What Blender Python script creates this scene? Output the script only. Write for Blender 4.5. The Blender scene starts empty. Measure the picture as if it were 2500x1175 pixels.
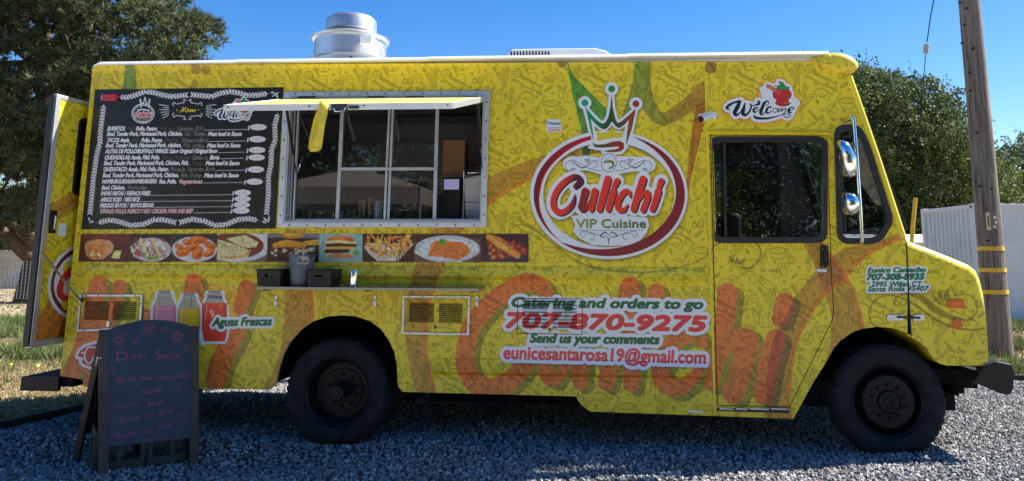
import bpy, bmesh, math, random
import numpy as np
from mathutils import Vector, Matrix, noise as mnoise
from mathutils.geometry import tessellate_polygon
random.seed(7); rng = np.random.default_rng(11)
SC = bpy.context.scene; COL = SC.collection; PI = math.pi

# ------------------------------------------------------------------ camera
CAMP = (1.5698, -6.0591, 1.4301); YAW, PIT, ROL = -0.0794265, 0.1590480, 0.0048458
FPX, CX, CY = 1916.74, 1341.37, 309.98
_F = Vector((math.sin(YAW)*math.cos(PIT), math.cos(YAW)*math.cos(PIT), math.sin(PIT)))
_R0 = Vector((math.cos(YAW), -math.sin(YAW), 0)); _U0 = _R0.cross(_F)
_R = _R0*math.cos(ROL)+_U0*math.sin(ROL); _U = -_R0*math.sin(ROL)+_U0*math.cos(ROL)
camd = bpy.data.cameras.new('camera'); cam = bpy.data.objects.new('camera', camd); COL.objects.link(cam)
cam.matrix_world = Matrix(((_R.x,_U.x,-_F.x,CAMP[0]),(_R.y,_U.y,-_F.y,CAMP[1]),(_R.z,_U.z,-_F.z,CAMP[2]),(0,0,0,1)))
camd.sensor_fit = 'HORIZONTAL'; camd.sensor_width = 36; camd.lens = FPX/2500*36
camd.shift_x = (1250-CX)/2500; camd.shift_y = (CY-587.5)/2500
camd.clip_start = .05; camd.clip_end = 2000; SC.camera = cam

# ------------------------------------------------------------------ sky, sun, exposure
SUN = Vector((.86, .32, 1.0)).normalized()
sun_el = math.asin(SUN.z); sun_rot = math.atan2(SUN.x, SUN.y)
W = bpy.data.worlds.new('World'); SC.world = W; W.use_nodes = True
nt = W.node_tree; nt.nodes.clear()
sky = nt.nodes.new('ShaderNodeTexSky'); sky.sky_type = 'NISHITA'; sky.sun_disc = False
sky.sun_elevation = sun_el; sky.sun_rotation = sun_rot; sky.altitude = 0; sky.air_density = 1.0; sky.dust_density = .35; sky.ozone_density = 2.6
bgn = nt.nodes.new('ShaderNodeBackground'); bgn.inputs['Strength'].default_value = .078
wo = nt.nodes.new('ShaderNodeOutputWorld')
hs = nt.nodes.new('ShaderNodeHueSaturation'); hs.inputs['Hue'].default_value = .51; hs.inputs['Saturation'].default_value = 1.42; hs.inputs['Value'].default_value = .98; nt.links.new(sky.outputs[0], hs.inputs['Color']); nt.links.new(hs.outputs[0], bgn.inputs[0]); nt.links.new(bgn.outputs[0], wo.inputs[0])
sl = bpy.data.lights.new('sun', 'SUN'); sl.energy = 5.0; sl.angle = math.radians(.53); sl.color = (1, .955, .88)
so = bpy.data.objects.new('sun', sl); COL.objects.link(so); so.location = (3, 3, 30)
so.rotation_mode = 'QUATERNION'; so.rotation_quaternion = SUN.to_track_quat('Z', 'Y')
SC.view_settings.view_transform = 'Standard'; SC.view_settings.look = 'None'
SC.view_settings.gamma = 1; SC.view_settings.use_curve_mapping = False; SC.view_settings.exposure = 1.32
SC.render.engine = 'CYCLES'; SC.cycles.max_bounces = 7; SC.cycles.transparent_max_bounces = 12
SC.cycles.use_denoising = True; SC.cycles.sample_clamp_indirect = 6; SC.cycles.caustics_reflective = False; SC.cycles.caustics_refractive = False

def P(px, py, y=0.0):
    """point of the plane at depth y seen at photograph pixel px, py"""
    d = _F*FPX + _R*(px-CX) - _U*(py-CY)
    t = (y-CAMP[1])/d.y
    return Vector((CAMP[0]+d.x*t, y, CAMP[2]+d.z*t))
def XZ(px, py, y=0.0):
    p = P(px, py, y); return (p.x, p.z)
_Rn, _Un, _Fn, _Cn = np.array(_R), np.array(_U), np.array(_F), np.array(CAMP)
def PP(pts, y=0.0):
    p = np.asarray(pts, float)
    d = _Fn*FPX + _Rn*(p[:, :1]-CX) - _Un*(p[:, 1:2]-CY)
    t = (y-_Cn[1])/d[:, 1:2]; q = _Cn+d*t
    return q[:, [0, 2]]
def lin(r, g, b):
    f = lambda c: c/12.92 if c <= .04045 else ((c+.055)/1.055)**2.4
    return np.array([f(r/255), f(g/255), f(b/255)])
def alb(r, g, b):
    """colour of a print from how it reads in open shade under a blue sky"""
    return np.clip(lin(r, g, b)/np.array([.54, .62, .90]), 0.004, .85)

# ------------------------------------------------------------------ printed artwork (flat vinyl print, metric truck plane)
class Art:
    def __init__(s, x0, z0, w, h, ppm, col):
        s.x0, s.z0, s.ppm = x0, z0, ppm; s.W, s.H = int(w*ppm), int(h*ppm); s.w, s.h = w, h
        s.a = np.empty((s.H, s.W, 3), np.float32); s.a[:] = col
        s.clip = None; s.conv = None
    def pts(s, p):
        q = s.conv(p) if s.conv else PP(p)
        return (q-np.array([s.x0, s.z0]))*s.ppm
    def mask_edges(s, A, B):
        """signed coverage accumulation of directed edges A->B in pixel space"""
        if len(A) == 0: return None
        lo = np.floor(np.minimum(A.min(0), B.min(0))).astype(int)-2; hi = np.ceil(np.maximum(A.max(0), B.max(0))).astype(int)+3
        x0, y0 = max(lo[0], 0), max(lo[1], 0); x1, y1 = min(hi[0], s.W), min(hi[1], s.H)
        if x1-x0 < 2 or y1-y0 < 2: return None
        w, h = x1-x0, y1-y0; SS = 4
        ax, ay = A[:, 0]-x0, (A[:, 1]-y0)*SS; bx, by = B[:, 0]-x0, (B[:, 1]-y0)*SS
        sg = np.where(by > ay, 1.0, -1.0); fl = by < ay
        ax, bx = np.where(fl, bx, ax), np.where(fl, ax, bx); ay, by = np.where(fl, by, ay), np.where(fl, ay, by)
        r0 = np.maximum(np.ceil(ay-.5).astype(int), 0); r1 = np.minimum(np.ceil(by-.5).astype(int), h*SS)
        n = np.maximum(r1-r0, 0); k = np.repeat(np.arange(len(n)), n)
        if len(k) == 0: return None
        row = np.arange(n.sum())-np.repeat(np.cumsum(n)-n, n)+r0[k]
        x = ax[k]+(bx[k]-ax[k])*((row+.5-ay[k])/np.maximum(by[k]-ay[k], 1e-9))
        x = np.clip(x, 0, w-1.001); ix = x.astype(int); fx = x-ix
        acc = np.zeros((h*SS, w+1), np.float32)
        np.add.at(acc, (row, ix), sg[k]*(1-fx)); np.add.at(acc, (row, ix+1), sg[k]*fx)
        m = np.minimum(np.abs(np.cumsum(acc, 1)[:, :w]), 1).reshape(h, SS, w).mean(1)
        return (x0, y0, m)
    def poly(s, *rings):
        A, B = [], []
        for r in rings:
            q = s.pts(r); A.append(q); B.append(np.roll(q, -1, 0))
        return s.mask_edges(np.concatenate(A), np.concatenate(B))
    def stroke(s, pts, wid, smooth=True, join=True):
        """variable-width brush stroke through photo points; wid in photo px"""
        p = np.asarray(pts, float); w = np.full(len(p), wid, float) if np.isscalar(wid) else np.asarray(wid, float)
        if smooth and len(p) > 2:
            q = np.vstack([2*p[0]-p[1], p, 2*p[-1]-p[-2]]); qw = np.concatenate([w[:1], w, w[-1:]]); o, ow = [], []
            for i in range(1, len(q)-2):
                for t in np.linspace(0, 1, 7)[:-1]:
                    a, b, c, d = q[i-1], q[i], q[i+1], q[i+2]
                    o.append(.5*(2*b+(c-a)*t+(2*a-5*b+4*c-d)*t*t+(3*b-a-3*c+d)*t**3)); ow.append(qw[i]+(qw[i+1]-qw[i])*t)
            o.append(p[-1]); ow.append(w[-1]); p, w = np.array(o), np.array(ow)
        q = s.pts(p); sc = np.linalg.norm(s.pts(p+[1, 0])-q, axis=1); r = w*sc/2
        return s.caps(q, r)
    def caps(s, q, r):
        lo = np.floor((q-r[:, None]).min(0)).astype(int)-2; hi = np.ceil((q+r[:, None]).max(0)).astype(int)+3
        x0, y0 = max(lo[0], 0), max(lo[1], 0); x1, y1 = min(hi[0], s.W), min(hi[1], s.H)
        if x1-x0 < 1 or y1-y0 < 1: return None
        m = np.zeros((y1-y0, x1-x0), np.float32)
        for i in range(len(q)-1):
            a, b = q[i], q[i+1]; ra, rb = r[i], r[i+1]; R_ = max(ra, rb)+1.5
            u0, v0 = max(int(min(a[0], b[0])-R_), x0), max(int(min(a[1], b[1])-R_), y0)
            u1, v1 = min(int(max(a[0], b[0])+R_)+2, x1), min(int(max(a[1], b[1])+R_)+2, y1)
            if u1 <= u0 or v1 <= v0: continue
            X, Y = np.meshgrid(np.arange(u0, u1)+.5, np.arange(v0, v1)+.5)
            d = b-a; L = max(d@d, 1e-9); t = np.clip(((X-a[0])*d[0]+(Y-a[1])*d[1])/L, 0, 1)
            D = np.hypot(X-a[0]-t*d[0], Y-a[1]-t*d[1])
            sub = m[v0-y0:v1-y0, u0-x0:u1-x0]
            np.maximum(sub, np.clip(ra+(rb-ra)*t-D+.5, 0, 1), out=sub)
        return (x0, y0, m)
    def put(s, M, col, alpha=1.0, mul=False):
        if M is None: return
        x0, y0, m = M; h, w = m.shape; v = s.a[y0:y0+h, x0:x0+w]; m = m*alpha
        if s.clip is not None: m = m*s.clip[y0:y0+h, x0:x0+w]
        m = m[..., None]
        c = col((x0, y0, w, h)) if callable(col) else np.asarray(col, np.float32)
        v[:] = v*(1-m)+(v*c if mul else c)*m
    def union(s, *Ms):
        Ms = [m for m in Ms if m is not None]
        if not Ms: return None
        x0 = min(m[0] for m in Ms); y0 = min(m[1] for m in Ms)
        x1 = max(m[0]+m[2].shape[1] for m in Ms); y1 = max(m[1]+m[2].shape[0] for m in Ms)
        o = np.zeros((y1-y0, x1-x0), np.float32)
        for a, b, m in Ms:
            v = o[b-y0:b-y0+m.shape[0], a-x0:a-x0+m.shape[1]]; np.maximum(v, m, out=v)
        return (x0, y0, o)
    def grow(s, M, px):
        """round dilation by photo px"""
        if M is None: return None
        r = px*s.ppm/320.0; k = int(math.ceil(r))+1; x0, y0, m = M
        o = np.zeros((m.shape[0]+2*k, m.shape[1]+2*k), np.float32); h, w = m.shape
        n = max(10, int(r*4)); offs = {(0, 0)}
        for rr in ([r] if r < 3 else [r, r*.66, r*.33]):
            for i in range(n):
                offs.add((int(round(rr*math.cos(2*PI*i/n))), int(round(rr*math.sin(2*PI*i/n)))))
        for dx, dy in offs:
            v = o[k+dy:k+dy+h, k+dx:k+dx+w]; np.maximum(v, m, out=v)
        ox, oy = x0-k, y0-k; cx, cy = max(0, -ox), max(0, -oy)
        o = o[cy:min(o.shape[0], s.H-oy), cx:min(o.shape[1], s.W-ox)]
        return (ox+cx, oy+cy, o)
    def shift(s, M, dx, dy):
        k = s.ppm/320.0; return (max(0, M[0]+int(round(dx*k))), max(0, M[1]-int(round(dy*k))), M[2])
    def blur(s, M, px):
        x0, y0, m = M; k = max(1, int(px*s.ppm/320)); m = np.pad(m, 2*k)
        for _ in range(2):
            for ax in (0, 1):
                c = np.cumsum(m, ax); i = np.arange(m.shape[ax]); m = (np.take(c, np.minimum(i+k, len(i)-1), ax)-np.take(c, np.maximum(i-k, 0), ax))/(2*k)
        m = np.clip(m, 0, 1); ox, oy = x0-2*k, y0-2*k; cx, cy = max(0, -ox), max(0, -oy)
        m = m[cy:min(m.shape[0], s.H-oy), cx:min(m.shape[1], s.W-ox)]
        return (ox+cx, oy+cy, m)
    def ell(s, cx, cy, rx, ry, rot=0, n=48, a0=0, a1=2*PI):
        t = np.linspace(a0, a1, n, endpoint=False); c, k = math.cos(rot), math.sin(rot)
        X, Y = rx*np.cos(t), ry*np.sin(t)
        return np.stack([cx+X*c-Y*k, cy+X*k+Y*c], 1)
    def disc(s, cx, cy, rx, ry=None, rot=0):
        return s.poly(s.ell(cx, cy, rx, ry or rx, rot))
    def text(s, txt, x0, y0, x1, y1, h, shear=0.0, bold=0.0, cap=.7):
        """text with its baseline running from photo px (x0,y0) to (x1,y1), capitals h px high"""
        tri = glyphs(txt)
        if tri is None: return None
        mn, mx = tri[:, :, 0].min(), tri[:, :, 0].max()
        u = (tri[:, :, 0]-mn)/(mx-mn); v = tri[:, :, 1]/cap
        px = x0+(x1-x0-shear*h)*u+shear*h*v; py = y0+(y1-y0)*u-h*v
        q = s.pts(np.stack([px.ravel(), py.ravel()], 1)).reshape(-1, 3, 2)
        ar = (q[:, 1, 0]-q[:, 0, 0])*(q[:, 2, 1]-q[:, 0, 1])-(q[:, 1, 1]-q[:, 0, 1])*(q[:, 2, 0]-q[:, 0, 0])
        q = np.where((ar < 0)[:, None, None], q[:, ::-1], q)
        A = q.reshape(-1, 2); B = np.roll(q, -1, 1).reshape(-1, 2)
        M = s.mask_edges(A, B)
        return s.grow(M, bold) if bold and M is not None else M

_gl = {}
def glyphs(txt):
    if txt in _gl: return _gl[txt]
    cu = bpy.data.curves.new('t', 'FONT'); cu.body = txt; cu.resolution_u = 3
    ob = bpy.data.objects.new('t', cu); COL.objects.link(ob)
    me = ob.to_mesh(); me.calc_loop_triangles()
    v = np.empty(len(me.vertices)*3, np.float32); me.vertices.foreach_get('co', v)
    t = np.empty(len(me.loop_triangles)*3, np.int32); me.loop_triangles.foreach_get('vertices', t)
    r = v.reshape(-1, 3)[t.reshape(-1, 3)][:, :, :2].astype(float) if len(t) else None
    ob.to_mesh_clear(); bpy.data.objects.remove(ob); bpy.data.curves.remove(cu)
    _gl[txt] = r; return r

def vnoise(h, w, cell, seed=0):
    r = np.random.default_rng(seed); gh, gw = int(h/cell)+3, int(w/cell)+3; g = r.random((gh, gw)).astype(np.float32)
    y = np.arange(h)/cell; x = np.arange(w)/cell; iy, ix = y.astype(int), x.astype(int); fy, fx = (y-iy)[:, None], (x-ix)[None]
    fy, fx = fy*fy*(3-2*fy), fx*fx*(3-2*fx)
    return (g[iy][:, ix]*(1-fx)+g[iy][:, ix+1]*fx)*(1-fy)+(g[iy+1][:, ix]*(1-fx)+g[iy+1][:, ix+1]*fx)*fy

YEL = np.array([.86, .675, .032])
# ---- outline drawings of food and instruments, one tile repeated over the wrap
def icons():
    def E(cx, cy, rx, ry, rot=0, a=0, b=360, n=18):
        t = np.radians(np.linspace(a, b, n)); c, k = math.cos(math.radians(rot)), math.sin(math.radians(rot))
        return [(cx+rx*math.cos(u)*c-ry*math.sin(u)*k, cy+rx*math.cos(u)*k+ry*math.sin(u)*c) for u in t]
    I = {}
    I['guitar'] = [E(-14, 8, 13, 12, -30, 30, 330), E(3, -2, 9, 9, -30, -150, 120), E(-2, 0, 3.5, 3.5), E(-2, 0, 2, 2), [(1, -1), (30, -19)], [(2, 2), (31, -16)], [(29, -21), (37, -26), (39, -22), (31, -16), (29, -21)], [(-17, 5), (-11, 13)]]
    I['lute'] = [E(0, 12, 11, 15), E(0, 4, 3, 3), E(0, 4, 1.6, 1.6), [(-2, 2), (-2, -34), (2, -34), (2, 2)], [(-2, 8), (-2, 22)], [(2, 8), (2, 22)], [(-6, 18), (6, 18)]]
    I['sombrero'] = [E(0, 14, 38, 10), E(0, 10, 33, 8, 0, 180, 360), [(-16, 10), (-13, -6), (-8, -16), (0, -19), (8, -16), (13, -6), (16, 10)], E(0, 6, 15, 4, 0, 0, 180), E(0, 0, 14, 4, 0, 0, 180)]
    z = [(-30+3*i, 17+(3 if i % 2 else 0)+4*math.sin(PI*i/20)) for i in range(21)]; I['sombrero'] += [z, [(-12+2.4*i, 5+(2.5 if i % 2 else 0)) for i in range(11)]]
    I['cactus'] = [[(-5, 28), (-7, -20), (-4, -28), (0, -30), (4, -28), (7, -20), (5, 28)], E(-13, -8, 4, 12, 0), E(13, -14, 4, 11), [(-10, 2), (-6, 6)], [(10, -4), (6, 2)], [(0, -26), (0, 24)], [(-3, -22), (-3, 20)], [(3, -22), (3, 20)], [(-13, -16), (-13, 0)]]
    I['taco'] = [E(0, 8, 20, 20, 0, 180, 360), [(-20, 8), (20, 8)], [(-20+2.6*i, 8-math.sqrt(max(0, 400-(-20+2.6*i)**2))-(4 if i % 2 else 1)) for i in range(16)], E(2, 2, 10, 3, -20)]
    I['burrito'] = [[(-8, -12), (20, 4), (24, 12), (18, 18), (-16, 2)], E(-12, -5, 8, 7), E(-16, -10, 3, 3), E(-10, -12, 3, 3), E(-14, -4, 3, 3), E(-18, -2, 2, 2), [(18, 3), (14, 16)]]
    I['tomato'] = [E(0, 0, 11, 10), [(-5, -6), (0, -4), (5, -7)], [(0, -12), (0, -4), (-3, 1)], [(0, -4), (4, 0)]]
    I['pepper'] = [[(-8, -8), (-10, 2), (-6, 12), (0, 9), (6, 12), (10, 2), (8, -8), (3, -11), (0, -8), (-4, -11), (-8, -8)], [(0, -8), (1, -14), (5, -16)], [(-5, -4), (-6, 5)]]
    I['avocado'] = [[(0, -15), (-5, -8), (-9, 2), (-7, 11), (0, 14), (7, 11), (9, 2), (5, -8), (0, -15)], E(0, 4, 4, 4), E(0, 2, 6, 8)]
    I['chili'] = [[(-12, -6), (-4, -4), (4, 2), (8, 10), (0, 7), (-8, 2), (-12, -6)], [(-12, -6), (-16, -9)]]
    I['pod'] = [[(-16, 0), (-6, -4), (6, -4), (16, 0), (6, 4), (-6, 4), (-16, 0)]]+[E(-8+4*i, 0, 1.7, 1.7, 0, 0, 360, 7) for i in range(5)]
    I['leaf'] = [[(-10, 0), (-3, -4), (5, -3), (10, 0), (5, 3), (-3, 4), (-10, 0)], [(-10, 0), (10, 0)], [(-4, -3), (-1, 0), (-4, 3)], [(1, -3), (4, 0), (1, 3)]]
    I['pot'] = [E(0, 2, 13, 11), E(0, -8, 6, 2.5), [(-12, -2), (12, -2)], [(-13, 3), (13, 3)], [(-12+2.4*i, 6+(2 if i % 2 else 0)) for i in range(11)], [(6, -9), (16, -17)]]
    I['maraca'] = [E(-6, -8, 8, 11, -25), [(-12, -12), (0, -14)], [(-13, -6), (3, -8)], [(-2, 2), (8, 20), (12, 18), (2, 0)]]
    I['flute'] = [[(-13, -14), (13, -14), (13, -9), (-13, -9), (-13, -14)]]+[[(-13+4.3*i, -9), (-13+4.3*i, 18-4.5*i)] for i in range(7)]+[[(-13, 18), (13, -9)]]
    I['bowl'] = [E(0, -4, 19, 8), E(0, -4, 16, 6), E(0, -2, 19, 17, 0, 0, 180), [(-8, -6), (-3, -2), (2, -7), (8, -3)], [(14, 8), (26, 2), (22, 12), (12, 14)], [(-14, 12), (-8, 20), (0, 14), (6, 21), (12, 13)]]
    I['pumpkin'] = [E(0, 0, 8, 15), E(-8, 1, 9, 13, 0, 60, 300), E(8, 1, 9, 13, 0, -120, 120), [(0, -15), (2, -20), (6, -20)]]
    I['glass'] = [[(-7, -10), (-5, 14), (5, 14), (7, -10), (-7, -10)], [(-6, -3), (6, -3)], E(8, -10, 5, 5), E(8, -10, 2, 2)]
    I['garlic'] = [[(0, -12), (-2, -4), (-8, 2), (-6, 9), (0, 10), (6, 9), (8, 2), (2, -4), (0, -12)], [(0, -4), (-3, 8)], [(0, -4), (3, 8)]]
    I['wheat'] = [[(0, 14), (0, -12)]]+[[(0, -10+4*i), (s_*5, -14+4*i)] for i in range(6) for s_ in (-1, 1)]
    I['pear'] = [E(0, 8, 8, 12), E(-9, -8, 5, 7, -25), E(8, -8, 5, 7, 25), E(0, -10, 4, 6), E(-14, 4, 4, 6, -40)]
    I['bean'] = [E(0, 0, 3.4, 2.4, 20), [(-2, -1), (2, 1)]]
    I['lime'] = [E(0, 0, 9, 9, 0, 180, 360), [(-9, 0), (9, 0)], [(0, 0), (-5, -7)], [(0, 0), (5, -7)], [(0, 0), (0, -9)]]
    I['onion'] = [E(0, 1, 9, 8), E(0, 1, 5, 7), [(0, -7), (-2, -12)], [(0, -7), (3, -12)]]
    return I
def icon_tile(ppm):
    T = 364; n = int(round(T*ppm/320.0)); k = n/T; m = np.zeros((n, n), np.float32); I = icons()
    lay = []
    base = [('guitar', 60, 34, 0, 1.15), ('pepper', 118, 30, 10, 1), ('burrito', 158, 44, 8, 1.05), ('tomato', 186, 12, 0, .95), ('sombrero', 34, 94, 28, 1), ('cactus', 168, 92, 0, 1), ('flute', 200, 170, 0, .95), ('bowl', 94, 178, 0, 1.05), ('maraca', 128, 96, 0, 1.1),
            ('avocado', 96, 92, 20, .95), ('pot', 205, 70, 0, .95), ('taco', 24, 152, 25, 1), ('lute', 56, 186, 30, 1), ('pumpkin', 150, 152, 0, 1), ('glass', 124, 140, -5, 1), ('chili', 92, 56, 40, .9), ('pod', 88, 124, -35, .95), ('leaf', 138, 60, 60, .9), ('garlic', 190, 128, 0, .9),
            ('wheat', 176, 198, 30, 1), ('onion', 130, 200, 0, .95), ('pod', 18, 58, 65, .95), ('lime', 196, 100, 10, .8), ('leaf', 60, 140, 20, .9), ('chili', 30, 200, -30, .9), ('pear', 108, 226, 0, .9), ('bean', 140, 20, 0, 1), ('bean', 146, 76, 40, 1), ('bean', 110, 64, 0, 1), ('bean', 70, 72, 30, 1), ('bean', 176, 60, 60, 1), ('bean', 204, 36, 0, 1), ('bean', 66, 116, 50, 1), ('bean', 120, 170, 0, 1), ('bean', 178, 176, 70, 1), ('bean', 8, 120, 20, 1), ('bean', 84, 206, 20, 1), ('bean', 160, 128, 30, 1), ('leaf', 20, 20, -40, .9), ('chili', 90, 10, 10, .8), ('wheat', 8, 84, -20, .8), ('onion', 78, 96, 0, .8), ('leaf', 172, 144, 100, .8), ('lime', 116, 122, 30, .7), ('bean', 40, 60, 0, 1), ('bean', 100, 140, 0, 1), ('bean', 200, 206, 0, 1), ('leaf', 78, 232, 0, .9), ('chili', 180, 222, 60, .9), ('garlic', 20, 226, 20, .8), ('bean', 150, 222, 0, 1), ('pod', 212, 222, 50, .8), ('lime', 148, 0, 200, .7), ('bean', 40, 120, 0, 1), ('bean', 52, 152, 40, 1), ('leaf', 10, 176, 70, .7), ('onion', 184, 152, 20, .7)]
    for j in range(2):
        for i in range(2):
            for (nm, x, y, r, s_) in base: lay.append((nm, x*.855+182*i+(82 if j else 0), y*.80+182*j, r, s_*1.0))
    for nm, x, y, r, s_ in lay:
        c, q = math.cos(math.radians(r)), math.sin(math.radians(r))
        for pl in I[nm]:
            p = np.array([(x+s_*(a*c-b*q), T-(y+s_*(a*q+b*c))) for a, b in pl])*k
            for a, b in zip(p[:-1], p[1:]):
                R_ = 2.6; lw = .8*k
                X = np.arange(int(min(a[0], b[0])-R_), int(max(a[0], b[0])+R_)+1); Y = np.arange(int(min(a[1], b[1])-R_), int(max(a[1], b[1])+R_)+1)
                gx, gy = np.meshgrid(X+.5, Y+.5); d = b-a; L = max(d@d, 1e-9); t = np.clip(((gx-a[0])*d[0]+(gy-a[1])*d[1])/L, 0, 1)
                D = np.hypot(gx-a[0]-t*d[0], gy-a[1]-t*d[1]); v = np.clip(lw-D+.5, 0, 1)
                ix = np.ix_(Y % n, X % n); m[ix] = np.maximum(m[ix], v)
    return m
# ---- the side print
AX0, AZ0, AW, AH, PPM = -2.82, .18, 7.2, 2.84, 430
A_ = Art(AX0, AZ0, AW, AH, PPM, YEL)
WHT, GRN, RED, BLK = alb(178, 192, 226), alb(14, 84, 52), alb(176, 52, 58), np.array([.012, .012, .014])
tile = icon_tile(PPM)
def affine(ox, oy, k): return lambda p: [(ox+x/k, oy+y/k) for x, y in p]
Lb = affine(1280, 360, 4.195); La = affine(1240, 180, 4.896); Ld = affine(1100, 640, 2.937); Lf = affine(1680, 580, 4.196)
Lw = affine(1740, 180, 8.392); Lm = affine(200, 200, 3.264); Lg = affine(140, 640, 3.671); Lh = affine(1960, 560, 3.265)
def ghost(A):
    OR, OL, BR, GR = (1.0, .25, 1.3), (.40, .42, .8), (.68, .42, 1.0), (.12, .52, 1.5)
    S, U = A.stroke, A.union
    def letters(dx, only=None):
        C = S(Ld([(690+dx, 235), (640+dx, 165), (520+dx, 150), (350+dx, 245), (190+dx, 400), (115+dx, 570), (110+dx, 730), (190+dx, 880), (330+dx, 905), (470+dx, 810), (590+dx, 670), (640+dx, 560)]), [34, 42, 44, 44, 48, 44, 46, 52, 50, 44, 34, 20])
        r = [C]
        for p, w in (([(1360, 832), (1338, 880), (1335, 912), (1352, 926), (1392, 885)], [36, 36, 38, 34, 20]), ([(1425, 848), (1417, 900), (1416, 934)], [42, 40, 38]),
                     ([(1539, 700), (1520, 790), (1492, 880), (1480, 934)], [50, 46, 42, 40]), ([(1603, 712), (1590, 765)], 40), ([(1562, 800), (1545, 880), (1541, 938)], [44, 42, 40]),
                     ([(1716, 838), (1700, 818), (1655, 828), (1616, 880), (1618, 930), (1655, 948), (1695, 918), (1718, 882)], [26, 36, 42, 44, 46, 42, 32, 12]),
                     ([(1776, 716), (1768, 790), (1745, 900), (1736, 938)], [50, 48, 40, 34]), ([(1750, 880), (1800, 828), (1826, 832), (1812, 895), (1790, 960)], [18, 40, 52, 54, 54]),
                     ([(1916, 738), (1903, 780)], [46, 40]), ([(1894, 828), (1873, 900), (1862, 962)], [48, 50, 50])):
            r.append(S([(x, y) for x, y in p], w))
        return U(*r)
    M = letters(0)
    left = U(S([(240, 697), (222, 780), (198, 860), (165, 930)], [46, 46, 46, 46]), S([(292, 704), (276, 752)], [40, 32]), S([(262, 778), (240, 850), (226, 930)], [40, 44, 46]),
             S([(474, 692), (462, 760), (430, 900), (420, 940)], [46, 46, 44, 40]), S([(335, 800), (362, 776), (372, 800), (350, 880)], [24, 40, 44, 44]), S([(602, 706), (588, 752)], [44, 34]), S([(576, 812), (540, 880), (527, 928)], [50, 50, 50]))
    for m in (M, left):
        A.put(A.shift(m, 15, 9), OL, .9, True)
        x0, y0, mm = m
        A.a[y0:y0+mm.shape[0], x0:x0+mm.shape[1]] = A.a[y0:y0+mm.shape[0], x0:x0+mm.shape[1]]*(1-mm[..., None])+mm[..., None]*YEL
        A.put(m, OR, .88, True)
    bands = [
        [(697, 560), (696, 640), (696, 710), (694, 790), (684, 860), (668, 905), (640, 952), (690, 952), (720, 900), (752, 860), (760, 790), (757, 710), (752, 640), (745, 560)],
        [(1030, 600), (1010, 660), (998, 705), (991, 765), (992, 850), (1004, 910), (1020, 968), (1062, 968), (1046, 910), (1037, 860), (1040, 770), (1052, 705), (1073, 650), (1090, 600), (1150, 545), (1190, 494), (1222, 473), (1290, 432), (1345, 404), (1420, 380), (1500, 372), (1500, 352), (1420, 358), (1330, 379), (1260, 403), (1215, 422), (1180, 440), (1120, 490), (1065, 550)],
        [(2216, 560), (2154, 585), (2061, 606), (2020, 634), (1990, 663), (1942, 723), (1904, 795), (1883, 842), (1872, 920), (1868, 1030), (1927, 1030), (1925, 940), (1937, 860), (1954, 806), (1978, 759), (2014, 713), (2061, 675), (2085, 647), (2133, 609), (2216, 572)],
        [(1955, 585), (1978, 625), (1992, 659), (2014, 713), (2030, 771), (2028, 842), (2008, 905), (1960, 1010), (1925, 1030), (2040, 1000), (2080, 880), (2110, 850), (2104, 795), (2085, 723), (2061, 675), (2037, 635), (2003, 590)]]
    for b in bands: A.put(A.poly(b), BR, .85, True)
    for p in ([(1097, 600), (1079, 650), (1057, 705), (1043, 770), (1040, 860), (1049, 910), (1064, 968)], [(1345, 408), (1290, 436), (1222, 478), (1190, 498), (1150, 550)], [(756, 640), (760, 710), (762, 790), (756, 855)],
              [(2216, 574), (2133, 612), (2085, 650), (2061, 678), (2014, 717), (1978, 763), (1954, 810), (1937, 864), (1927, 940), (1928, 1028)], [(2003, 590), (2037, 635), (2063, 675), (2087, 723), (2106, 795), (2112, 850)]):
        A.put(S(p, 9), alb(205, 92, 46), .75)
    A.put(A.poly([(1384, 150), (1402, 187), (1478, 263), (1500, 300), (1440, 300), (1440, 420), (1425, 420), (1418, 310), (1400, 240)]), GR, .95, True)
    vm = A.poly([(1549, 146), (1590, 146), (1587, 200), (1597, 245), (1612, 272), (1625, 274), (1665, 245), (1722, 192), (1722, 250), (1700, 265), (1660, 292), (1625, 308), (1600, 303), (1578, 280), (1560, 250), (1538, 295), (1512, 298), (1533, 240), (1545, 200)])
    A.put(vm, lambda b: (np.array([.30, .50, 1.3])*(1-np.clip((np.arange(b[2])/b[2]-.25)/.6, 0, 1))[None, :, None]+np.array([.62, .36, 1.0])*np.clip((np.arange(b[2])/b[2]-.25)/.6, 0, 1)[None, :, None])*np.ones((b[3], 1, 1)), .88, True)
    A.put(U(A.disc(1735, 165, 15), A.disc(1372, 154, 11)), (.38, .28, 1), .9, True)
    A.put(A.poly([(1700, 258), (1722, 250), (1720, 300), (1700, 380), (1680, 470), (1673, 470), (1683, 380), (1690, 310)]), (.62, .26, .8), .9, True)
    A.put(A.poly([(309, 160), (334, 160), (332, 240), (294, 240), (303, 190)]), (.25, .5, 1.5), .95, True)
    A.put(U(A.disc(480, 170, 13), A.disc(504, 172, 11), A.poly([(474, 190), (462, 218), (440, 222), (478, 222), (484, 200)])), (.5, .36, 1.2), .8, True)
    OLV = alb(112, 100, 30)
    sw = lambda pts, w, al=.8: A.put(S(pts, w), OLV, al)
    sw(Lh([(600, 790), (545, 740), (530, 640), (600, 550), (720, 530), (860, 580), (960, 650), (1080, 730), (1230, 790), (1400, 800), (1450, 780)]), [3, 4, 4, 4, 4, 5, 6, 7, 6, 4, 2])
    sw(Lh([(745, 600), (725, 570), (780, 525), (860, 515), (960, 560), (1060, 640), (1180, 700), (1260, 718), (1330, 720), (1390, 650), (1370, 560), (1290, 515), (1200, 530)]), [3, 4, 6, 9, 15, 18, 12, 7, 5, 4, 4, 4, 3])
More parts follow.
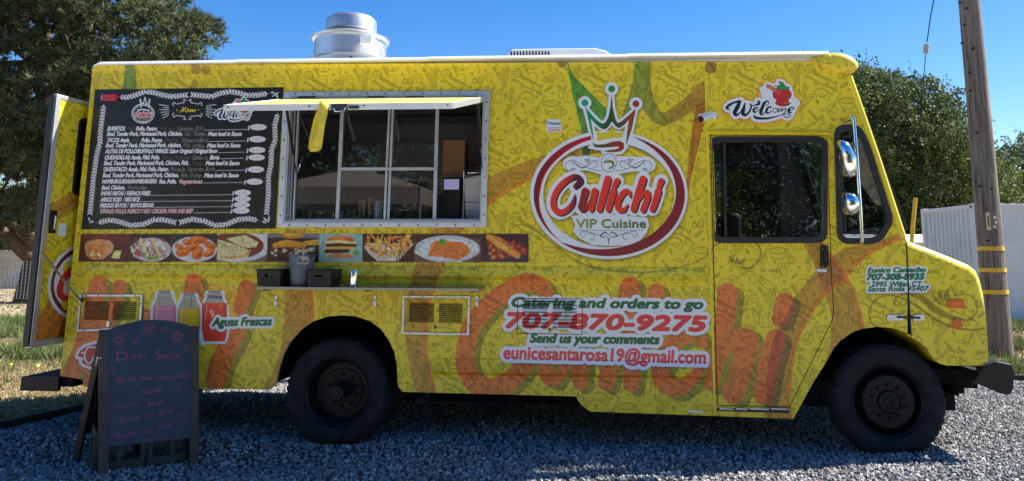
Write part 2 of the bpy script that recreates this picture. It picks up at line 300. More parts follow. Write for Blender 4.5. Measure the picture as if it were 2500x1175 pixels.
    for a, b in (((1040, 530), (1095, 600)), ((1085, 480), (1108, 580)), ((1160, 480), (1125, 565))): sw(Lh([a, ((a[0]+b[0])/2, (a[1]+b[1])/2), b]), [4, 12, 3])
    sw(Lf([(235, 170), (260, 90), (330, 60)]), [4, 4, 3]); sw(Lf([(700, 60), (740, 120), (730, 220), (660, 300), (560, 315), (470, 285)]), [4, 4, 4, 4, 4, 3])
    for a, b in (((425, 205), (490, 270)), ((500, 210), (505, 275)), ((585, 225), (520, 275))): sw(Lf([a, ((a[0]+b[0])/2, (a[1]+b[1])/2), b]), [5, 10, 3])
    sw([(1243, 565), (1262, 550), (1290, 553), (1330, 580), (1360, 602), (1400, 634), (1440, 650), (1500, 662), (1600, 664), (1700, 640), (1745, 600)], [3, 3, 4, 5, 6, 6, 6, 5, 4, 4, 3], .6)
ghost(A_)
n = tile.shape[0]
def lay_icons(A):
    t = np.tile(tile, (A.H//n+1, A.W//n+1))[:A.H, :A.W, None]
    A.a *= 1-t*np.array([.48, .48, .5], np.float32)
lay_icons(A_)

# ---- round logo
def grad4(x0, y0, w, h, A, c0, c1, pa, pb):
    q = A.pts([pa, pb]); t = np.clip((np.arange(w)+x0-q[0][0])/(q[1][0]-q[0][0]), 0, 1)[None, :, None]
    k = t*(len(c0)-1) if c1 is None else t
    if c1 is None:
        i = np.minimum(k.astype(int), len(c0)-2); f = k-i; c0 = np.array(c0)
        return (c0[i[..., 0]]*(1-f)+c0[i[..., 0]+1]*f)*np.ones((h, 1, 1))
    return (c0*(1-t)+c1*t)*np.ones((h, 1, 1))
def logo(A, glow_or_shadow=True):
    S, U = A.stroke, A.union; cx, cy = 1486.5, 476
    ring = A.poly(A.ell(cx, cy, 192.5, 157, 0, 90), A.ell(cx, cy, 160, 128, 0, 90)[::-1])
    crown = A.poly(La([(925, 400), (1010, 500), (1080, 570), (1130, 600), (1165, 585), (1200, 520), (1225, 400), (1238, 250), (1250, 400), (1280, 530), (1310, 590), (1350, 575), (1430, 510), (1525, 420), (1480, 640), (1410, 850), (1425, 700), (1450, 530), (1390, 600), (1330, 640), (1290, 625), (1238, 560), (1195, 630), (1150, 658), (1100, 640), (1040, 590), (985, 525), (1010, 680), (1022, 805), (1000, 720), (960, 550)]))
    swoosh = A.poly(La([(1003, 820), (1060, 850), (1150, 845), (1260, 812), (1340, 806), (1385, 830), (1392, 890), (1350, 930), (1260, 942), (1140, 932), (1200, 915), (1280, 905), (1330, 890), (1320, 872), (1230, 880), (1120, 887), (1040, 880)]))
    balls = [A.disc(*La([(b[0], b[1])])[0], 8.3) for b in ((920, 350), (1240, 182), (1530, 362))]
    let = [S(Lb(p), np.array(w)/4.195) for p, w in (
        ([(525, 400), (572, 350), (555, 312), (500, 305), (405, 360), (325, 460), (296, 560), (315, 635), (375, 668), (450, 632), (500, 565), (520, 480)], [52, 62, 58, 55, 60, 60, 60, 66, 62, 55, 45, 8]),
        ([(625, 450), (595, 560), (580, 610), (602, 640), (650, 600), (690, 520)], [76, 62, 60, 50, 40, 30]), ([(722, 450), (698, 560), (685, 632)], [72, 66, 60]),
        ([(855, 325), (812, 480), (770, 632)], [74, 72, 68]), ([(912, 450), (880, 560), (860, 632)], [72, 66, 62]), ([(950, 345), (920, 400)], [62, 52]),
        ([(1085, 505), (1072, 458), (1030, 455), (982, 510), (955, 580), (972, 635), (1020, 640), (1062, 585)], [22, 46, 58, 64, 62, 60, 46, 12]),
        ([(1215, 328), (1165, 480), (1120, 632)], [76, 74, 66]), ([(1150, 570), (1210, 485), (1258, 462), (1262, 520), (1230, 600), (1216, 640)], [24, 40, 56, 62, 62, 60]),
        ([(1372, 450), (1340, 560), (1312, 632)], [70, 66, 62]), ([(1402, 345), (1378, 405)], [62, 52]))]
    L = U(*let); vip = A.text('VIP Cuisine', *Lb([(530, 822)])[0], *Lb([(1243, 822)])[0], 21, 0, .6)
    orn = U(A.poly(A.ell(*Lb([(500, 172)])[0], 25, 19)), A.poly(A.ell(*Lb([(1238, 178)])[0], 26, 20)), A.poly(A.ell(*Lb([(865, 160)])[0], 23, 26)), A.poly(Lb([(500, 100), (640, 85), (800, 110), (960, 90), (1120, 95), (1240, 110), (1260, 240), (1100, 250), (930, 280), (800, 285), (650, 240), (500, 230)])))
    flo = A.poly(Lb([(480, 700), (900, 690), (1260, 720), (1280, 800), (1250, 880), (1180, 960), (1080, 1000), (900, 1010), (700, 1000), (560, 930), (500, 860), (520, 800)]))
    white = U(ring, A.grow(L, 9.5), orn, flo, A.grow(vip, 4), A.grow(crown, 6.5), A.grow(swoosh, 7), *[A.grow(b, 8) for b in balls], A.stroke(Lb([(875, 270), (875, 110)]), 20), A.stroke([(1440, 360), (1530, 360)], 8))
    if glow_or_shadow: A.put(A.shift(A.blur(A.grow(white, 2), 3), 2, 3), (.35, .35, .5), .8, True)  # soft dark drop shadow drawn into the print behind the logo
    A.put(white, WHT); A.put(A.poly(La([(1064, 700), (1130, 708), (1190, 700), (1238, 664), (1290, 700), (1350, 705), (1385, 695), (1372, 765), (1290, 768), (1180, 782), (1100, 798), (1066, 800)])), YEL*.9)
    c1 = lambda a0, a1, f: [(cx+(192.5-o)*math.cos(math.radians(a)), cy-(157-o)*math.sin(math.radians(a))) for a, o in f]
    def crescent(a0, a1, th, col, off=9, nn=60):
        o, i_ = [], []
        for j in range(nn+1):
            u = j/nn; a = math.radians(a0+(a1-a0)*u); t_ = th(u)
            o.append((cx+(192.5-off)*math.cos(a), cy-(157-off)*math.sin(a))); i_.append((cx+(192.5-off-t_)*math.cos(a), cy-(157-off-t_)*math.sin(a)))
        A.put(A.poly(o+i_[::-1]), col)
    DR, DR2 = alb(104, 26, 40), alb(176, 40, 52)
    crescent(104, 232, lambda u: 16.5*min(1, (1-u)*2.2)*(.55+.45*min(1, u*4)), DR2); crescent(104, 232, lambda u: 14*min(1, (1-u)*2.2)*(.55+.45*min(1, u*4)), lambda b: grad4(*b, A, alb(78, 20, 40), alb(140, 32, 44), (1290, 476), (1440, 476)))
    crescent(230, 432, lambda u: 25*max(0, math.sin(PI*min(1, u**.9)))**.8, DR, 7)
    A.put(A.shift(L, 3, 3), alb(36, 14, 38)); A.put(L, alb(186, 48, 42)); 
    A.put(let[0], lambda b: grad4(*b, A, [alb(190, 50, 44), alb(180, 46, 42), alb(70, 24, 46)], None, (1345, 476), (1408, 476))); A.put(let[1], lambda b: grad4(*b, A, alb(78, 20, 36), alb(186, 48, 42), (1415, 476), (1460, 476)), .8)
    cg = [alb(10, 130, 92), alb(16, 112, 70), alb(24, 66, 36), alb(48, 64, 34), alb(92, 60, 42), alb(140, 44, 44)]
    A.put(A.shift(crown, 1, 2), alb(20, 30, 40)); A.put(crown, lambda b: grad4(*b, A, cg, None, La([(925, 400)])[0], La([(1525, 400)])[0])); A.put(swoosh, lambda b: grad4(*b, A, [alb(36, 66, 44), alb(90, 50, 44), alb(140, 34, 40)], None, La([(1003, 850)])[0], La([(1390, 850)])[0]))
    for b, c in zip(balls, (alb(10, 130, 92), alb(12, 116, 72), alb(130, 40, 44))): A.put(b, c)
    A.put(A.shift(vip, .6, 1), alb(30, 50, 40)); A.put(vip, lambda b: grad4(*b, A, alb(112, 140, 60), alb(40, 84, 56), (1406, 540), (1576, 540)))
    INK = alb(30, 44, 60)
    for m_ in (1, -1):
        X = lambda pts: Lb([(865+m_*(x-865), y) for x, y in pts])
        A.put(S(X([(780, 150), (740, 140), (690, 160), (600, 210), (540, 180), (500, 140), (500, 180)]), [1, 1, 1, 3, 2.5, 1, 1]), INK)
        A.put(S(X([(500, 240), (450, 240), (422, 190), (450, 145), (510, 135), (600, 180), (700, 230), (800, 240)]), 1.2), INK)
        A.put(S(X([(650, 175), (690, 138), (735, 145), (750, 185), (715, 210), (680, 215)]), 1.2), INK)
        for a, b in (((622, 122), (636, 160)), ((645, 115), (645, 160)), ((666, 122), (650, 160)), ((476, 222), (490, 234)), ((498, 212), (494, 236)), ((520, 218), (500, 236))): A.put(S(X([a, b]), [2.6, .8]), INK)
        A.put(S(X([(865, 900), (830, 870), (780, 905), (820, 920), (700, 880), (600, 860), (575, 900), (610, 920), (640, 880), (720, 900), (700, 950), (680, 930)]), [1.2, 3, 3.2, 1.5, 1.4, 1.4, 1.4, 1, 1, 1.6, 1.6, 1]), alb(50, 62, 60))
        A.put(S(X([(865, 1000), (860, 940), (830, 900)]), [1, 2, 1]), INK)
    A.put(S(Lb([(540, 850), (1215, 850)]), 1.1, False), alb(60, 80, 70))
    A.put(A.poly(A.ell(*Lb([(865, 158)])[0], 19.2, 23), A.ell(*Lb([(865, 158)])[0], 17.6, 21.2)[::-1]), alb(60, 84, 60))
    A.put(S(Lb([(815, 160), (850, 145), (895, 148), (912, 175), (900, 205), (870, 215)]), [3, 6, 7, 6, 4, 4]), alb(74, 110, 56)); A.put(S(Lb([(815, 155), (840, 120), (880, 100)]), .8), INK)
logo(A_)

# ---- welcome sticker (over a plain tomato) used twice
def welcome(A, conv, u, glow_or_shadow=True):
    S, U = A.stroke, A.union; cv = lambda p: conv(p); k = u
    W_ = [S(cv(p), np.array(w)*k) for p, w in (
        ([(340, 740), (290, 700), (350, 640), (450, 590), (560, 570)], [22, 60, 55, 40, 60]), ([(555, 575), (510, 680), (450, 800), (480, 850), (560, 800), (620, 690)], [60, 85, 80, 60, 22, 20]),
        ([(660, 610), (630, 740), (620, 820), (670, 850), (750, 780), (790, 680), (780, 630), (745, 625)], [30, 75, 80, 50, 40, 34, 22, 16]), ([(760, 650), (860, 650), (940, 620), (945, 570), (910, 560)], [16, 26, 60, 40, 12]),
        ([(830, 750), (900, 730), (920, 700), (880, 690), (835, 740), (850, 790), (920, 770), (990, 700)], [18, 20, 24, 22, 46, 40, 16, 14]), ([(1090, 655), (1130, 640), (1155, 590), (1110, 565), (1050, 620), (1000, 740), (980, 810), (1010, 840), (1060, 790)], [16, 18, 20, 30, 60, 66, 60, 34, 14]),
        ([(1190, 690), (1160, 680), (1110, 730), (1100, 790), (1140, 810), (1220, 760)], [40, 26, 50, 54, 30, 12]), ([(1280, 710), (1250, 720), (1235, 770), (1270, 800), (1320, 760), (1300, 715), (1270, 712)], 15),
        ([(1320, 730), (1350, 712), (1345, 790), (1400, 715), (1420, 720), (1410, 780), (1460, 720), (1495, 730), (1480, 800), (1440, 830), (1470, 880), (1540, 895), (1585, 870), (1560, 835), (1440, 840), (1300, 880), (1100, 920), (900, 910), (850, 870)], [12, 20, 22, 14, 22, 22, 14, 26, 24, 16, 20, 22, 18, 16, 16, 24, 44, 60, 40]),
        ([(1560, 770), (1640, 740), (1655, 700), (1600, 695), (1555, 750), (1570, 800), (1620, 800)], [16, 18, 26, 24, 60, 46, 14]))]
    W1 = U(*W_); tom = U(A.poly(cv(A.ell(1420, 430, 185, 130))), A.poly(cv(A.ell(1440, 600, 150, 60))))
    lf = A.poly(cv([(1250, 240), (1330, 260), (1390, 230), (1350, 160), (1430, 180), (1490, 260), (1580, 290), (1540, 320), (1440, 330), (1300, 320), (1340, 280)]))
    bat = S(cv([(1130, 255), (1280, 340)]), [60*k, 75*k]); hand = U(S(cv([(1040, 340), (1180, 420)]), 50*k), A.poly(cv(A.ell(1140, 450, 90, 75))), S(cv([(1600, 560), (1680, 600)]), 90*k))
    white = A.grow(U(W1, tom, lf, bat, hand), 58*k)
    if glow_or_shadow: A.put(A.blur(A.grow(white, 34*k), 40*k), alb(186, 84, 50), .62)
    A.put(white, WHT); A.put(A.grow(tom, 1.2), alb(40, 16, 40)); A.put(tom, alb(150, 42, 44)); A.put(A.poly(cv(A.ell(1360, 390, 60, 36, -.5))), alb(178, 80, 78), .7); A.put(A.poly(cv(A.ell(1500, 600, 50, 18))), alb(180, 90, 90), .6)
    A.put(A.grow(bat, 1), alb(30, 30, 60)); A.put(bat, alb(176, 92, 66)); A.put(A.grow(lf, .8), alb(20, 50, 40)); A.put(lf, alb(34, 122, 66))
    A.put(A.grow(hand, .6), alb(60, 72, 120), .5); A.put(hand, WHT)
    A.put(W1, alb(10, 18, 42))
welcome(A_, Lw, 1/8.392)

# ---- phone sticker, address, aguas frescas, printer's sticker
def worn(A, M, seed, amt=.5):
    x0, y0, m = M; v = vnoise(*m.shape, 3.2, seed)*.6+vnoise(*m.shape, 9, seed+1)*.4
    return (x0, y0, m*np.where(v > amt+.25, .3, 1.0).astype(np.float32))
def sticker(A, rows, out=7, seed=5):
    ms = [A.text(t, x0, y0, x1, y1, h, sh, b) for t, x0, y0, x1, y1, h, sh, b, c in rows]
    A.put(A.shift(A.blur(A.grow(A.union(*ms), out+1), 2), 1, 2), (.5, .5, .6), .7, True)  # drop shadow of the lettering's outline, drawn into the print
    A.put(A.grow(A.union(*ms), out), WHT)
    for i, (m, r) in enumerate(zip(ms, rows)): A.put(worn(A, m, seed+i, .52) if r[6] > 18 else m, r[8])
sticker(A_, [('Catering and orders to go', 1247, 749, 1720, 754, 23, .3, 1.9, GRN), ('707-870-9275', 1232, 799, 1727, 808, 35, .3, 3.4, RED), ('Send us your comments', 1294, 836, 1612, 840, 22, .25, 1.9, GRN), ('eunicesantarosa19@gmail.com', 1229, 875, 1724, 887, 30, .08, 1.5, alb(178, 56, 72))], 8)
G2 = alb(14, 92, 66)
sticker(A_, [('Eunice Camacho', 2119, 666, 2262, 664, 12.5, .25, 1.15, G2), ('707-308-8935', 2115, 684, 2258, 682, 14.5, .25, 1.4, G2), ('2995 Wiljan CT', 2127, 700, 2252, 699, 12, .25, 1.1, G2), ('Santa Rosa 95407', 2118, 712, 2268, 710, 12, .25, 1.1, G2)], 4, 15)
def jar(A, x, top, w, h, liq, line, lid):
    hf = [(.30, 0), (.32, .07), (.30, .10), (.36, .15), (.43, .24), (.48, .34), (.5, .45), (.5, .72), (.48, .84), (.44, .94), (.38, 1)]
    sh = [(x+w*a, top+h*b_) for a, b_ in hf]+[(x-w*a, top+h*b_) for a, b_ in hf[::-1]]
    return A.poly(sh), sh
J = [(402, 716, 58, 106, alb(176, 110, 150), 746, 0), (462, 722, 56, 96, alb(188, 158, 26), 754, 0), (524, 716, 62, 118, alb(196, 52, 44), 740, 0)]
ag = A_.text('Aguas Frescas', 519, 796, 666, 794, 20, .25, 1.7)
jm = A_.union(*[jar(A_, *j)[0] for j in J], A_.stroke([(500, 830), (492, 800)], 12)); A_.put(A_.grow(A_.disc(530, 770, 52, 70), 6), alb(176, 50, 40), .25)
A_.put(A_.grow(jm, 6), WHT)
for j in J:
    M, sh = jar(A_, *j); A_.put(M, alb(136, 140, 140))
    x, top, w, h, liq, line, _ = j
    A_.put(A_.poly([(x-w*.49, line), (x+w*.49, line), (x+w*.5, top+h*.75), (x+w*.42, top+h-1), (x-w*.42, top+h-1), (x-w*.5, top+h*.75)]), liq)
    A_.put(A_.stroke([(x-w*.3, top+12), (x+w*.3, top+12)], 2), alb(84, 92, 120), .7); A_.put(A_.stroke([(x-w*.2, top-3), (x+w*.2, top-3)], 6), alb(110, 116, 150))
    A_.put(A_.stroke([(x-w*.30, top+30), (x-w*.36, top+66)], 3), alb(220, 200, 200), .35); A_.put(A_.stroke([(x+w*.40, top+32), (x+w*.44, top+90)], 6), (.55, .5, .5), .6, True); A_.put(A_.stroke([(x-w*.44, top+36), (x-w*.46, top+90)], 4), (.6, .55, .55), .6, True)
    for yy in (.22, .30, .40, .55, .7): A_.put(A_.stroke([(x-w*.42, top+h*yy), (x, top+h*yy+2), (x+w*.42, top+h*yy)], 1.3), (.75, .72, .75), .5, True)
for i in range(16): A_.put(A_.disc(380+rng.random()*44, 752+rng.random()*60, 1.3), alb(120, 50, 90), .8)
A_.put(A_.stroke([(516, 760), (520, 770)], 8), alb(230, 200, 170), .6); A_.put(A_.disc(540, 746, 5), alb(214, 120, 50), .6); A_.put(A_.stroke([(512, 724), (540, 727)], 7), alb(56, 60, 120), .8); A_.put(A_.stroke([(468, 726), (468, 750)], 2.5), alb(16, 100, 90))
A_.put(A_.grow(ag, 6.5), WHT); A_.put(worn(A_, ag, 30, .6), alb(10, 84, 60))
A_.put(A_.poly([(1336, 292), (1368, 292), (1371, 318), (1366, 323), (1338, 323), (1333, 318)]), WHT)
A_.put(A_.text('Publicity', 1343, 305, 1370, 304, 6, .3, .5), alb(30, 40, 90)); A_.put(A_.text('510 507 2704', 1338, 321, 1368, 320, 5, .2, .5), alb(170, 50, 80)); A_.put(A_.stroke([(1337, 313), (1367, 312)], 1.6), alb(60, 110, 170))
A_.put(A_.disc(1339, 300, 4, 6), alb(120, 130, 190), .7)
cal = A_.poly([(196, 856), (212, 846), (240, 838), (262, 844), (262, 886), (236, 900), (206, 890), (199, 884), (206, 874), (190, 870)])
A_.put(A_.grow(cal, 7), WHT); A_.put(cal, alb(150, 34, 44)); A_.put(A_.stroke([(232, 848), (214, 850), (207, 872), (216, 888), (228, 878)], 3.5), WHT); A_.put(A_.stroke([(226, 876), (238, 862), (240, 880), (250, 850), (248, 882), (256, 866), (258, 882)], 3), WHT); A_.put(A_.disc(202, 862, 3.4), WHT)
A_.put(A_.poly([(1680, 1001), (1716, 1003), (1716, 1009), (1680, 1007)]), alb(190, 198, 200))

# ---- the framed food pictures
FX = [(199, 192), (318, 317), (420, 418), (532, 530), (654, 652), (780, 779), (885.6, 885), (1012.6, 1012), (1175, 1174), (1291, 1291)]
def food(A):
    r = np.random.default_rng(3); c = lambda *v: alb(*v)
    def blobs(n, xs, ys, rs, cols, al=.9, asp=.7, clip=None):
        for i in range(n):
            x, y, q = r.uniform(*xs), r.uniform(*ys), r.uniform(*rs); A.put(A.poly(A.ell(x, y, q, q*asp, r.uniform(0, 3), 12)), c(*cols[r.integers(len(cols))]), al)
    bg = [(70, 28, 26), (40, 30, 36), (46, 38, 48), (90, 84, 84), (46, 26, 28), (122, 158, 176), (58, 30, 28), (88, 66, 64), (52, 34, 46)]
    for i in range(9):
        a, b = FX[i], FX[i+1]; A.put(A.poly([(a[0], 571), (b[0], 571), (b[0] if i == 8 else b[1], 641), (a[1], 639.5)]), c(*bg[i]))
    def pan(i):
        a, b = FX[i], FX[i+1]; x0, y0, m = A.poly([(a[0], 571), (b[0], 571), (b[0] if i == 8 else b[1], 641), (a[1], 639.5)])
        A.clip = np.zeros((A.H, A.W), np.float32); A.clip[y0:y0+m.shape[0], x0:x0+m.shape[1]] = m
    pan(0)
    A.put(A.poly([(196, 571), (318, 571), (318, 592), (196, 590)]), c(96, 34, 26), .7); blobs(8, (205, 280), (573, 580), (4, 7), [(120, 36, 24), (50, 66, 30), (150, 60, 30)])
    A.put(A.poly([(207, 600), (214, 590), (240, 584), (270, 588), (280, 600), (276, 615), (252, 634), (228, 634), (212, 624)]), c(172, 130, 96)); A.put(A.disc(236, 614, 21, 18), c(176, 104, 52)); blobs(34, (218, 254), (600, 630), (2, 4.4), [(190, 90, 50), (214, 180, 130), (150, 44, 26), (100, 104, 40), (220, 200, 160)]); A.put(A.poly([(272, 630), (282, 612), (298, 612), (292, 632)]), c(196, 190, 130))
    pan(1)
    A.put(A.disc(370, 610, 49, 29), c(168, 160, 186)); A.put(A.disc(368, 608, 42, 24), c(150, 140, 160)); blobs(80, (322, 405), (585, 628), (2.4, 5), [(130, 50, 30), (160, 80, 40), (60, 76, 30), (196, 196, 190), (110, 34, 26)])
    for x in (344, 374): A.put(A.stroke([(x, 583), (x+6, 603), (x+18, 624)], [5, 7, 4]), c(206, 176, 140)); A.put(A.disc(x+16, 596, 9, 8), c(190, 196, 196), .8)
    A.put(A.disc(380, 630, 9, 6), c(110, 140, 50)); A.put(A.disc(366, 632, 6, 4), c(90, 120, 40))
    pan(2)
    A.put(A.disc(476, 609, 55, 31), c(170, 178, 206))
    for (x, y, w, h, t) in ((458, 592, 12, 8, .3), (486, 586, 22, 10, .1), (514, 600, 16, 9, .4), (448, 616, 18, 12, -.2), (484, 618, 14, 18, .5), (512, 618, 16, 9, -.5), (470, 604, 18, 10, -.3), (440, 604, 14, 7, .4)):
        A.put(A.poly(A.ell(x, y, w, h, t, 20)), c(178, 84, 30)); A.put(A.poly(A.ell(x-2, y-2, w*.6, h*.5, t, 16)), c(214, 120, 52), .8); A.put(A.poly(A.ell(x+3, y+3, w*.5, h*.35, t, 12)), c(120, 44, 18), .6)
    pan(3)
    A.put(A.disc(580, 596, 88, 44), c(170, 178, 206)); A.put(A.disc(575, 600, 70, 32), c(96, 44, 34))
    for q in ([(532, 585), (560, 592), (612, 612), (606, 630), (532, 636)], [(552, 583), (600, 574), (632, 592), (626, 604), (596, 606)]):
        A.put(A.poly(q), c(176, 176, 150)); xs = [p[0] for p in q]; ys = [p[1] for p in q]
    blobs(60, (534, 625), (578, 628), (1.2, 3), [(70, 78, 50), (96, 96, 60), (60, 60, 40)], .75, .5); A.put(A.stroke([(536, 632), (590, 626), (612, 612)], [2, 6, 5]), c(180, 128, 56))
    pan(4)
    A.put(A.poly([(655, 571), (779, 571), (779, 582), (655, 580)]), c(110, 116, 136), .8); A.put(A.disc(716, 570, 28, 13), c(190, 120, 30)); A.put(A.disc(716, 566, 24, 10), c(206, 176, 60)); A.put(A.stroke([(716, 582), (716, 594)], 1.6), c(130, 60, 20))
    A.put(A.disc(715, 622, 62, 16), c(44, 22, 24)); blobs(60, (660, 770), (606, 624), (2.4, 5), [(60, 24, 24), (190, 180, 160), (110, 50, 34), (200, 190, 176)])
    A.put(A.stroke([(672, 600), (700, 594), (742, 600)], [13, 16, 13]), c(206, 130, 40)); A.put(A.stroke([(744, 594), (775, 592)], [9, 14]), c(206, 140, 50)); A.put(A.stroke([(670, 603), (744, 606)], 3), c(150, 70, 24), .7)
    pan(5)
    A.put(A.disc(832, 588, 33, 13), c(170, 84, 40)); A.put(A.poly([(799, 588), (866, 588), (868, 592), (798, 592)]), c(170, 84, 40)); A.put(A.disc(826, 583, 18, 6), c(206, 124, 66), .8); A.put(A.stroke([(800, 592), (830, 590), (866, 594)], 6), c(206, 206, 160)); A.put(A.stroke([(800, 599), (868, 600)], 8), c(54, 36, 30)); A.put(A.stroke([(797, 607), (862, 606)], 8), c(214, 150, 70)); A.put(A.stroke([(797, 614), (850, 613)], 9), c(64, 28, 28)); A.put(A.stroke([(800, 621), (864, 622)], 4), c(196, 196, 150)); A.put(A.disc(870, 617, 7, 6), c(70, 140, 60)); A.put(A.disc(832, 625, 32, 6), c(190, 118, 60)); A.put(A.poly([(779, 636), (885, 636), (885, 639), (779, 639)]), c(150, 176, 190), .5)
    pan(6)
    A.put(A.poly([(888, 602), (900, 598), (1004, 594), (1011, 596), (990, 618), (972, 638), (922, 638), (900, 618)]), c(176, 176, 184)); A.put(A.disc(912, 580, 12, 6), c(26, 14, 20))
    for i in range(70):
        x, y, t = r.uniform(900, 998), r.uniform(578, 624), r.uniform(-1.2, 1.2)+PI/2*(r.random() > .5); y = y if abs(x-948) < 70-(y-578)*.9 else 596; l = r.uniform(7, 13)
        A.put(A.stroke([(x-l*math.cos(t), y-l*math.sin(t)), (x+l*math.cos(t), y+l*math.sin(t))], 4.4, False), c(*[(206, 142, 72), (224, 164, 96), (190, 118, 54), (150, 84, 40)][r.integers(4)]))
    for i in range(6): A.put(A.stroke([(975+5*i, 612), (968+5*i, 639)], 2), c(40, 22, 22))
    pan(7)
    A.put(A.poly([(1013, 571), (1174, 571), (1174, 582), (1013, 590)]), c(52, 28, 30), .8); A.put(A.stroke([(1060, 628), (1174, 632)], 10), c(70, 52, 50), .6)
    A.put(A.disc(1093, 608, 79, 33), c(160, 172, 204)); A.put(A.disc(1093, 610, 66, 26), c(176, 188, 216)); A.put(A.poly([(1052, 598), (1062, 588), (1090, 588), (1130, 592), (1146, 606), (1150, 618), (1120, 636), (1070, 630), (1046, 626)]), c(196, 106, 60)); blobs(160, (1050, 1148), (590, 630), (1, 2.3), [(214, 130, 80), (224, 150, 100), (170, 74, 40), (200, 96, 50)], .9, .5); A.put(A.disc(1081, 591, 9, 8), c(84, 130, 50))
    A.put(A.stroke([(1014, 614), (1044, 630), (1062, 628), (1128, 640)], [9, 3, 4, 5]), c(170, 182, 204))
    pan(8)
    A.put(A.disc(1240, 626, 58, 18), c(44, 44, 74)); A.put(A.poly([(1187, 575), (1210, 573), (1232, 584), (1265, 600), (1289, 606), (1284, 622), (1262, 620), (1240, 628), (1230, 634), (1200, 634), (1192, 610)]), c(120, 48, 34)); blobs(40, (1195, 1232), (600, 634), (2, 4), [(196, 96, 50), (206, 140, 80), (90, 26, 26), (160, 70, 40)]); blobs(20, (1240, 1285), (590, 622), (2, 5), [(130, 46, 34), (90, 30, 30), (186, 80, 46)])
    A.put(A.stroke([(1192, 578), (1220, 594), (1264, 624)], [12, 24, 15]), c(202, 120, 54)); A.put(A.stroke([(1196, 580), (1222, 598), (1250, 616)], [4, 12, 6]), c(222, 158, 90), .8); A.put(A.stroke([(1225, 590), (1268, 618)], 5), c(190, 90, 46), .8)
    A.clip = None
    x0, y0, m = A.poly([(199, 571), (1291, 569), (1291, 642), (192, 640)])
    full = np.zeros((A.H, A.W, 1), np.float32); full[y0:y0+m.shape[0], x0:x0+m.shape[1], 0] = m
    return full
base_copy = A_.a.copy(); fm = food(A_); _r0, _c0 = np.where(fm[..., 0] > 0)[0], np.where(fm[..., 0] > 0)[1]; _s = np.s_[_r0.min():_r0.max()+1, _c0.min():_c0.max()+1]; _h, _w = A_.a[_s].shape[:2]; _n = .5*vnoise(_h, _w, 3, 1)+.3*vnoise(_h, _w, 7, 2)+.2*vnoise(_h, _w, 16, 3); _p = np.pad(A_.a[_s], ((1, 1), (1, 1), (0, 0)), 'edge'); A_.a[_s] = sum(_p[i:i+_h, j:j+_w] for i in range(3) for j in range(3))/9*(.45+1.05*_n)[..., None]
A_.a = base_copy*(1-fm)+A_.a*fm

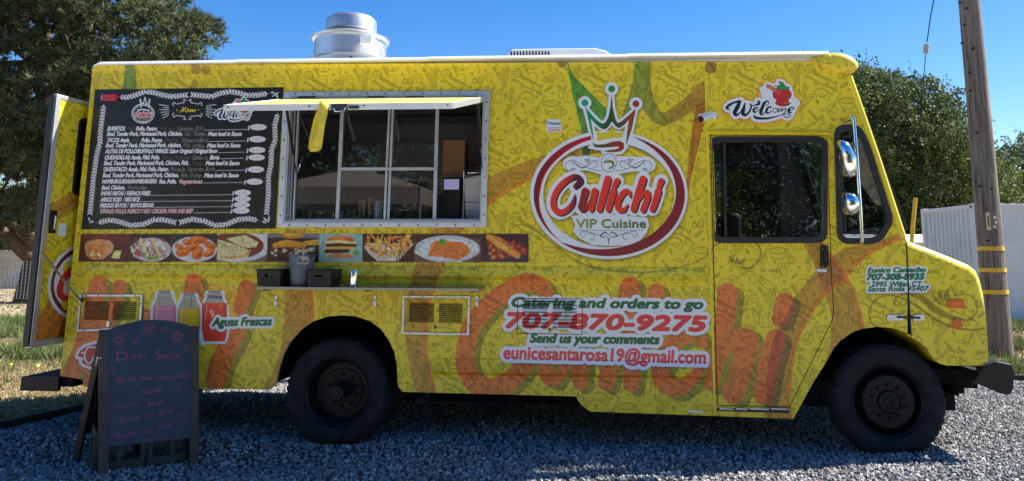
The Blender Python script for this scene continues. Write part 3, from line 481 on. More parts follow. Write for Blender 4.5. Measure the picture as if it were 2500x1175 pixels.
# ---- menu board
def menu(A):
    S = A.stroke; K = alb(34, 36, 40)*.7; Wt = alb(206, 214, 232)
    A.put(A.poly([(234, 220), (692, 214), (672, 558), (201, 560)]), K)
    def vine(pts, step=11.5, L=9.5):
        p = np.array(Lm(pts), float); seg = np.linalg.norm(np.diff(p, axis=0), axis=1); cu = np.concatenate([[0], np.cumsum(seg)]); N = int(cu[-1]/step*1.6)
        A.put(S(p, 1.2), Wt)
        for i in range(N):
            t = (i+.5)/N*cu[-1]; q = np.array([np.interp(t, cu, p[:, 0]), np.interp(t, cu, p[:, 1])]); q2 = np.array([np.interp(t+1, cu, p[:, 0]), np.interp(t+1, cu, p[:, 1])]); d = q2-q; d /= max(np.linalg.norm(d), 1e-6)
            for s_ in (-1, 1):
                e = q+L*(d*.75+s_*np.array([-d[1], d[0]])*.66); A.put(S([q, (q+e)/2, e], [.8, 4.0, 1]), Wt)
    vine([(300, 125), (380, 125), (440, 105), (500, 82), (570, 85), (640, 105), (720, 120), (840, 108)]); vine([(1490, 95), (1400, 108), (1320, 110), (1250, 90), (1180, 80), (1100, 95), (1040, 120), (880, 105)][::-1][::-1])
    vine([(180, 180), (165, 300), (150, 420), (150, 480), (120, 600), (105, 720), (98, 760), (85, 900), (70, 1050)]); vine([(1565, 250), (1540, 350), (1545, 470), (1515, 540), (1510, 660), (1490, 760), (1490, 900), (1475, 1050)])
    vine([(130, 1125), (230, 1100), (300, 1115), (400, 1145), (500, 1135), (580, 1100), (660, 1100), (745, 1120)]); vine([(1410, 1105), (1330, 1090), (1240, 1100), (1150, 1140), (1060, 1145), (980, 1110), (880, 1095), (790, 1120)])
    for a, b in (((1520, 120), (1570, 85)), ((1505, 88), (1540, 88)), ((1560, 100), (1560, 135)), ((160, 150), (168, 100)), ((65, 1125), (100, 1110)), ((60, 1080), (66, 1110)), ((1450, 1080), (1485, 1120)), ((1495, 1070), (1490, 1120)), ((1440, 1110), (1470, 1125))): A.put(S(Lm([a, ((a[0]+b[0])/2, (a[1]+b[1])/2), b]), [1, 4.5, 1]), Wt)
    # small logo
    c = Lm([(492, 255)])[0]; A.put(A.poly(A.ell(*c, 28, 24.5), A.ell(*c, 26, 22.5)[::-1]), Wt); A.put(A.poly(A.ell(*c, 24, 21), A.ell(*c, 22.6, 19.4)[::-1]), Wt)
    A.put(S(Lm([(478, 205), (470, 150), (492, 178), (508, 135), (522, 178), (544, 150), (538, 205)]), 2), Wt)
    for q in ((470, 145), (508, 130), (544, 145)): A.put(A.disc(*Lm([q])[0], 2.2), Wt)
    t = A.text('Culichi', *Lm([(425, 280)])[0], *Lm([(560, 280)])[0], 11, .3, 1.0); A.put(A.grow(t, 1.4), Wt); A.put(t, alb(170, 40, 50))
    A.put(A.text('VIP Cuisine', *Lm([(455, 302)])[0], *Lm([(530, 302)])[0], 4, 0, .2), Wt); A.put(S(Lm([(450, 228), (490, 222), (540, 230)]), 3), Wt); A.put(S(Lm([(460, 316), (522, 316)]), 1.6), Wt)
    # menu title
    Y = alb(190, 176, 50)
    A.put(S(Lm([(785, 245), (800, 225), (812, 205), (808, 240), (832, 205), (828, 240), (845, 235), (858, 222), (850, 218), (846, 232), (860, 240), (872, 222), (872, 240), (886, 222), (886, 240), (895, 224), (896, 238), (908, 224), (908, 242)]), 1.5), Y)
    for q in ((762, 228), (932, 225)): A.put(A.disc(*Lm([q])[0], 1.5), Y)
    for s_ in (-1, 1):
        X = lambda p: Lm([(845+s_*x, y) for x, y in p])
        A.put(S(X([(10, 150), (30, 145), (25, 165), (50, 172), (90, 178), (105, 165), (118, 180), (108, 192)]), 1.5), Wt); A.put(S(X([(10, 298), (30, 302), (22, 280), (50, 275), (90, 270), (105, 284), (116, 262), (108, 252)]), 1.5), Wt)
        for a, b in (((150, 195), (225, 183)), ((150, 212), (190, 206)), ((150, 225), (222, 222)), ((150, 240), (210, 245)), ((150, 252), (200, 268)), ((150, 265), (195, 292))): A.put(S(X([a, b]), 1.4, False), Wt)
    welcome(A, lambda p: Lm([(1060+(x-240)*.2005, 120+(y-120)*.232) for x, y in p]), .2/3.264, False)
    D = alb(92, 96, 104); R_ = alb(180, 60, 80); V = alb(190, 150, 175)
    rows = [(390, [('BURRITOS:', 208, 355, 0), ('Pibil,', 365, 430, 1), ('Pollo, Pastor,', 436, 615, 0), ('Pescado,', 625, 748, 1), ('Camaron, Birria', 760, 985, 2)], (985, 1320), 378), (432, [('Beef, Tender Pork, Marinated Pork, Chicken,', 205, 812, 0), ('Fish, Shrimp,', 820, 1000, 2), ('Meat beef in Sauce', 1010, 1282, 0)], None, 0),
            (482, [('TACOS: Asada,', 203, 392, 0), ('Pibil', 402, 468, 1), ('Pollo, Pastor,', 478, 655, 0), ('Pescado,', 662, 790, 1), ('Camaron,Birria', 800, 1018, 2)], (1018, 1308), 474), (524, [('Beef, Tender Pork, Marinated Pork, chicken,', 195, 803, 0), ('Fish, Shrimp,', 812, 990, 2), ('Meat beef in Sauce', 1002, 1272, 0)], None, 0),
            (571, [('ALITAS DE POLLO/BUFFALO WINGS: Sabor Original / Original flavor', 190, 1092, 0)], (1092, 1300), 567), (620, [('QUESADILLAS: Asada, Pibil, Pollo,', 185, 632, 0), ('Pastor, Pescado,', 642, 872, 1), ('Camaron,', 882, 1015, 2), ('Birria', 1024, 1104, 0)], (1104, 1294), 612),
            (665, [('Beef, Tender Pork, Marinated Pork, Chicken, Fish,', 180, 862, 0), ('Shrimp,', 872, 980, 1), ('Meat beef in Sauce', 990, 1265, 0)], None, 0), (714, [('QUESATACO: Asada, Pibil, Pollo, Pastor,', 175, 702, 0), ('Pescado, Camaron, Birria', 710, 1072, 2)], (1072, 1300), 708),
            (762, [('Beef, Tender Pork, Marinated Pork, Chicken,', 170, 782, 0), ('Fish, Shrimp,', 792, 970, 2), ('Meat beef in Sauce', 980, 1258, 0)], None, 0), (811, [('HAMBURGUESAS/HAMBURGERS:', 166, 608, 0), ('Res, Pollo,', 620, 765, 0), ('Vegetarianas', 775, 968, 3)], (968, 1290), 803),
            (860, [('Beef, Chicken,', 162, 355, 0), ('Vegetarian', 365, 525, 2)], None, 0), (907, [('PAPAS FRITAS / FRENCH FRIES', 156, 555, 0)], (555, 1198), 903), (955, [('ARROZ ROJO  / RED RICE', 152, 470, 0)], (470, 1195), 952), (1002, [('FRIJOLES BAYOS /  BAYOS BEANS', 148, 580, 0)], (580, 1190), 998), (1049, [('TAMALES: POLLO, PUERCO Y RES / CHICKEN, PORK AND BEEF', 144, 893, 3)], (893, 1188), 1045)]
    cols = [Wt, alb(62, 60, 62), D, V]
    for by, segs, rule, ry in rows:
        for t, x0, x1, k in segs:
            a, b = Lm([(x0, by), (x1, by-(x1-x0)*.004)]); m = A.text(t, *a, *b, 10.2, .28, .42)
            if k in (1, 2): m = worn(A, m, int(x0), .3)
            A.put(m, cols[k])
        if rule: A.put(S(Lm([(rule[0], by+1-((rule[0]-144)*.006)), (rule[1], by-4-((rule[0]-144)*.006))]), .9, False), Wt)
    pr = [(1410, 363, '9.50'), (1403, 459, '3.50'), (1400, 545, '9.50'), (1396, 604, '11.50'), (1390, 700, '4.50'), (1380, 797, '9.50'), (1286, 885, '4.50'), (1284, 934, '4.00'), (1278, 981, '4.00'), (1274, 1027, 'N/A')]
    for x, y, t in pr:
        A.put(A.poly(A.ell(*Lm([(x, y)])[0], 20, 7.6)), WHT); a, b = Lm([(x-40, y+14), (x+34, y+12)]); A.put(A.text(t, *a, *b, 7.5, .1, 0), alb(170, 96, 150), .75)
        a, b = Lm([(x-84, y+19), (x-68, y+19)]); A.put(A.text('$', *a, *b, 9.5, .2, .6), Wt)
menu(A_)
def to_image(A, name):
    im = bpy.data.images.new(name, A.W, A.H, alpha=False, float_buffer=True); im.colorspace_settings.name = 'Non-Color'
    buf = np.ones((A.H, A.W, 4), np.float32); buf[..., :3] = A.a; im.pixels.foreach_set(buf.ravel()); im.update(); return im
# ------------------------------------------------------------------ materials
def mat(name, col, rough=.5, metal=0.0, var=0.0, vs=3.0, bump=0.0, bs=60.0, col2=None, spec=.5, trans=0, coat=0, rvar=0):
    m = bpy.data.materials.new(name); m.use_nodes = True; t = m.node_tree; b = t.nodes['Principled BSDF']
    col = tuple(col)[:3]; b.inputs['Base Color'].default_value = (*col, 1); b.inputs['Roughness'].default_value = rough; b.inputs['Metallic'].default_value = metal
    b.inputs['Specular IOR Level'].default_value = spec; b.inputs['Transmission Weight'].default_value = trans; b.inputs['Coat Weight'].default_value = coat
    tc = t.nodes.new('ShaderNodeTexCoord')
    if var or col2 is not None:
        n = t.nodes.new('ShaderNodeTexNoise'); n.inputs['Scale'].default_value = vs; n.inputs['Detail'].default_value = 6; n.inputs['Roughness'].default_value = .62
        t.links.new(tc.outputs['Object'], n.inputs['Vector'])
        r = t.nodes.new('ShaderNodeMapRange'); r.inputs[1].default_value = .32; r.inputs[2].default_value = .68; t.links.new(n.outputs[0], r.inputs[0])
        mx = t.nodes.new('ShaderNodeMix'); mx.data_type = 'RGBA'; c2 = tuple(col2)[:3] if col2 is not None else tuple(min(1, c*(1-var)) for c in col)
        mx.inputs[6].default_value = (*(col if col2 is not None else tuple(min(1, c*(1+var)) for c in col)), 1); mx.inputs[7].default_value = (*c2, 1)
        t.links.new(r.outputs[0], mx.inputs[0]); t.links.new(mx.outputs[2], b.inputs['Base Color'])
        if rvar:
            q = t.nodes.new('ShaderNodeMapRange'); q.inputs[3].default_value = rough; q.inputs[4].default_value = rough+rvar; t.links.new(n.outputs[0], q.inputs[0]); t.links.new(q.outputs[0], b.inputs['Roughness'])
    if bump:
        n2 = t.nodes.new('ShaderNodeTexNoise'); n2.inputs['Scale'].default_value = bs; n2.inputs['Detail'].default_value = 5; t.links.new(tc.outputs['Object'], n2.inputs['Vector'])
        bp = t.nodes.new('ShaderNodeBump'); bp.inputs['Strength'].default_value = bump; bp.inputs['Distance'].default_value = .02; t.links.new(n2.outputs[0], bp.inputs['Height']); t.links.new(bp.outputs[0], b.inputs['Normal'])
    return m
def print_mat(name, img, rough=.28):
    m = bpy.data.materials.new(name); m.use_nodes = True; t = m.node_tree; b = t.nodes['Principled BSDF']
    tx = t.nodes.new('ShaderNodeTexImage'); tx.image = img; tx.extension = 'EXTEND'; tc = t.nodes.new('ShaderNodeTexCoord'); t.links.new(tc.outputs['UV'], tx.inputs[0])
    n = t.nodes.new('ShaderNodeTexNoise'); n.inputs['Scale'].default_value = 1.6; n.inputs['Detail'].default_value = 8; n.inputs['Roughness'].default_value = .7; t.links.new(tc.outputs['Object'], n.inputs['Vector'])
    r = t.nodes.new('ShaderNodeMapRange'); r.inputs[1].default_value = .35; r.inputs[2].default_value = .7; r.inputs[3].default_value = 1.0; r.inputs[4].default_value = .9; t.links.new(n.outputs[0], r.inputs[0])
    mx = t.nodes.new('ShaderNodeMix'); mx.data_type = 'RGBA'; mx.blend_type = 'MULTIPLY'; mx.inputs[0].default_value = 1; t.links.new(tx.outputs[0], mx.inputs[6]); t.links.new(r.outputs[0], mx.inputs[7]); t.links.new(mx.outputs[2], b.inputs['Base Color'])
    q = t.nodes.new('ShaderNodeMapRange'); q.inputs[3].default_value = rough-.06; q.inputs[4].default_value = rough+.16; t.links.new(n.outputs[0], q.inputs[0]); t.links.new(q.outputs[0], b.inputs['Roughness'])
    n2 = t.nodes.new('ShaderNodeTexNoise'); n2.inputs['Scale'].default_value = 2.4; n2.inputs['Detail'].default_value = 3; t.links.new(tc.outputs['Object'], n2.inputs['Vector'])
    bp = t.nodes.new('ShaderNodeBump'); bp.inputs['Strength'].default_value = .25; bp.inputs['Distance'].default_value = .02; t.links.new(n2.outputs[0], bp.inputs['Height']); t.links.new(bp.outputs[0], b.inputs['Normal'])
    return m
def glass_mat(name, tint, refl=.10, rough=0.0):
    m = bpy.data.materials.new(name); m.use_nodes = True; t = m.node_tree; t.nodes.clear()
    o = t.nodes.new('ShaderNodeOutputMaterial'); tr = t.nodes.new('ShaderNodeBsdfTransparent'); tr.inputs[0].default_value = (*tint, 1)
    g = t.nodes.new('ShaderNodeBsdfGlossy'); g.inputs['Roughness'].default_value = rough; g.inputs[0].default_value = (.95, .97, 1, 1)
    lw = t.nodes.new('ShaderNodeFresnel'); lw.inputs[0].default_value = 1.5; ad = t.nodes.new('ShaderNodeMath'); ad.operation = 'ADD'; ad.inputs[1].default_value = refl; t.links.new(lw.outputs[0], ad.inputs[0])
    mx = t.nodes.new('ShaderNodeMixShader'); t.links.new(ad.outputs[0], mx.inputs[0]); t.links.new(tr.outputs[0], mx.inputs[1]); t.links.new(g.outputs[0], mx.inputs[2]); t.links.new(mx.outputs[0], o.inputs[0]); return m
IMG = to_image(A_, 'side_print')
M = {}
M['wrap'] = print_mat('wrap_print', IMG)
M['sticker'] = print_mat('sticker_print', IMG, .28); M['menu'] = print_mat('menu_print', IMG, .22)
M['yellow'] = mat('yellow_vinyl', YEL, .32, 0, .08, 4, .12, 6)
M['white'] = mat('white_paint', (.78, .78, .76), .4, 0, .08, 3)
M['gelcoat'] = mat('white_gelcoat', (.72, .73, .74), .3, 0, .05, 3)
M['black'] = mat('black_rubber', (.012, .012, .013), .45, 0, .3, 20, .1, 80)
M['blackp'] = mat('black_plastic', (.009, .009, .010), .42, 0, .2, 30, spec=.35)
M['under'] = mat('undercarriage_steel', (.008, .008, .008), .8, 0, .4, 9, .2, 40, spec=.25)
M['tyre'] = mat('tyre_rubber', (.006, .007, .009), .8, 0, 0, 14, .35, 90, (.022, .024, .028), spec=.25)
M['rim'] = mat('black_rim_paint', (.007, .008, .010), .5, 0, .35, 12, .1, 60, spec=.25)
M['alu'] = mat('brushed_aluminium', (.66, .68, .71), .34, .85, .14, 5, .12, 30, rvar=.2)
M['aluP'] = mat('mill_aluminium', (.52, .55, .60), .42, .55, .12, 6, .1, 40)
M['chrome'] = mat('chrome', (.86, .87, .88), .09, 1, .06, 5)
M['steel'] = mat('spun_aluminium', (.58, .58, .59), .28, .9, .16, 2.5, .12, 4, rvar=.25)
M['inox'] = mat('kitchen_stainless', (.15, .15, .16), .36, .8, .15, 3)
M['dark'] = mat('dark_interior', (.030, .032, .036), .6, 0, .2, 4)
M['screw'] = mat('screw_steel', (.07, .07, .08), .4, .6)
M['red'] = mat('red_lens', (.55, .02, .025), .2, 0, .2, 40, coat=.5)
M['amber'] = mat('amber_lens', (.85, .20, .01), .22, 0, .15, 40, coat=.5)
M['orange'] = mat('orange_reflector', (.72, .14, .015), .25, 0, .1, 50)
M['glass'] = glass_mat('window_glass', (.74, .77, .79), .02); M['glassdark'] = glass_mat('tinted_glass', (.34, .37, .39), .0)
M['tarp'] = mat('yellow_webbing', (.80, .60, .04), .6, 0, .16, 18, .3, 120)

# ------------------------------------------------------------------ mesh building
class MB:
    def __init__(s): s.v = []; s.f = []
    def add(s, vs, fs):
        k = len(s.v); s.v += [tuple(v) for v in vs]; s.f += [tuple(k+i for i in f) for f in fs]; return s
    def box(s, x0, x1, y0, y1, z0, z1):
        return s.add([(x, y, z) for x in (x0, x1) for y in (y0, y1) for z in (z0, z1)], [(0, 1, 3, 2), (4, 6, 7, 5), (0, 4, 5, 1), (2, 3, 7, 6), (0, 2, 6, 4), (1, 5, 7, 3)])
    def hexa(s, a, b):
        """solid between quads a and b (same winding)"""
        return s.add(list(a)+list(b), [(0, 1, 2, 3), (7, 6, 5, 4), (0, 4, 5, 1), (1, 5, 6, 2), (2, 6, 7, 3), (3, 7, 4, 0)])
    def beam(s, p, q, w, d, up=(0, 1, 0)):
        p, q = Vector(p), Vector(q); a = (q-p).normalized(); u = Vector(up); u = (u-a*u.dot(a)).normalized(); r = a.cross(u)
        c = [(-1, -1), (1, -1), (1, 1), (-1, 1)]
        return s.hexa([p+r*w/2*i+u*d/2*j for i, j in c], [q+r*w/2*i+u*d/2*j for i, j in c])
    def prism(s, pts, y0, y1):
        n = len(pts); vs = [(x, y0, z) for x, z in pts]+[(x, y1, z) for x, z in pts]
        return s.add(vs, [tuple(range(n)), tuple(range(2*n-1, n-1, -1))]+[(i, n+i, n+(i+1) % n, (i+1) % n) for i in range(n)])
    def cyl(s, p, q, r0, r1=None, n=16, caps=True):
        r1 = r0 if r1 is None else r1; p, q = Vector(p), Vector(q); a = (q-p).normalized(); u = a.orthogonal().normalized(); w = a.cross(u)
        vs = [p+(u*math.cos(2*PI*i/n)+w*math.sin(2*PI*i/n))*r0 for i in range(n)]+[q+(u*math.cos(2*PI*i/n)+w*math.sin(2*PI*i/n))*r1 for i in range(n)]
        return s.add(vs, [(i, (i+1) % n, n+(i+1) % n, n+i) for i in range(n)]+([tuple(range(n-1, -1, -1)), tuple(range(n, 2*n))] if caps else []))
    def tube(s, pts, r, n=8, flat=None):
        P_ = [Vector(p) for p in pts]; m = len(P_); R_ = [r]*m if not hasattr(r, '__len__') else r; vs = []; u = None
        for i in range(m):
            a = (P_[min(i+1, m-1)]-P_[max(i-1, 0)]).normalized()
            u = a.orthogonal().normalized() if u is None else (u-a*u.dot(a)).normalized(); w = a.cross(u)
            vs += [P_[i]+(u*math.cos(2*PI*j/n)+w*math.sin(2*PI*j/n))*R_[i] for j in range(n)]
        fs = [(i*n+j, i*n+(j+1) % n, (i+1)*n+(j+1) % n, (i+1)*n+j) for i in range(m-1) for j in range(n)]
        return s.add(vs, fs+[tuple(range(n-1, -1, -1)), tuple(range((m-1)*n, m*n))])
    def lathe(s, prof, c, axis='y', n=48):
        """prof: (radius, height) pairs around an axis through c"""
        c = Vector(c); vs = []; m = len(prof)
        for r, h in prof:
            for j in range(n):
                a = 2*PI*j/n; vs.append(c+(Vector((r*math.cos(a), h, r*math.sin(a))) if axis == 'y' else Vector((r*math.cos(a), r*math.sin(a), h))))
        return s.add(vs, [(i*n+j, i*n+(j+1) % n, (i+1)*n+(j+1) % n, (i+1)*n+j) for i in range(m-1) for j in range(n)])
    def build(s, name, m, parent=None, smooth=False, bevel=0, seg=2, angle=40, recalc=True, solid=0, sub=0):
        me = bpy.data.meshes.new(name); me.from_pydata(s.v, [], s.f)
        if recalc:
            b = bmesh.new(); b.from_mesh(me); bmesh.ops.recalc_face_normals(b, faces=b.faces); b.to_mesh(me); b.free()
        return place(me, name, m, parent, smooth, bevel, seg, angle, solid)
def place(me, name, m, parent=None, smooth=False, bevel=0, seg=2, angle=40, solid=0):
    ob = bpy.data.objects.new(name, me); COL.objects.link(ob)
    for q in (m if isinstance(m, (list, tuple)) else [m]): me.materials.append(M[q] if isinstance(q, str) else q)
    if smooth:
        for p in me.polygons: p.use_smooth = True
        try: me.set_sharp_from_angle(angle=math.radians(angle))
        except Exception: pass
    if solid:
        md = ob.modifiers.new('thick', 'SOLIDIFY'); md.thickness = solid; md.offset = 0
    if bevel:
        md = ob.modifiers.new('edge', 'BEVEL'); md.width = bevel; md.segments = seg; md.limit_method = 'ANGLE'; md.angle_limit = math.radians(35); md.harden_normals = False
    if parent is not None: adopt(ob, parent)
    return ob
WM = {}
def wloc(o): return WM.get(o.name, Vector(o.location))
def adopt(ob, parent):
    ob.parent = parent; ob.matrix_parent_inverse = Matrix.Translation(-wloc(parent)); WM[ob.name] = Vector((0, 0, 0))+Vector(ob.location)
def thing(name, label, cat, loc=(0, 0, 0), group=None):
    o = bpy.data.objects.new(name, None); COL.objects.link(o); o.location = loc; o.empty_display_size = .2
    return tag(o, label, cat, group)
def tag(o, label, cat=None, group=None, kind=None):
    o['label'] = label
    if cat: o['category'] = cat
    if group: o['group'] = group
    if kind: o['kind'] = kind
    return o
def stuff(o): o['kind'] = 'stuff'; return o
def structure(o, label=None):
    o['kind'] = 'structure'
    if label: o['label'] = label
    return o
def copy_part(o, parent, dx=(0, 0, 0)):
    c = o.copy(); COL.objects.link(c); c.parent = parent; c.location = Vector(o.location)+Vector(dx); c.matrix_parent_inverse = Matrix.Translation(-wloc(parent)); WM[c.name] = c.location.copy(); return c
def uv_planar(me, A, fn=None):
    uv = me.uv_layers.new(name='UVMap') if not me.uv_layers else me.uv_layers[0]
    for l in me.loops:
        c = me.vertices[l.vertex_index].co; x, z = (c.x, c.z) if fn is None else fn(c)
        uv.data[l.index].uv = ((x-A.x0)*A.ppm/A.W, (z-A.z0)*A.ppm/A.H)
def rrect(pts, r, n=5):
    """round the corners of a polygon"""
    o = []; m = len(pts)
    for i in range(m):
        p = Vector(pts[i]); a = Vector(pts[i-1])-p; b = Vector(pts[(i+1) % m])-p; rr = r[i] if hasattr(r, '__len__') else r
        rr = min(rr, a.length*.48, b.length*.48); a.normalize(); b.normalize(); s, e = p+a*rr, p+b*rr
        for k in range(n+1):
            t = k/n; o.append(tuple(s*(1-t)**2+p*2*t*(1-t)+e*t*t))
    return o
def sheet(outer, holes=(), cuts_z=(), cuts_x=(), yfn=lambda x, z: 0.0):
    b = bmesh.new(); es = []
    for ring in [outer]+list(holes):
        vs = [b.verts.new((x, 0, z)) for x, z in ring]; es += [b.edges.new((vs[i], vs[(i+1) % len(vs)])) for i in range(len(vs))]
    bmesh.ops.triangle_fill(b, use_beauty=True, use_dissolve=False, edges=es, normal=(0, -1, 0))
    for z in cuts_z: bmesh.ops.bisect_plane(b, geom=b.verts[:]+b.edges[:]+b.faces[:], plane_co=(0, 0, z), plane_no=(0, 0, 1))
    for x in cuts_x: bmesh.ops.bisect_plane(b, geom=b.verts[:]+b.edges[:]+b.faces[:], plane_co=(x, 0, 0), plane_no=(1, 0, 0))
    for v in b.verts: v.co.y = yfn(v.co.x, v.co.z)
    for f in b.faces:
        if f.normal.y > 0: f.normal_flip()
    b.normal_update()
    for f in b.faces:
        if f.normal.y > 0: f.normal_flip()
    me = bpy.data.meshes.new('sheet'); b.to_mesh(me); b.free(); return me
def pxs(l, y=0.0): return [XZ(a, b, y) for a, b in l]
def frame_ring(outer, inner, y0, y1):
    """solid ring between two closed outlines with the same number of points"""
    n = len(outer); vs = [(x, y0, z) for x, z in outer]+[(x, y0, z) for x, z in inner]+[(x, y1, z) for x, z in outer]+[(x, y1, z) for x, z in inner]; fs = []
    for i in range(n):
        j = (i+1) % n; fs += [(i, j, n+j, n+i), (2*n+i, 3*n+i, 3*n+j, 2*n+j), (i, 2*n+i, 2*n+j, j), (n+i, n+j, 3*n+j, 3*n+i)]
    return MB().add(vs, fs)
def flat_part(name, ring, y, m, parent, art=None, thick=.0):
    me = sheet(ring, yfn=lambda x, z: y); uv_planar(me, art or A_); return place(me, name, m, parent)

# ------------------------------------------------------------------ the food truck
WID = 2.15
T = thing('food_truck', 'yellow wrapped food truck with raised serving window awning', 'food truck', (0, 0, 0))
side = [(147, 918), (203, 927), (203, 944), (655, 952), (671, 944), (675, 931), (683, 895), (693, 863), (711, 832), (737, 804), (764, 785), (800, 773), (837, 770), (870, 773), (905, 785), (930, 804), (950, 832), (962, 858), (969, 890), (971, 942), (982, 957),
        (1405, 968), (1420, 990), (1440, 1005), (1937, 1023), (1985, 935), (2015, 888), (2034, 853), (2052, 832), (2080, 812), (2105, 803), (2140, 798), (2177, 801), (2205, 810), (2222, 818), (2213, 590), (2211, 583), (2078, 186), (2060, 150), (236, 162), (226, 172)]
side_p = pxs(side); side_p = [(x, min(z, 2.945)) for x, z in side_p]
win = pxs([(703, 236), (1185, 236), (1176, 543), (690, 543)])
door_o = pxs([(1733, 329), (2020, 331), (2031, 680), (2037, 762), (2033, 782), (1928, 995), (1750, 991)])
quart = rrect(pxs([(2037, 307), (2100, 307), (2120, 350), (2180, 538), (2148, 594), (2045, 594)]), [.09, .08, .1, .05, .08, .09], 5)
ZS = [2.945, 2.905, 2.858, 2.852, 1.328, 1.322, 1.29, 1.25, 1.222, 1.187, 1.182, .642, .636, .59, .545, .52, .49, .486]
def prof(x, z):
    y = np.interp(z, [2.852, 2.858, 2.905, 2.945], [0, -.005, -.005, -.03]) if z > 2.852 else 0
    if -2.74 < x < 2.27: y += np.interp(z, [1.182, 1.187, 1.222, 1.25, 1.29, 1.322, 1.328], [0, -.005, -.004, -.030, -.020, -.008, 0])
    if .21 < x < 2.27: y += np.interp(z, [.486, .49, .52, .545, .59, .636, .642], [0, -.005, -.008, -.032, -.020, -.008, 0])
    return float(y)
me = sheet(side_p, [win, door_o, quart], ZS, [.205, .212, 2.264, 2.276, -2.745], prof)
uv_planar(me, A_)
shell = place(me, 'body_panel', 'wrap', T); md = shell.modifiers.new('thick', 'SOLIDIFY'); md.thickness = .022; md.offset = -1
# inner lining, far side, rear, roof, floor
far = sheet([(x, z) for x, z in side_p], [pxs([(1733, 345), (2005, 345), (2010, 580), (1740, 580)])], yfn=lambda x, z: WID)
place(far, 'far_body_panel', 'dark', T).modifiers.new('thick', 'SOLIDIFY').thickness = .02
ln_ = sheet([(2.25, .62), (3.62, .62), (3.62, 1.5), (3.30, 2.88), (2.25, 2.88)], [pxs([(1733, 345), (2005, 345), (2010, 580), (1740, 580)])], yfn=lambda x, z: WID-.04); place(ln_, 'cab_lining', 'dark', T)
b = MB(); b.box(-2.73, 2.25, .12, .14, 1.42, 1.61); b.box(-2.73, -1.12, .10, .12, 1.6, 2.9); b.box(.64, 2.25, .10, .12, 1.42, 2.9); b.box(-1.12, .64, .10, .12, 2.72, 2.9); b.build('interior_lining', 'inox', T)
b = MB(); b.box(-2.72, 3.40, .77, WID-.02, .55, .60); b.box(-2.72, -1.08, .03, .77, .55, .60); b.box(.06, 2.86, .03, .77, .55, .60); b.build('floor_pan', 'under', T)
MB().box(-2.72, 3.3, .03, WID-.02, 2.90, 2.94).build('ceiling_panel', 'white', T)
b = MB(); b.box(-2.745, -2.70, .02, .42, .5, 2.92); b.box(-2.745, -2.70, 1.25, WID-.02, .5, 2.92); b.box(-2.745, -2.70, .42, 1.25, 2.68, 2.92); b.build('rear_wall', 'yellow', T)
yz = [(-.036, 2.944), (-.048, 2.948), (-.036, 2.966), (-.006, 2.981), (.12, 2.992), (.6, 3.015), (WID/2, 3.022), (WID-.6, 3.015), (WID-.12, 2.992), (WID+.028, 2.978), (WID+.042, 2.96), (WID+.036, 2.944)]
b = MB(); xs = [-2.70, -2.66, -1.5, -1.49, 0.1, .11, 1.7, 1.71, 3.245]; n = len(yz); vs = []
for i, x in enumerate(xs):
    for y, z in yz: vs.append((x, y, z-(.02 if i == 0 else 0)+(.003 if i in (3, 5, 7) else 0)))
b.add(vs, [(i*n+j, i*n+j+1, (i+1)*n+j+1, (i+1)*n+j) for i in range(len(xs)-1) for j in range(n-1)]+[tuple(range(n)), tuple(range(len(vs)-1, len(vs)-n-1, -1))]+[(i*n, (i+1)*n, (i+1)*n+n-1, i*n+n-1) for i in range(len(xs)-1)])
b.build('roof', 'white', T, smooth=True, angle=50)
# rounded front cap over the windscreen
cp = pxs([(1978, 150), (1996, 138), (2022, 131), (2046, 130), (2066, 134), (2082, 142), (2093, 153), (2095, 163), (2090, 172), (2080, 179), (2066, 184), (2040, 184), (2000, 168)])
b = MB(); cxm = sum(p[0] for p in cp)/len(cp); czm = sum(p[1] for p in cp)/len(cp)-.02; n = len(cp); vs = []; ys = [(-.052, .35), (-.045, .66), (-.03, .88), (-.005, 1), (.2, 1.02), (WID/2, 1.1), (WID-.2, 1.02), (WID+.005, 1), (WID+.03, .88), (WID+.045, .66), (WID+.052, .35)]
for y, s_ in ys:
    for x, z in cp: vs.append((cxm+(x-cxm)*s_, y, czm+(z-czm)*s_))
b.add(vs, [(i*n+j, i*n+(j+1) % n, (i+1)*n+(j+1) % n, (i+1)*n+j) for i in range(len(ys)-1) for j in range(n)]+[tuple(range(n)), tuple(range(len(vs)-1, len(vs)-n-1, -1))])
o = b.build('front_cap', 'wrap', T, smooth=True, angle=75); uv_planar(o.data, A_)
# windscreen pillars, windscreen
a, c = Vector((*XZ(2076, 186), 0)), Vector((*XZ(2210, 582), 0))
for y in (.012, WID-.012): MB().tube([(a.x-.008, y, a.y), ((a.x+c.x)/2-.004, y, (a.y+c.y)/2), (c.x-.012, y, c.y)], .026, 10).build('windscreen_pillar', 'yellow' if y < 1 else 'dark', T, smooth=True)
for yy in (.05, WID-.05): MB().beam((a.x+.022, yy, a.y-.06), (c.x+.022, yy, c.y+.06), .035, .05).build('windscreen_rubber', 'black', T)
MB().add([(a.x+.01, .05, a.y-.03), (a.x+.01, WID-.05, a.y-.03), (c.x+.01, WID-.05, c.y), (c.x+.01, .05, c.y)], [(0, 1, 2, 3)]).build('windscreen', 'glass', T)
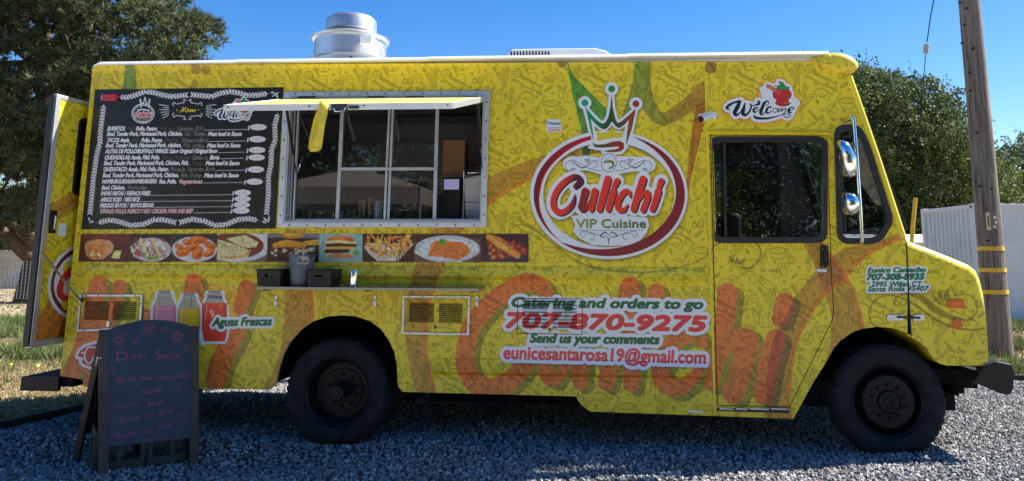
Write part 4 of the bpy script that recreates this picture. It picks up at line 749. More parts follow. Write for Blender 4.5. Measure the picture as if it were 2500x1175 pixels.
# tilting nose
hp = pxs([(2216, 819), (2214, 587), (2222, 587), (2290, 613), (2371, 646), (2390, 661), (2400, 684), (2404, 700), (2413, 870), (2412, 886), (2404, 893), (2312, 893), (2296, 889), (2280, 878), (2262, 850), (2243, 834)])
hb = MB().prism(hp, 0.0, WID); me = bpy.data.meshes.new('hood'); me.from_pydata(hb.v, [], hb.f)
b = bmesh.new(); b.from_mesh(me); bmesh.ops.recalc_face_normals(b, faces=b.faces)
sel = [e for e in b.edges if all(v.co.z > hp[1][1]-.75 for v in e.verts) and all(v.co.x > hp[0][0]+.01 or v.co.z > 1.4 for v in e.verts) and (abs(e.verts[0].co.y-e.verts[1].co.y) < 1e-4) and all(v.co.z > 1.2 or v.co.x > 4.2 for v in e.verts)]
bmesh.ops.bevel(b, geom=sel, offset=.075, segments=6, profile=.5, affect='EDGES', clamp_overlap=True)
b.to_mesh(me); b.free(); uv_planar(me, A_); place(me, 'hood', 'wrap', T, smooth=True, angle=35)
# seams: hood cut line, door gap
b = MB(); sp = [XZ(*q) for q in ((2213, 592), (2217, 700), (2224, 820))]
for i in range(2): b.beam((sp[i][0], .001, sp[i][1]), (sp[i+1][0], .001, sp[i+1][1]), .010, .008)
b.build('hood_gap', 'black', T)
dring = [(x, z) for x, z in door_o]
b = MB()
for i in range(len(dring)):
    p, q = dring[i], dring[(i+1) % len(dring)]; b.beam((p[0], .022, p[1]), (q[0], .022, q[1]), .022, .02)
b.build('door_gap', 'black', T)
def inset(pts, d):
    c = Vector((sum(p[0] for p in pts)/len(pts), sum(p[1] for p in pts)/len(pts))); o = []
    for i, p in enumerate(pts):
        p = Vector(p); a = (Vector(pts[i-1])-p).normalized(); e = (Vector(pts[(i+1) % len(pts)])-p).normalized()
        n1 = Vector((-a.y, a.x)); n2 = Vector((e.y, -e.x)); n = (n1+n2)
        if n.length < 1e-6: n = c-p
        n.normalize(); n = n if n.dot(c-p) > 0 else -n; k = max(abs(n.dot(n1)), .3); o.append(tuple(p+n*d/k))
    return o
# cab door with its window
DR = copy = None
din = inset(door_o, .007)
dwo = rrect(pxs([(1729.5, 334), (2019, 334), (2019, 594), (1734, 594)]), .085, 6); dwo = [(min(max(x, din[0][0]+.006), 9), z) for x, z in dwo]
dwi = rrect(pxs([(1740, 346), (2008, 346), (2008, 579), (1744, 579)]), .075, 6)
me = sheet(din, [inset(dwo, .012)], yfn=lambda x, z: -.004); uv_planar(me, A_); cab_door = place(me, 'cab_door', 'wrap', T); md = cab_door.modifiers.new('t', 'SOLIDIFY'); md.thickness = .03; md.offset = -1
fr = frame_ring(dwo, dwi, -.020, .03).build('window_frame', 'black', cab_door, bevel=.003)
q0, q1 = XZ(1768, 346), XZ(1772, 579); MB().beam((q0[0], .005, q0[1]), (q1[0], .005, q1[1]), .02, .02).build('window_divider', 'black', cab_door)
q = rrect(pxs([(1760, 343), (1898, 345), (1908, 440), (1906, 583), (1762, 583)]), [.01, .06, .01, .06, .01], 4)
place(sheet(q, yfn=lambda x, z: .018), 'window_pane', 'glassdark', cab_door)
place(sheet(rrect(pxs([(1738, 344), (2009, 344), (2009, 581), (1742, 581)]), .07, 5), yfn=lambda x, z: .034), 'window_pane', 'glass', cab_door)
b = MB()
for k in range(6):
    x, z = XZ(1748+50*k, 338); b.cyl((x, -.019, z), (x, -.0235, z), .005, n=8); x, z = XZ(1750+50*k, 590); b.cyl((x, -.019, z), (x, -.0235, z), .005, n=8)
stuff(b.build('screws', 'screw', cab_door))
hx = pxs([(2001, 603), (2010, 597), (2019, 603), (2021, 652), (2002, 654)]); hd = MB().prism(rrect(hx, .02, 3), -.045, -.004).build('handle', 'blackp', cab_door, bevel=.006)
for u, v in ((2004, 609), (2017, 609), (2005, 651), (2018, 651)): x, z = XZ(u, v); MB().cyl((x, -.046, z), (x, -.050, z), .006, n=8).build('bolt', 'chrome', hd)
x0, z0 = XZ(2002, 615); x1, z1 = XZ(2017, 644); MB().box(x0+.012, x1-.012, -.062, -.044, z1, z0).build('lever', 'blackp', hd, bevel=.006)
flat_part('label_strip', pxs([(1993, 657), (2018, 657), (2018, 665), (1993, 664)]), -.0065, mat('white_label', (.72, .72, .72), .5), cab_door)
# door sill track with worn white paint
q = pxs([(1751, 996), (1926, 1000), (1923, 1008), (1751, 1003)]); MB().prism(q, -.012, .02).build('door_sill', 'black', T)
b = MB()
for u0, u1 in ((1756, 1790), (1796, 1824), (1829, 1876), (1882, 1921)): b.prism(pxs([(u0, 995.5), (u1, 997.5), (u1, 1000.5), (u0, 999)]), -.018, -.010)
b.build('sill_edge', 'white', T)
q0, q1 = XZ(1727, 322), XZ(2021, 324); MB().add([(q0[0], 0, q0[1]+.02), (q1[0], 0, q1[1]+.02), (q1[0], -.028, q1[1]), (q0[0], -.028, q0[1]), (q0[0], 0, q0[1]-.012), (q1[0], 0, q1[1]-.012)], [(0, 1, 2, 3), (3, 2, 5, 4), (0, 3, 4), (1, 5, 2)]).build('drip_rail', 'yellow', T)
q0, q1 = XZ(1722, 184), XZ(1745, 1012); MB().beam((q0[0], -.003, q0[1]), (q1[0], -.003, q1[1]), .016, .01).build('body_seam', 'yellow', T)
# quarter window
qo = quart; qi = inset(rrect(pxs([(2037, 307), (2100, 307), (2120, 350), (2180, 538), (2148, 594), (2045, 594)]), [.09, .08, .1, .05, .08, .09], 5), .038)
frame_ring([tuple(Vector(p)+(Vector(p)-Vector((3.45, 1.95))).normalized()*.008) for p in qo], qi, -.014, .02).build('quarter_window_frame', 'black', T, bevel=.003)
place(sheet(inset(qo, .02), yfn=lambda x, z: .01), 'quarter_window', 'glassdark', T)

# ---- serving window
SW = bpy.data.objects.new('serving_window', None); COL.objects.link(SW); adopt(SW, T)
fo = pxs([(696, 226), (1196, 223), (1188, 556), (680, 556)]); fi = pxs([(710, 237), (1184, 236), (1176, 543), (694, 544)])
frame_ring(fo, fi, -.026, .0).build('frame', 'alu', SW, bevel=.003)
jo = [(x, z) for x, z in fi]; ji = inset(jo, .004); frame_ring(jo, inset(jo, .012), -.02, .11).build('jamb', 'aluP', SW)
b = MB()
def along(p, q, n, off=0):
    return [(p[0]+(q[0]-p[0])*(i+.5)/n, p[1]+(q[1]-p[1])*(i+.5)/n) for i in range(n)]
mid = [((a_[0]+c_[0])/2, (a_[1]+c_[1])/2) for a_, c_ in zip(fo, fi)]
for i, k in enumerate((11, 7, 11, 7)):
    for x, z in along(mid[i], mid[(i+1) % 4], k): b.cyl((x, -.025, z), (x, -.030, z), .0065, n=8)
stuff(b.build('screws', 'screw', SW))
YW = .055
def bar(u0, v0, u1, v1, w, y=YW, nm='mullion', d=.03):
    p, q = XZ(u0, v0, y), XZ(u1, v1, y); MB().beam((p[0], y, p[1]), (q[0], y, q[1]), w, d).build(nm, 'aluP', SW, bevel=.002)
for (u0, u1, w) in ((838, 824, .028), (952.5, 939.5, .018), (961, 948.5, .018), (1069, 1061, .026)): bar(u0, 244, u1, 541, w)
bar(833, 413, 1063, 412.5, .024, YW-.012, 'transom')
for (u0, u1, w) in ((717, 703, .012), (723, 709, .010), (731, 717, .014)): bar(u0, 240, u1, 541, w, YW-.01, 'sash_rail')
bar(700, 538.5, 1176, 538.5, .024, YW-.005, 'sill_rail', .05); bar(700, 543, 1176, 543, .01, YW-.03, 'sill_rail', .02)
def pane(u0, u1, v0, v1, y):
    a_, c_ = XZ(u0, v0, y), XZ(u1, v0, y); d_, e_ = XZ(u1-9, v1, y), XZ(u0-12, v1, y); place(sheet([a_, c_, d_, e_], yfn=lambda x, z: y), 'window_pane', 'glass', SW)
pane(728, 836, 244, 538, YW); pane(840, 950, 244, 411, YW+.008); pane(965, 1067, 244, 411, YW+.008); pane(834, 945, 414, 538, YW-.008); pane(957, 1064, 414, 538, YW-.008)
for u in (752, 920, 1015, 1145): x, z = XZ(u, 238.5); MB().cyl((x-.07, -.03, z), (x+.07, -.03, z), .007, n=8).build('hinge', 'screw', SW)
# awning flap
AW_ = bpy.data.objects.new('awning', None); COL.objects.link(AW_); adopt(AW_, T)
YO = -.76
h0, h1 = P(704, 242, -.035), P(1184, 237, -.03); o0, o1 = P(547, 257.5, YO), P(1105, 251, YO)
zh = h0.z+.004; zo = (o0.z+o1.z)/2; hx0, hx1 = h0.x, h1.x; ox0, ox1 = o0.x, o1.x
def lift(pts, t): return [Vector(p)+Vector((0, 0, t)) for p in pts]
top = [(hx0, -.035, zh), (hx1, -.035, zh), (ox1, YO, zo), (ox0, YO, zo)]
flap_art = M['wrap_flap'] = None
b = MB().hexa(lift(top, 0), lift(top, -.012)); me_ = b; o = b.build('flap_skin', mat('faded_yellow_vinyl', (.82, .68, .20), .3, 0, .12, 3, .1, 8), AW_); MB().hexa(lift(top, -.0135), lift(top, -.018)).build('flap_lining', mat('grey_lining', (.16, .16, .165), .6, 0, .1, 4), AW_)  # glare on the flap skin put into its colour as a paler yellow
fas = .042
def rail(p, q, nm, m='alu'):
    p, q = Vector(p), Vector(q); MB().hexa([p+Vector((0, 0, .003)), q+Vector((0, 0, .003)), q+Vector((0, 0, -fas)), p+Vector((0, 0, -fas))], [p+Vector((0, .012, .003)), q+Vector((0, .012, .003)), q+Vector((0, .012, -fas)), p+Vector((0, .012, -fas))]).build(nm, m, AW_, bevel=.002)
rail((ox0, YO-.004, zo), (ox1, YO-.004, zo), 'fascia', 'white')
def srail(xa, za, xb, zb, nm):
    MB().hexa([(xa-.006, -.035, za+.003), (xa+.006, -.035, za+.003), (xb+.006, YO, zb+.003), (xb-.006, YO, zb+.003)], [(xa-.006, -.035, za-fas), (xa+.006, -.035, za-fas), (xb+.006, YO, zb-fas), (xb-.006, YO, zb-fas)]).build(nm, 'alu', AW_, bevel=.002)
srail(hx0, zh, ox0, zo, 'side_rail'); srail(hx1, zh, ox1, zo, 'side_rail')
for f_ in (.25, .5, .75): xm = ox0+(ox1-ox0)*f_; xh = hx0+(hx1-hx0)*f_; MB().hexa([(xh-.015, -.05, zh-.012), (xh+.015, -.05, zh-.012), (xm+.015, YO+.01, zo-.012), (xm-.015, YO+.01, zo-.012)], [(xh-.015, -.05, zh-.034), (xh+.015, -.05, zh-.034), (xm+.015, YO+.01, zo-.034), (xm-.015, YO+.01, zo-.034)]).build('rib', 'aluP', AW_)
b = MB()
for f_ in (.02, .38, .62, .98): x = ox0+(ox1-ox0)*f_; b.cyl((x, YO-.004, zo-.015), (x, YO-.009, zo-.015), .006, n=8)
stuff(b.build('rivets', 'screw', AW_))
lp = P(832, 262, YO-.01); lt = MB().box(lp.x-.065, lp.x+.05, YO-.03, YO-.004, lp.z-.02, lp.z+.02).build('latch', 'screw', AW_, bevel=.004)
MB().tube([(lp.x-.04, YO-.034, lp.z-.01), (lp.x-.03, YO-.034, lp.z-.035), (lp.x+.03, YO-.034, lp.z-.035), (lp.x+.04, YO-.034, lp.z-.008)], .006).build('latch_loop', 'chrome', lt)
MB().box(lp.x+.06, lp.x+.13, YO-.016, YO-.004, lp.z-.012, lp.z+.010).build('latch_plate', 'screw', AW_, bevel=.002)
def strut(u0, v0, y0, u1, v1, y1, f):
    p, q = P(u0, v0, y0), P(u1, v1, y1); m_ = p+(q-p)*f; s_ = MB().cyl(p, m_, .011, n=10).build('gas_strut', 'blackp', AW_, smooth=True); MB().cyl(m_, q, .005, n=8).build('rod', 'chrome', s_, smooth=True)
strut(700, 268, -.38, 724, 428, .0, .66); strut(1166, 256, -.38, 1178, 420, .0, .62); strut(742, 380, -.05, 727, 420, .02, .5)

# ---- serving shelf
SH = bpy.data.objects.new('serving_shelf', None); COL.objects.link(SH); adopt(SH, T)
YS = -.30; zs = P(900, 702, YS).z; sx0, sx1 = P(627, 705, YS).x, P(1172, 705, YS).x
MB().hexa([(sx0, YS, zs), (sx1-.01, YS, zs), (sx1+.0, -.03, zs), (sx0, -.03, zs)], [(sx0, YS, zs-.022), (sx1-.01, YS, zs-.022), (sx1, -.03, zs-.022), (sx0, -.03, zs-.022)]).build('shelf_top', mat('polished_shelf', (.34, .32, .26), .3, .8, .1, 3, rvar=.1), SH, bevel=.003)
for u in (676, 917, 1165):
    x, z = XZ(u, 711); b_ = MB().box(x-.011, x+.011, -.012, 0, z-.115, z-.035).build('bracket', 'alu', SH, bevel=.002)
    MB().box(x-.008, x+.008, -.24, 0, zs-.034, zs-.022).build('arm', 'blackp', b_); MB().cyl((x, -.011, z-.07), (x, -.018, z-.07), .006, n=10).build('bolt', 'screw', b_)
# ---- vent hatches
def hatch(c, framed=True, rows=9, nm='vent_hatch'):
    H = bpy.data.objects.new(nm, None); COL.objects.link(H); adopt(H, T); pr = pxs(c)
    if framed:
        inn = inset(pr, .017); frame_ring(pr, inn, -.016, -.001).build('frame', 'alu', H, bevel=.002); b = MB(); md_ = [((a_[0]+c_[0])/2, (a_[1]+c_[1])/2) for a_, c_ in zip(pr, inn)]
        for i, k in enumerate((5, 2, 5, 2)):
            for x, z in along(md_[i], md_[(i+1) % 4], k): b.cyl((x, -.015, z), (x, -.0195, z), .0045, n=6)
        stuff(b.build('screws', 'screw', H)); me = sheet(inset(pr, .019), yfn=lambda x, z: -.0035)
    else:
        inn = pr; b = MB()
        for i in range(4): b.beam((pr[i][0], -.002, pr[i][1]), (pr[(i+1) % 4][0], -.002, pr[(i+1) % 4][1]), .005, .003)
        b.build('edge_gap', 'black', H); me = sheet(inset(pr, .003), yfn=lambda x, z: -.003)
    uv_planar(me, A_); place(me, 'hatch_panel', 'wrap', H)
    xa, xb = min(p[0] for p in inn), max(p[0] for p in inn); za, zb = min(p[1] for p in inn), max(p[1] for p in inn); w = xb-xa; h = zb-za; xm = (xa+xb)/2
    for s0, s1 in ((xa+w*.07, xm-w*.03), (xm+w*.04, xb-w*.08)):
        for k in range(rows):
            z = zb-h*(.17 if framed else .06)-k*h*.5/(rows-1) if framed else zb-h*.06-k*h*.72/(rows-1)
            q = MB().add([(s0, -.0038, z+.0075), (s1, -.0038, z+.0075), (s1-.006, -.019, z-.003), (s0+.006, -.019, z-.003), (s0, -.0038, z-.004), (s1, -.0038, z-.004)], [(0, 1, 2, 3), (3, 2, 5, 4), (0, 3, 4), (1, 5, 2)])
            o = q.build('louvre', 'wrap', H, recalc=False); uv_planar(o.data, A_)
            q = MB().box(s0+.004, s1-.004, -.0095, -.0036, z-.010, z-.0035).build('slot', 'black', H)
    return H
H1 = hatch([(196, 719), (351, 719), (346, 804), (189, 810)]); H2 = hatch([(984, 721.5), (1149, 722.6), (1146, 819), (981.5, 816)]); H3 = hatch([(1264, 729), (1422, 730), (1421, 817), (1263, 814)], False, 8)
x, z = XZ(266, 791); MB().box(x-.014, x+.014, -.016, -.004, z-.022, z+.022).build('latch', 'alu', H1, bevel=.003)
for H_, u, v in ((H2, 1063, 799), (H3, 1342, 804)): x, z = XZ(u, v); MB().cyl((x, -.003, z), (x, -.014, z), .011, n=12).build('lock', 'screw', H_)
# ---- prints applied on the side
MBd = flat_part('menu_board', pxs([(234.5, 220.5), (691.5, 214.8), (671.5, 557.5), (201.5, 559.5)]), -.009, 'menu', T)
MB().prism(pxs([(233.5, 219.5), (692.5, 213.8), (672.5, 558.5), (200.5, 560.5)]), -.008, -.001).build('board_edge', 'blackp', MBd)
for i in range(9):
    a_, c_ = FX[i], FX[i+1]; flat_part('food_photo', pxs([(a_[0], 571), (c_[0], 571), (c_[0] if i == 8 else c_[1], 641), (a_[1], 639.6)]), -.0065, 'sticker', T)['label'] = ['burrito photo', 'tacos photo', 'chicken wings photo', 'quesadilla photo', 'quesataco photo', 'hamburger photo', 'french fries photo', 'red rice photo', 'tamales photo'][i]
lg = [(1486.5+199*math.cos(t), 476-163*math.sin(t)) for t in np.linspace(math.radians(118), math.radians(-298), 60)]
def on(t): return [(1486.5+199*math.cos(math.radians(a)), 476-163*math.sin(math.radians(a))) for a in t]
lgp = on(range(105, 435, 6))[::1]; ring = on(list(range(106, 432, 6))); crown_o = [(1541, 322), (1543, 322), (1575, 265), (1571, 245), (1552, 236), (1532, 246), (1512, 268), (1513, 222), (1495, 201), (1474, 214), (1472, 235), (1464, 268), (1446, 240), (1424, 234), (1409, 250), (1413, 268), (1428, 300), (1438, 320)]
ringp = [(1486.5+197*math.cos(math.radians(a)), 476-161*math.sin(math.radians(a))) for a in range(104, 436, 6)]
flat_part('logo_sticker', pxs(ringp+[(1545, 322)]+crown_o[1:-1]+[(1436, 322)]), -.0015, 'sticker', T)
flat_part('welcome_sticker', pxs([(1764, 258), (1768, 275), (1790, 290), (1830, 298), (1870, 303), (1920, 302), (1950, 290), (1955, 250), (1945, 220), (1925, 196), (1900, 190), (1865, 204), (1850, 232), (1810, 236), (1780, 244)]), -.0015, 'sticker', T)
flat_part('phone_sticker', pxs([(1240, 716), (1728, 722), (1736, 770), (1734, 815), (1730, 892), (1222, 884), (1218, 850), (1222, 790)]), -.0035 if 0 else -.0045, 'sticker', T) if False else None
flat_part('address_sticker', pxs([(2112, 650), (2212, 650), (2219, 716), (2110, 716)]), -.0015, 'sticker', T)
flat_part('drinks_sticker', pxs([(370, 712), (556, 708), (562, 766), (672, 768), (674, 806), (560, 836), (490, 842), (366, 830)]), -.0015, 'sticker', T)
flat_part('maker_sticker', pxs([(1334, 291), (1370, 291), (1372, 320), (1366, 324), (1336, 324), (1332, 318)]), -.0015, 'sticker', T)
flat_part('state_sticker', pxs([(184, 872), (196, 846), (240, 830), (272, 836), (272, 892), (236, 908), (200, 904)]), -.0015, 'sticker', T)
# ---- lamps, latch, camera
x0, z0 = XZ(256, 232); x1, z1 = XZ(291, 248); MB().box(x0, x1, -.04, -.008, z1, z0).build('side_marker_lamp', 'red', T, bevel=.006); b = MB()
x0, z0 = XZ(2311, 731); x1, z1 = XZ(2352, 752); o = MB().box(x0, x1, -.022, -.0, z1, z0).build('amber_marker_lamp', 'orange', T, bevel=.004); MB().box(x0+.03, x1-.03, -.026, -.021, z1+.016, z0-.016).build('lens', 'amber', o, bevel=.003)
x, z = XZ(2336, 791); MB().cyl((x, 0, z), (x, -.010, z), .037, n=28).build('round_reflector', 'orange', T, bevel=.002)
for u0, u1, nm in ((2164, 2206, 'latch_base'), (2228, 2256, 'latch_catch')):
    q = rrect(pxs([(u0, 768), (u1, 768), (u1, 783), (u0, 784)]), .018, 4); MB().prism(q, -.014, 0).build('hood_latch', 'alu', T, bevel=.003)
q0, q1 = XZ(2188, 774), XZ(2244, 776); MB().beam((q0[0], -.022, q0[1]), (q1[0], -.022, q1[1]), .014, .014).build('latch_strap', 'black', T, bevel=.003)
c0, c1 = P(1712, 291, -.16), P(1737, 282, -.07); cm = MB().cyl(c0, c1, .026, n=20).build('security_camera', 'white', T, smooth=True, bevel=.003)
d = (c0-c1).normalized(); MB().cyl(c0-d*.002, c0+d*.006, .0235, n=20).build('lens', 'blackp', cm); x, z = XZ(1741, 283); MB().cyl((x, -.002, z), (x, -.02, z), .03, n=18).build('mount', 'white', cm); MB().cyl((x, -.02, z), c1, .014, n=10).build('arm', 'white', cm)
MB().hexa([c0+Vector((-.03, -.03, .028)), c0+Vector((.0, .02, .034)), c1+Vector((0, .02, .034)), c1+Vector((0, -.03, .026))], [c0+Vector((-.03, -.03, .022)), c0+Vector((.0, .02, .028)), c1+Vector((0, .02, .028)), c1+Vector((0, -.03, .02))]).build('hood', 'white', cm)
# ---- mirrors
MR = bpy.data.objects.new('door_mirror', None); COL.objects.link(MR); adopt(MR, T); ym = -.20
pl = [P(2060, 298, -.0), P(2076, 291, -.12), P(2082, 288, ym), P(2085, 296, ym), P(2093, 400, ym), P(2101, 520, ym), P(2105, 590, ym), P(2103, 592, -.1), P(2099, 588, 0)]
MB().tube(pl, .0125, 10).build('mirror_pole', 'chrome', MR, smooth=True)
def mirror(pts, yb, nm):
    c = [P(u, v, ym) for u, v in pts]; n = len(c); cen = sum(c, Vector())/n; vs = []; L = [(.0, 1.0), (-.02, 1.02), (-.06, .92), (-.085, .66), (-.095, .3)]
    for dy, s_ in L: vs += [cen+(p-cen)*s_+Vector((0, dy, 0)) for p in c]
    b = MB().add(vs, [(i*n+j, i*n+(j+1) % n, (i+1)*n+(j+1) % n, (i+1)*n+j) for i in range(len(L)-1) for j in range(n)]+[tuple(range(n)), tuple(range(len(vs)-1, len(vs)-n-1, -1))])
    return b.build(nm, 'chrome', MR, smooth=True, angle=70)
mirror([(2043, 347), (2050, 343), (2066, 347), (2074, 362), (2082, 376), (2088, 392), (2085, 410), (2084, 430), (2070, 434), (2060, 430), (2054, 418), (2047, 380)], 0, 'mirror_head')
mirror([(2056, 474), (2066, 470), (2080, 472), (2090, 484), (2095, 496), (2094, 510), (2086, 522), (2076, 527), (2062, 523), (2057, 510), (2056, 490)], 0, 'lower_mirror_head')
# ---- bumpers and rear step
bp = [P(2398, 894, -.02), P(2432, 882, -.02), P(2468, 889, -.02), P(2476, 905, -.02), P(2474, 950, -.02), P(2463, 966, -.02), P(2440, 960, -.02), P(2375, 932, -.02)]
bm = MB().prism([(p.x, p.z) for p in bp], -.03, .05).build('front_bumper', 'blackp', T, bevel=.012)
xa = bp[3].x; MB().box(xa-.11, xa-.005, .05, WID, bp[4].z+.03, bp[2].z).build('bumper_beam', 'blackp', bm, bevel=.015)
b = MB(); b.box(3.92, 4.3, .30, .38, .44, .60); b.box(3.0, 4.25, 1.65, 1.73, .47, .62); b.box(3.9, 4.3, .12, 2.0, .5, .6); b.box(3.55, 4.2, .3, .36, .40, .46); b.box(4.0, 4.12, .28, .42, .28, .5); b.box(3.85, 4.05, .2, 1.9, .36, .42); b.box(-2.6, 4.2, .80, .88, .42, .56); b.box(-2.6, 4.2, 1.35, 1.43, .42, .56)
b.box(.4, 1.4, .35, .9, .36, .58); b.box(2.0, 2.6, .5, 1.6, .34, .6); b.cyl((-.48, .3, .37), (-.48, 1.85, .37), .06); b.cyl((3.5, .3, .37), (3.5, 1.85, .37), .05); b.cyl((-.48, .95, .37), (-.48, 1.25, .37), .2, .2)
b.build('chassis', 'under', T, bevel=.006)
b = MB(); b.tube([(2.05, .15, .30), (2.2, .12, .24), (2.42, .12, .24)], .03); b.box(2.12, 2.3, .05, .12, .2, .3); b.build('exhaust', 'under', T)
def well(x0, x1, z1, nm):
    b = MB(); b.add([(x0, .03, .42), (x0, .75, .42), (x0+.12, .75, z1-.12), (x0+.12, .03, z1-.12), (x0+.3, .75, z1), (x0+.3, .03, z1), (x1-.3, .75, z1), (x1-.3, .03, z1), (x1-.1, .75, z1-.12), (x1-.1, .03, z1-.12), (x1, .75, .42), (x1, .03, .42)], [(0, 1, 2, 3), (3, 2, 4, 5), (5, 4, 6, 7), (7, 6, 8, 9), (9, 8, 10, 11), (1, 10, 8, 6, 4, 2)]); b.build(nm, 'under', T)
well(-1.06, .04, 1.0, 'wheel_well'); well(2.90, 4.05, .96, 'wheel_well')
b = MB(); b.box(-2.72, -1.08, .2, .23, .32, .60) if False else None
MB().box(-.02, 2.2, .9, 2.0, .16, .58).build('underbody_box', 'under', T)
x0 = P(52, 922, .0).x; x1 = P(144, 920, 0).x; z1 = P(95, 921, 0).z; z0 = P(95, 955, 0).z; rs = MB().box(x0, x1, -.0, .035, z0, z1).build('rear_step', 'blackp', T); MB().box(x0, x1+.1, .035, WID-.05, z0+.03, z1).build('step_plate', 'under', rs)
MB().hexa([(x1, .02, z1-.03), (x1+.42, .3, z1+.0), (x1+.42, .33, z1-.04), (x1, .05, z1-.08)], [(x1, .8, z1-.03), (x1+.42, .8, z1), (x1+.42, .8, z1-.04), (x1, .8, z1-.08)]).build('step_brace', 'under', rs)
# ---- wheels
def wheel(x, z, yf, dish, R=.405):
    Wn = bpy.data.objects.new('wheel', None); COL.objects.link(Wn); adopt(Wn, T); c = (x, yf, z)
    N = 144; pr = [(.262, .016), (.268, .004), (.30, -.012), (.34, -.014), (.372, -.006), (.392, .010), (.402, .022), (R, .034), (R, .062), (R-.009, .064), (R-.009, .070), (R, .072), (R, .104), (R-.009, .106), (R-.009, .112), (R, .114), (R, .146), (R-.009, .148), (R-.009, .154), (R, .156), (R, .184), (.402, .198), (.38, .216), (.30, .225), (.26, .2)]
    vs = []
    for i, (r, h) in enumerate(pr):
        for j in range(N):
            a = 2*PI*j/N; g = (j % 3 == 0) and (4 <= i <= 20); rr = r-(.010 if g and i in (5, 6, 7, 8, 19, 20) else (.006 if g and 11 <= i <= 16 else 0)); hh = h
            zz = rr*math.sin(a); 
            if math.sin(a) < -.9: zz *= 1-.045*((-math.sin(a)-.9)/.1)
            vs.append((x+rr*math.cos(a), yf+hh, z+zz))
    t = MB().add(vs, [(i*N+j, i*N+(j+1) % N, (i+1)*N+(j+1) % N, (i+1)*N+j) for i in range(len(pr)-1) for j in range(N)]).build('tyre', 'tyre', Wn, smooth=True, angle=28)
    if dish > 0: rp = [(.268, .018), (.264, .006), (.258, .008), (.252, .022), (.236, .034), (.232, .06), (.226, dish*.7), (.205, dish), (.165, dish), (.160, dish-.012), (.09, dish-.012), (.086, dish+.01), (.0, dish+.01)]
    else: rp = [(.268, .018), (.264, .006), (.258, .008), (.250, .024), (.236, .034), (.230, .08), (.222, .105), (.206, .085), (.19, .035), (.180, .022), (.085, .016), (.081, .028), (.0, .028)]
    rm = MB().lathe(rp, c, 'y', 72).build('rim', 'rim', Wn, smooth=True, angle=32)
    hb_ = [(.062, dish+.01), (.062, -.0), (.056, -.012), (.03, -.014), (.028, -.02), (.0, -.02)] if dish > 0 else [(.078, .028), (.076, .006), (.07, .0), (.034, .0), (.032, -.006), (.024, -.006), (.022, .004), (0, .004)]
    MB().lathe(hb_, c, 'y', 40).build('hub', 'rim', rm, smooth=True, angle=32)
    nr = .118; ny = (dish-.012) if dish > 0 else .019; m0 = None
    for k in range(10):
        a = 2*PI*(k+.5)/10
        if m0 is None:
            m0 = MB(); m0.cyl((0, .004, 0), (0, -.014, 0), .017, .015, 6); m0.cyl((0, -.012, 0), (0, -.026, 0), .009, n=10); m0 = m0.build('lug_nut', 'rim', rm); o = m0
        else: o = m0.copy(); COL.objects.link(o); o.parent = rm; o.matrix_parent_inverse = Matrix.Identity(4)
        o.location = (x+nr*math.cos(a), yf+ny, z+nr*math.sin(a))
    for k in range(10):
        a = 2*PI*k/10; b = MB().cyl((x+.047*math.cos(a), yf+(-.010 if dish > 0 else .002), z+.047*math.sin(a)), (x+.047*math.cos(a), yf-.012-(.004 if dish > 0 else -.004), z+.047*math.sin(a)), .0065, n=8)
        if k == 0: acc = b
        else: acc.add(b.v, b.f)
    acc.build('hub_bolts', 'rim', rm)
    return Wn
xr, zr = XZ(820, 968, .03); xf, zf = XZ(2173, 990, .03)
zr = .365; zf = .375
W1 = wheel(xr, zr, .035, .15); W2 = wheel(xf, zf, .035, 0)
for xx, yy in ((xr, .30), (xr, WID-.26), (xr, WID-.5), (xf, WID-.26)): MB().lathe([(0, 0), (.26, 0), (.30, -.01), (.38, 0), (.405, .03), (.405, .19), (.38, .21), (.28, .2), (0, .18)], (xx, yy, zr), 'y', 40).build('wheel', 'tyre', T, smooth=True, angle=30)
# ---- roof equipment
FN = bpy.data.objects.new('exhaust_fan', None); COL.objects.link(FN); adopt(FN, T); fc = P(857, 100, 1.05); fx = fc.x
def zz(v, y): return P(857, v, y).z
zA = zz(140, .8); s1 = zz(126, .68); s2 = zz(72, .66); s3 = zz(60, .74); s4 = zz(40, 1.05)
RF = (P(948, 100, 1.05).x-P(767, 100, 1.05).x)/2*.97
MB().lathe([(RF*.93, 2.98), (RF*.93, s1-.01), (RF*1.03, s1), (RF*1.03, s1+.012), (RF*.95, s1+.02), (RF*.95, s2-.02), (RF*1.02, s2-.01), (RF*1.03, s2+.012), (RF*.98, s2+.02), (RF*.68, s3-.01)], (fx, 1.05, 0), 'z', 72).build('fan_housing', 'steel', FN, smooth=True, angle=30)
MB().lathe([(RF*.62, s3-.03), (RF*.67, s3), (RF*.70, s3+.008), (RF*.67, s3+.018), (RF*.67, s4-.075), (RF*.65, s4-.045), (RF*.57, s4-.018), (RF*.38, s4-.005), (0, s4)], (fx, 1.05, 0), 'z', 72).build('fan_dome', 'steel', FN, smooth=True, angle=30)
q = P(897, 98, 1.05-RF); MB().box(q.x-.06, q.x+.05, q.y-.03, q.y+.05, q.z-.04, q.z+.035).build('junction_box', 'white', FN, bevel=.004)
q2 = P(915, 98, 1.05-RF*.9); MB().tube([q2, P(930, 112, .75), P(936, 130, .74), P(934, 146, .74)], .008).build('cable', 'white', FN, smooth=True)
q = P(858, 141, 1.05-RF*.96); MB().cyl((q.x, q.y+.01, q.z), (q.x, q.y-.012, q.z), .012, n=14).build('bolt', 'screw', FN)
AC = bpy.data.objects.new('air_conditioner', None); COL.objects.link(AC); adopt(AC, T); ya = .75
ap = pxs([(1241, 160), (1241, 128), (1248, 120), (1290, 118.5), (1455, 117), (1478, 123), (1500, 137), (1510, 160)], ya)
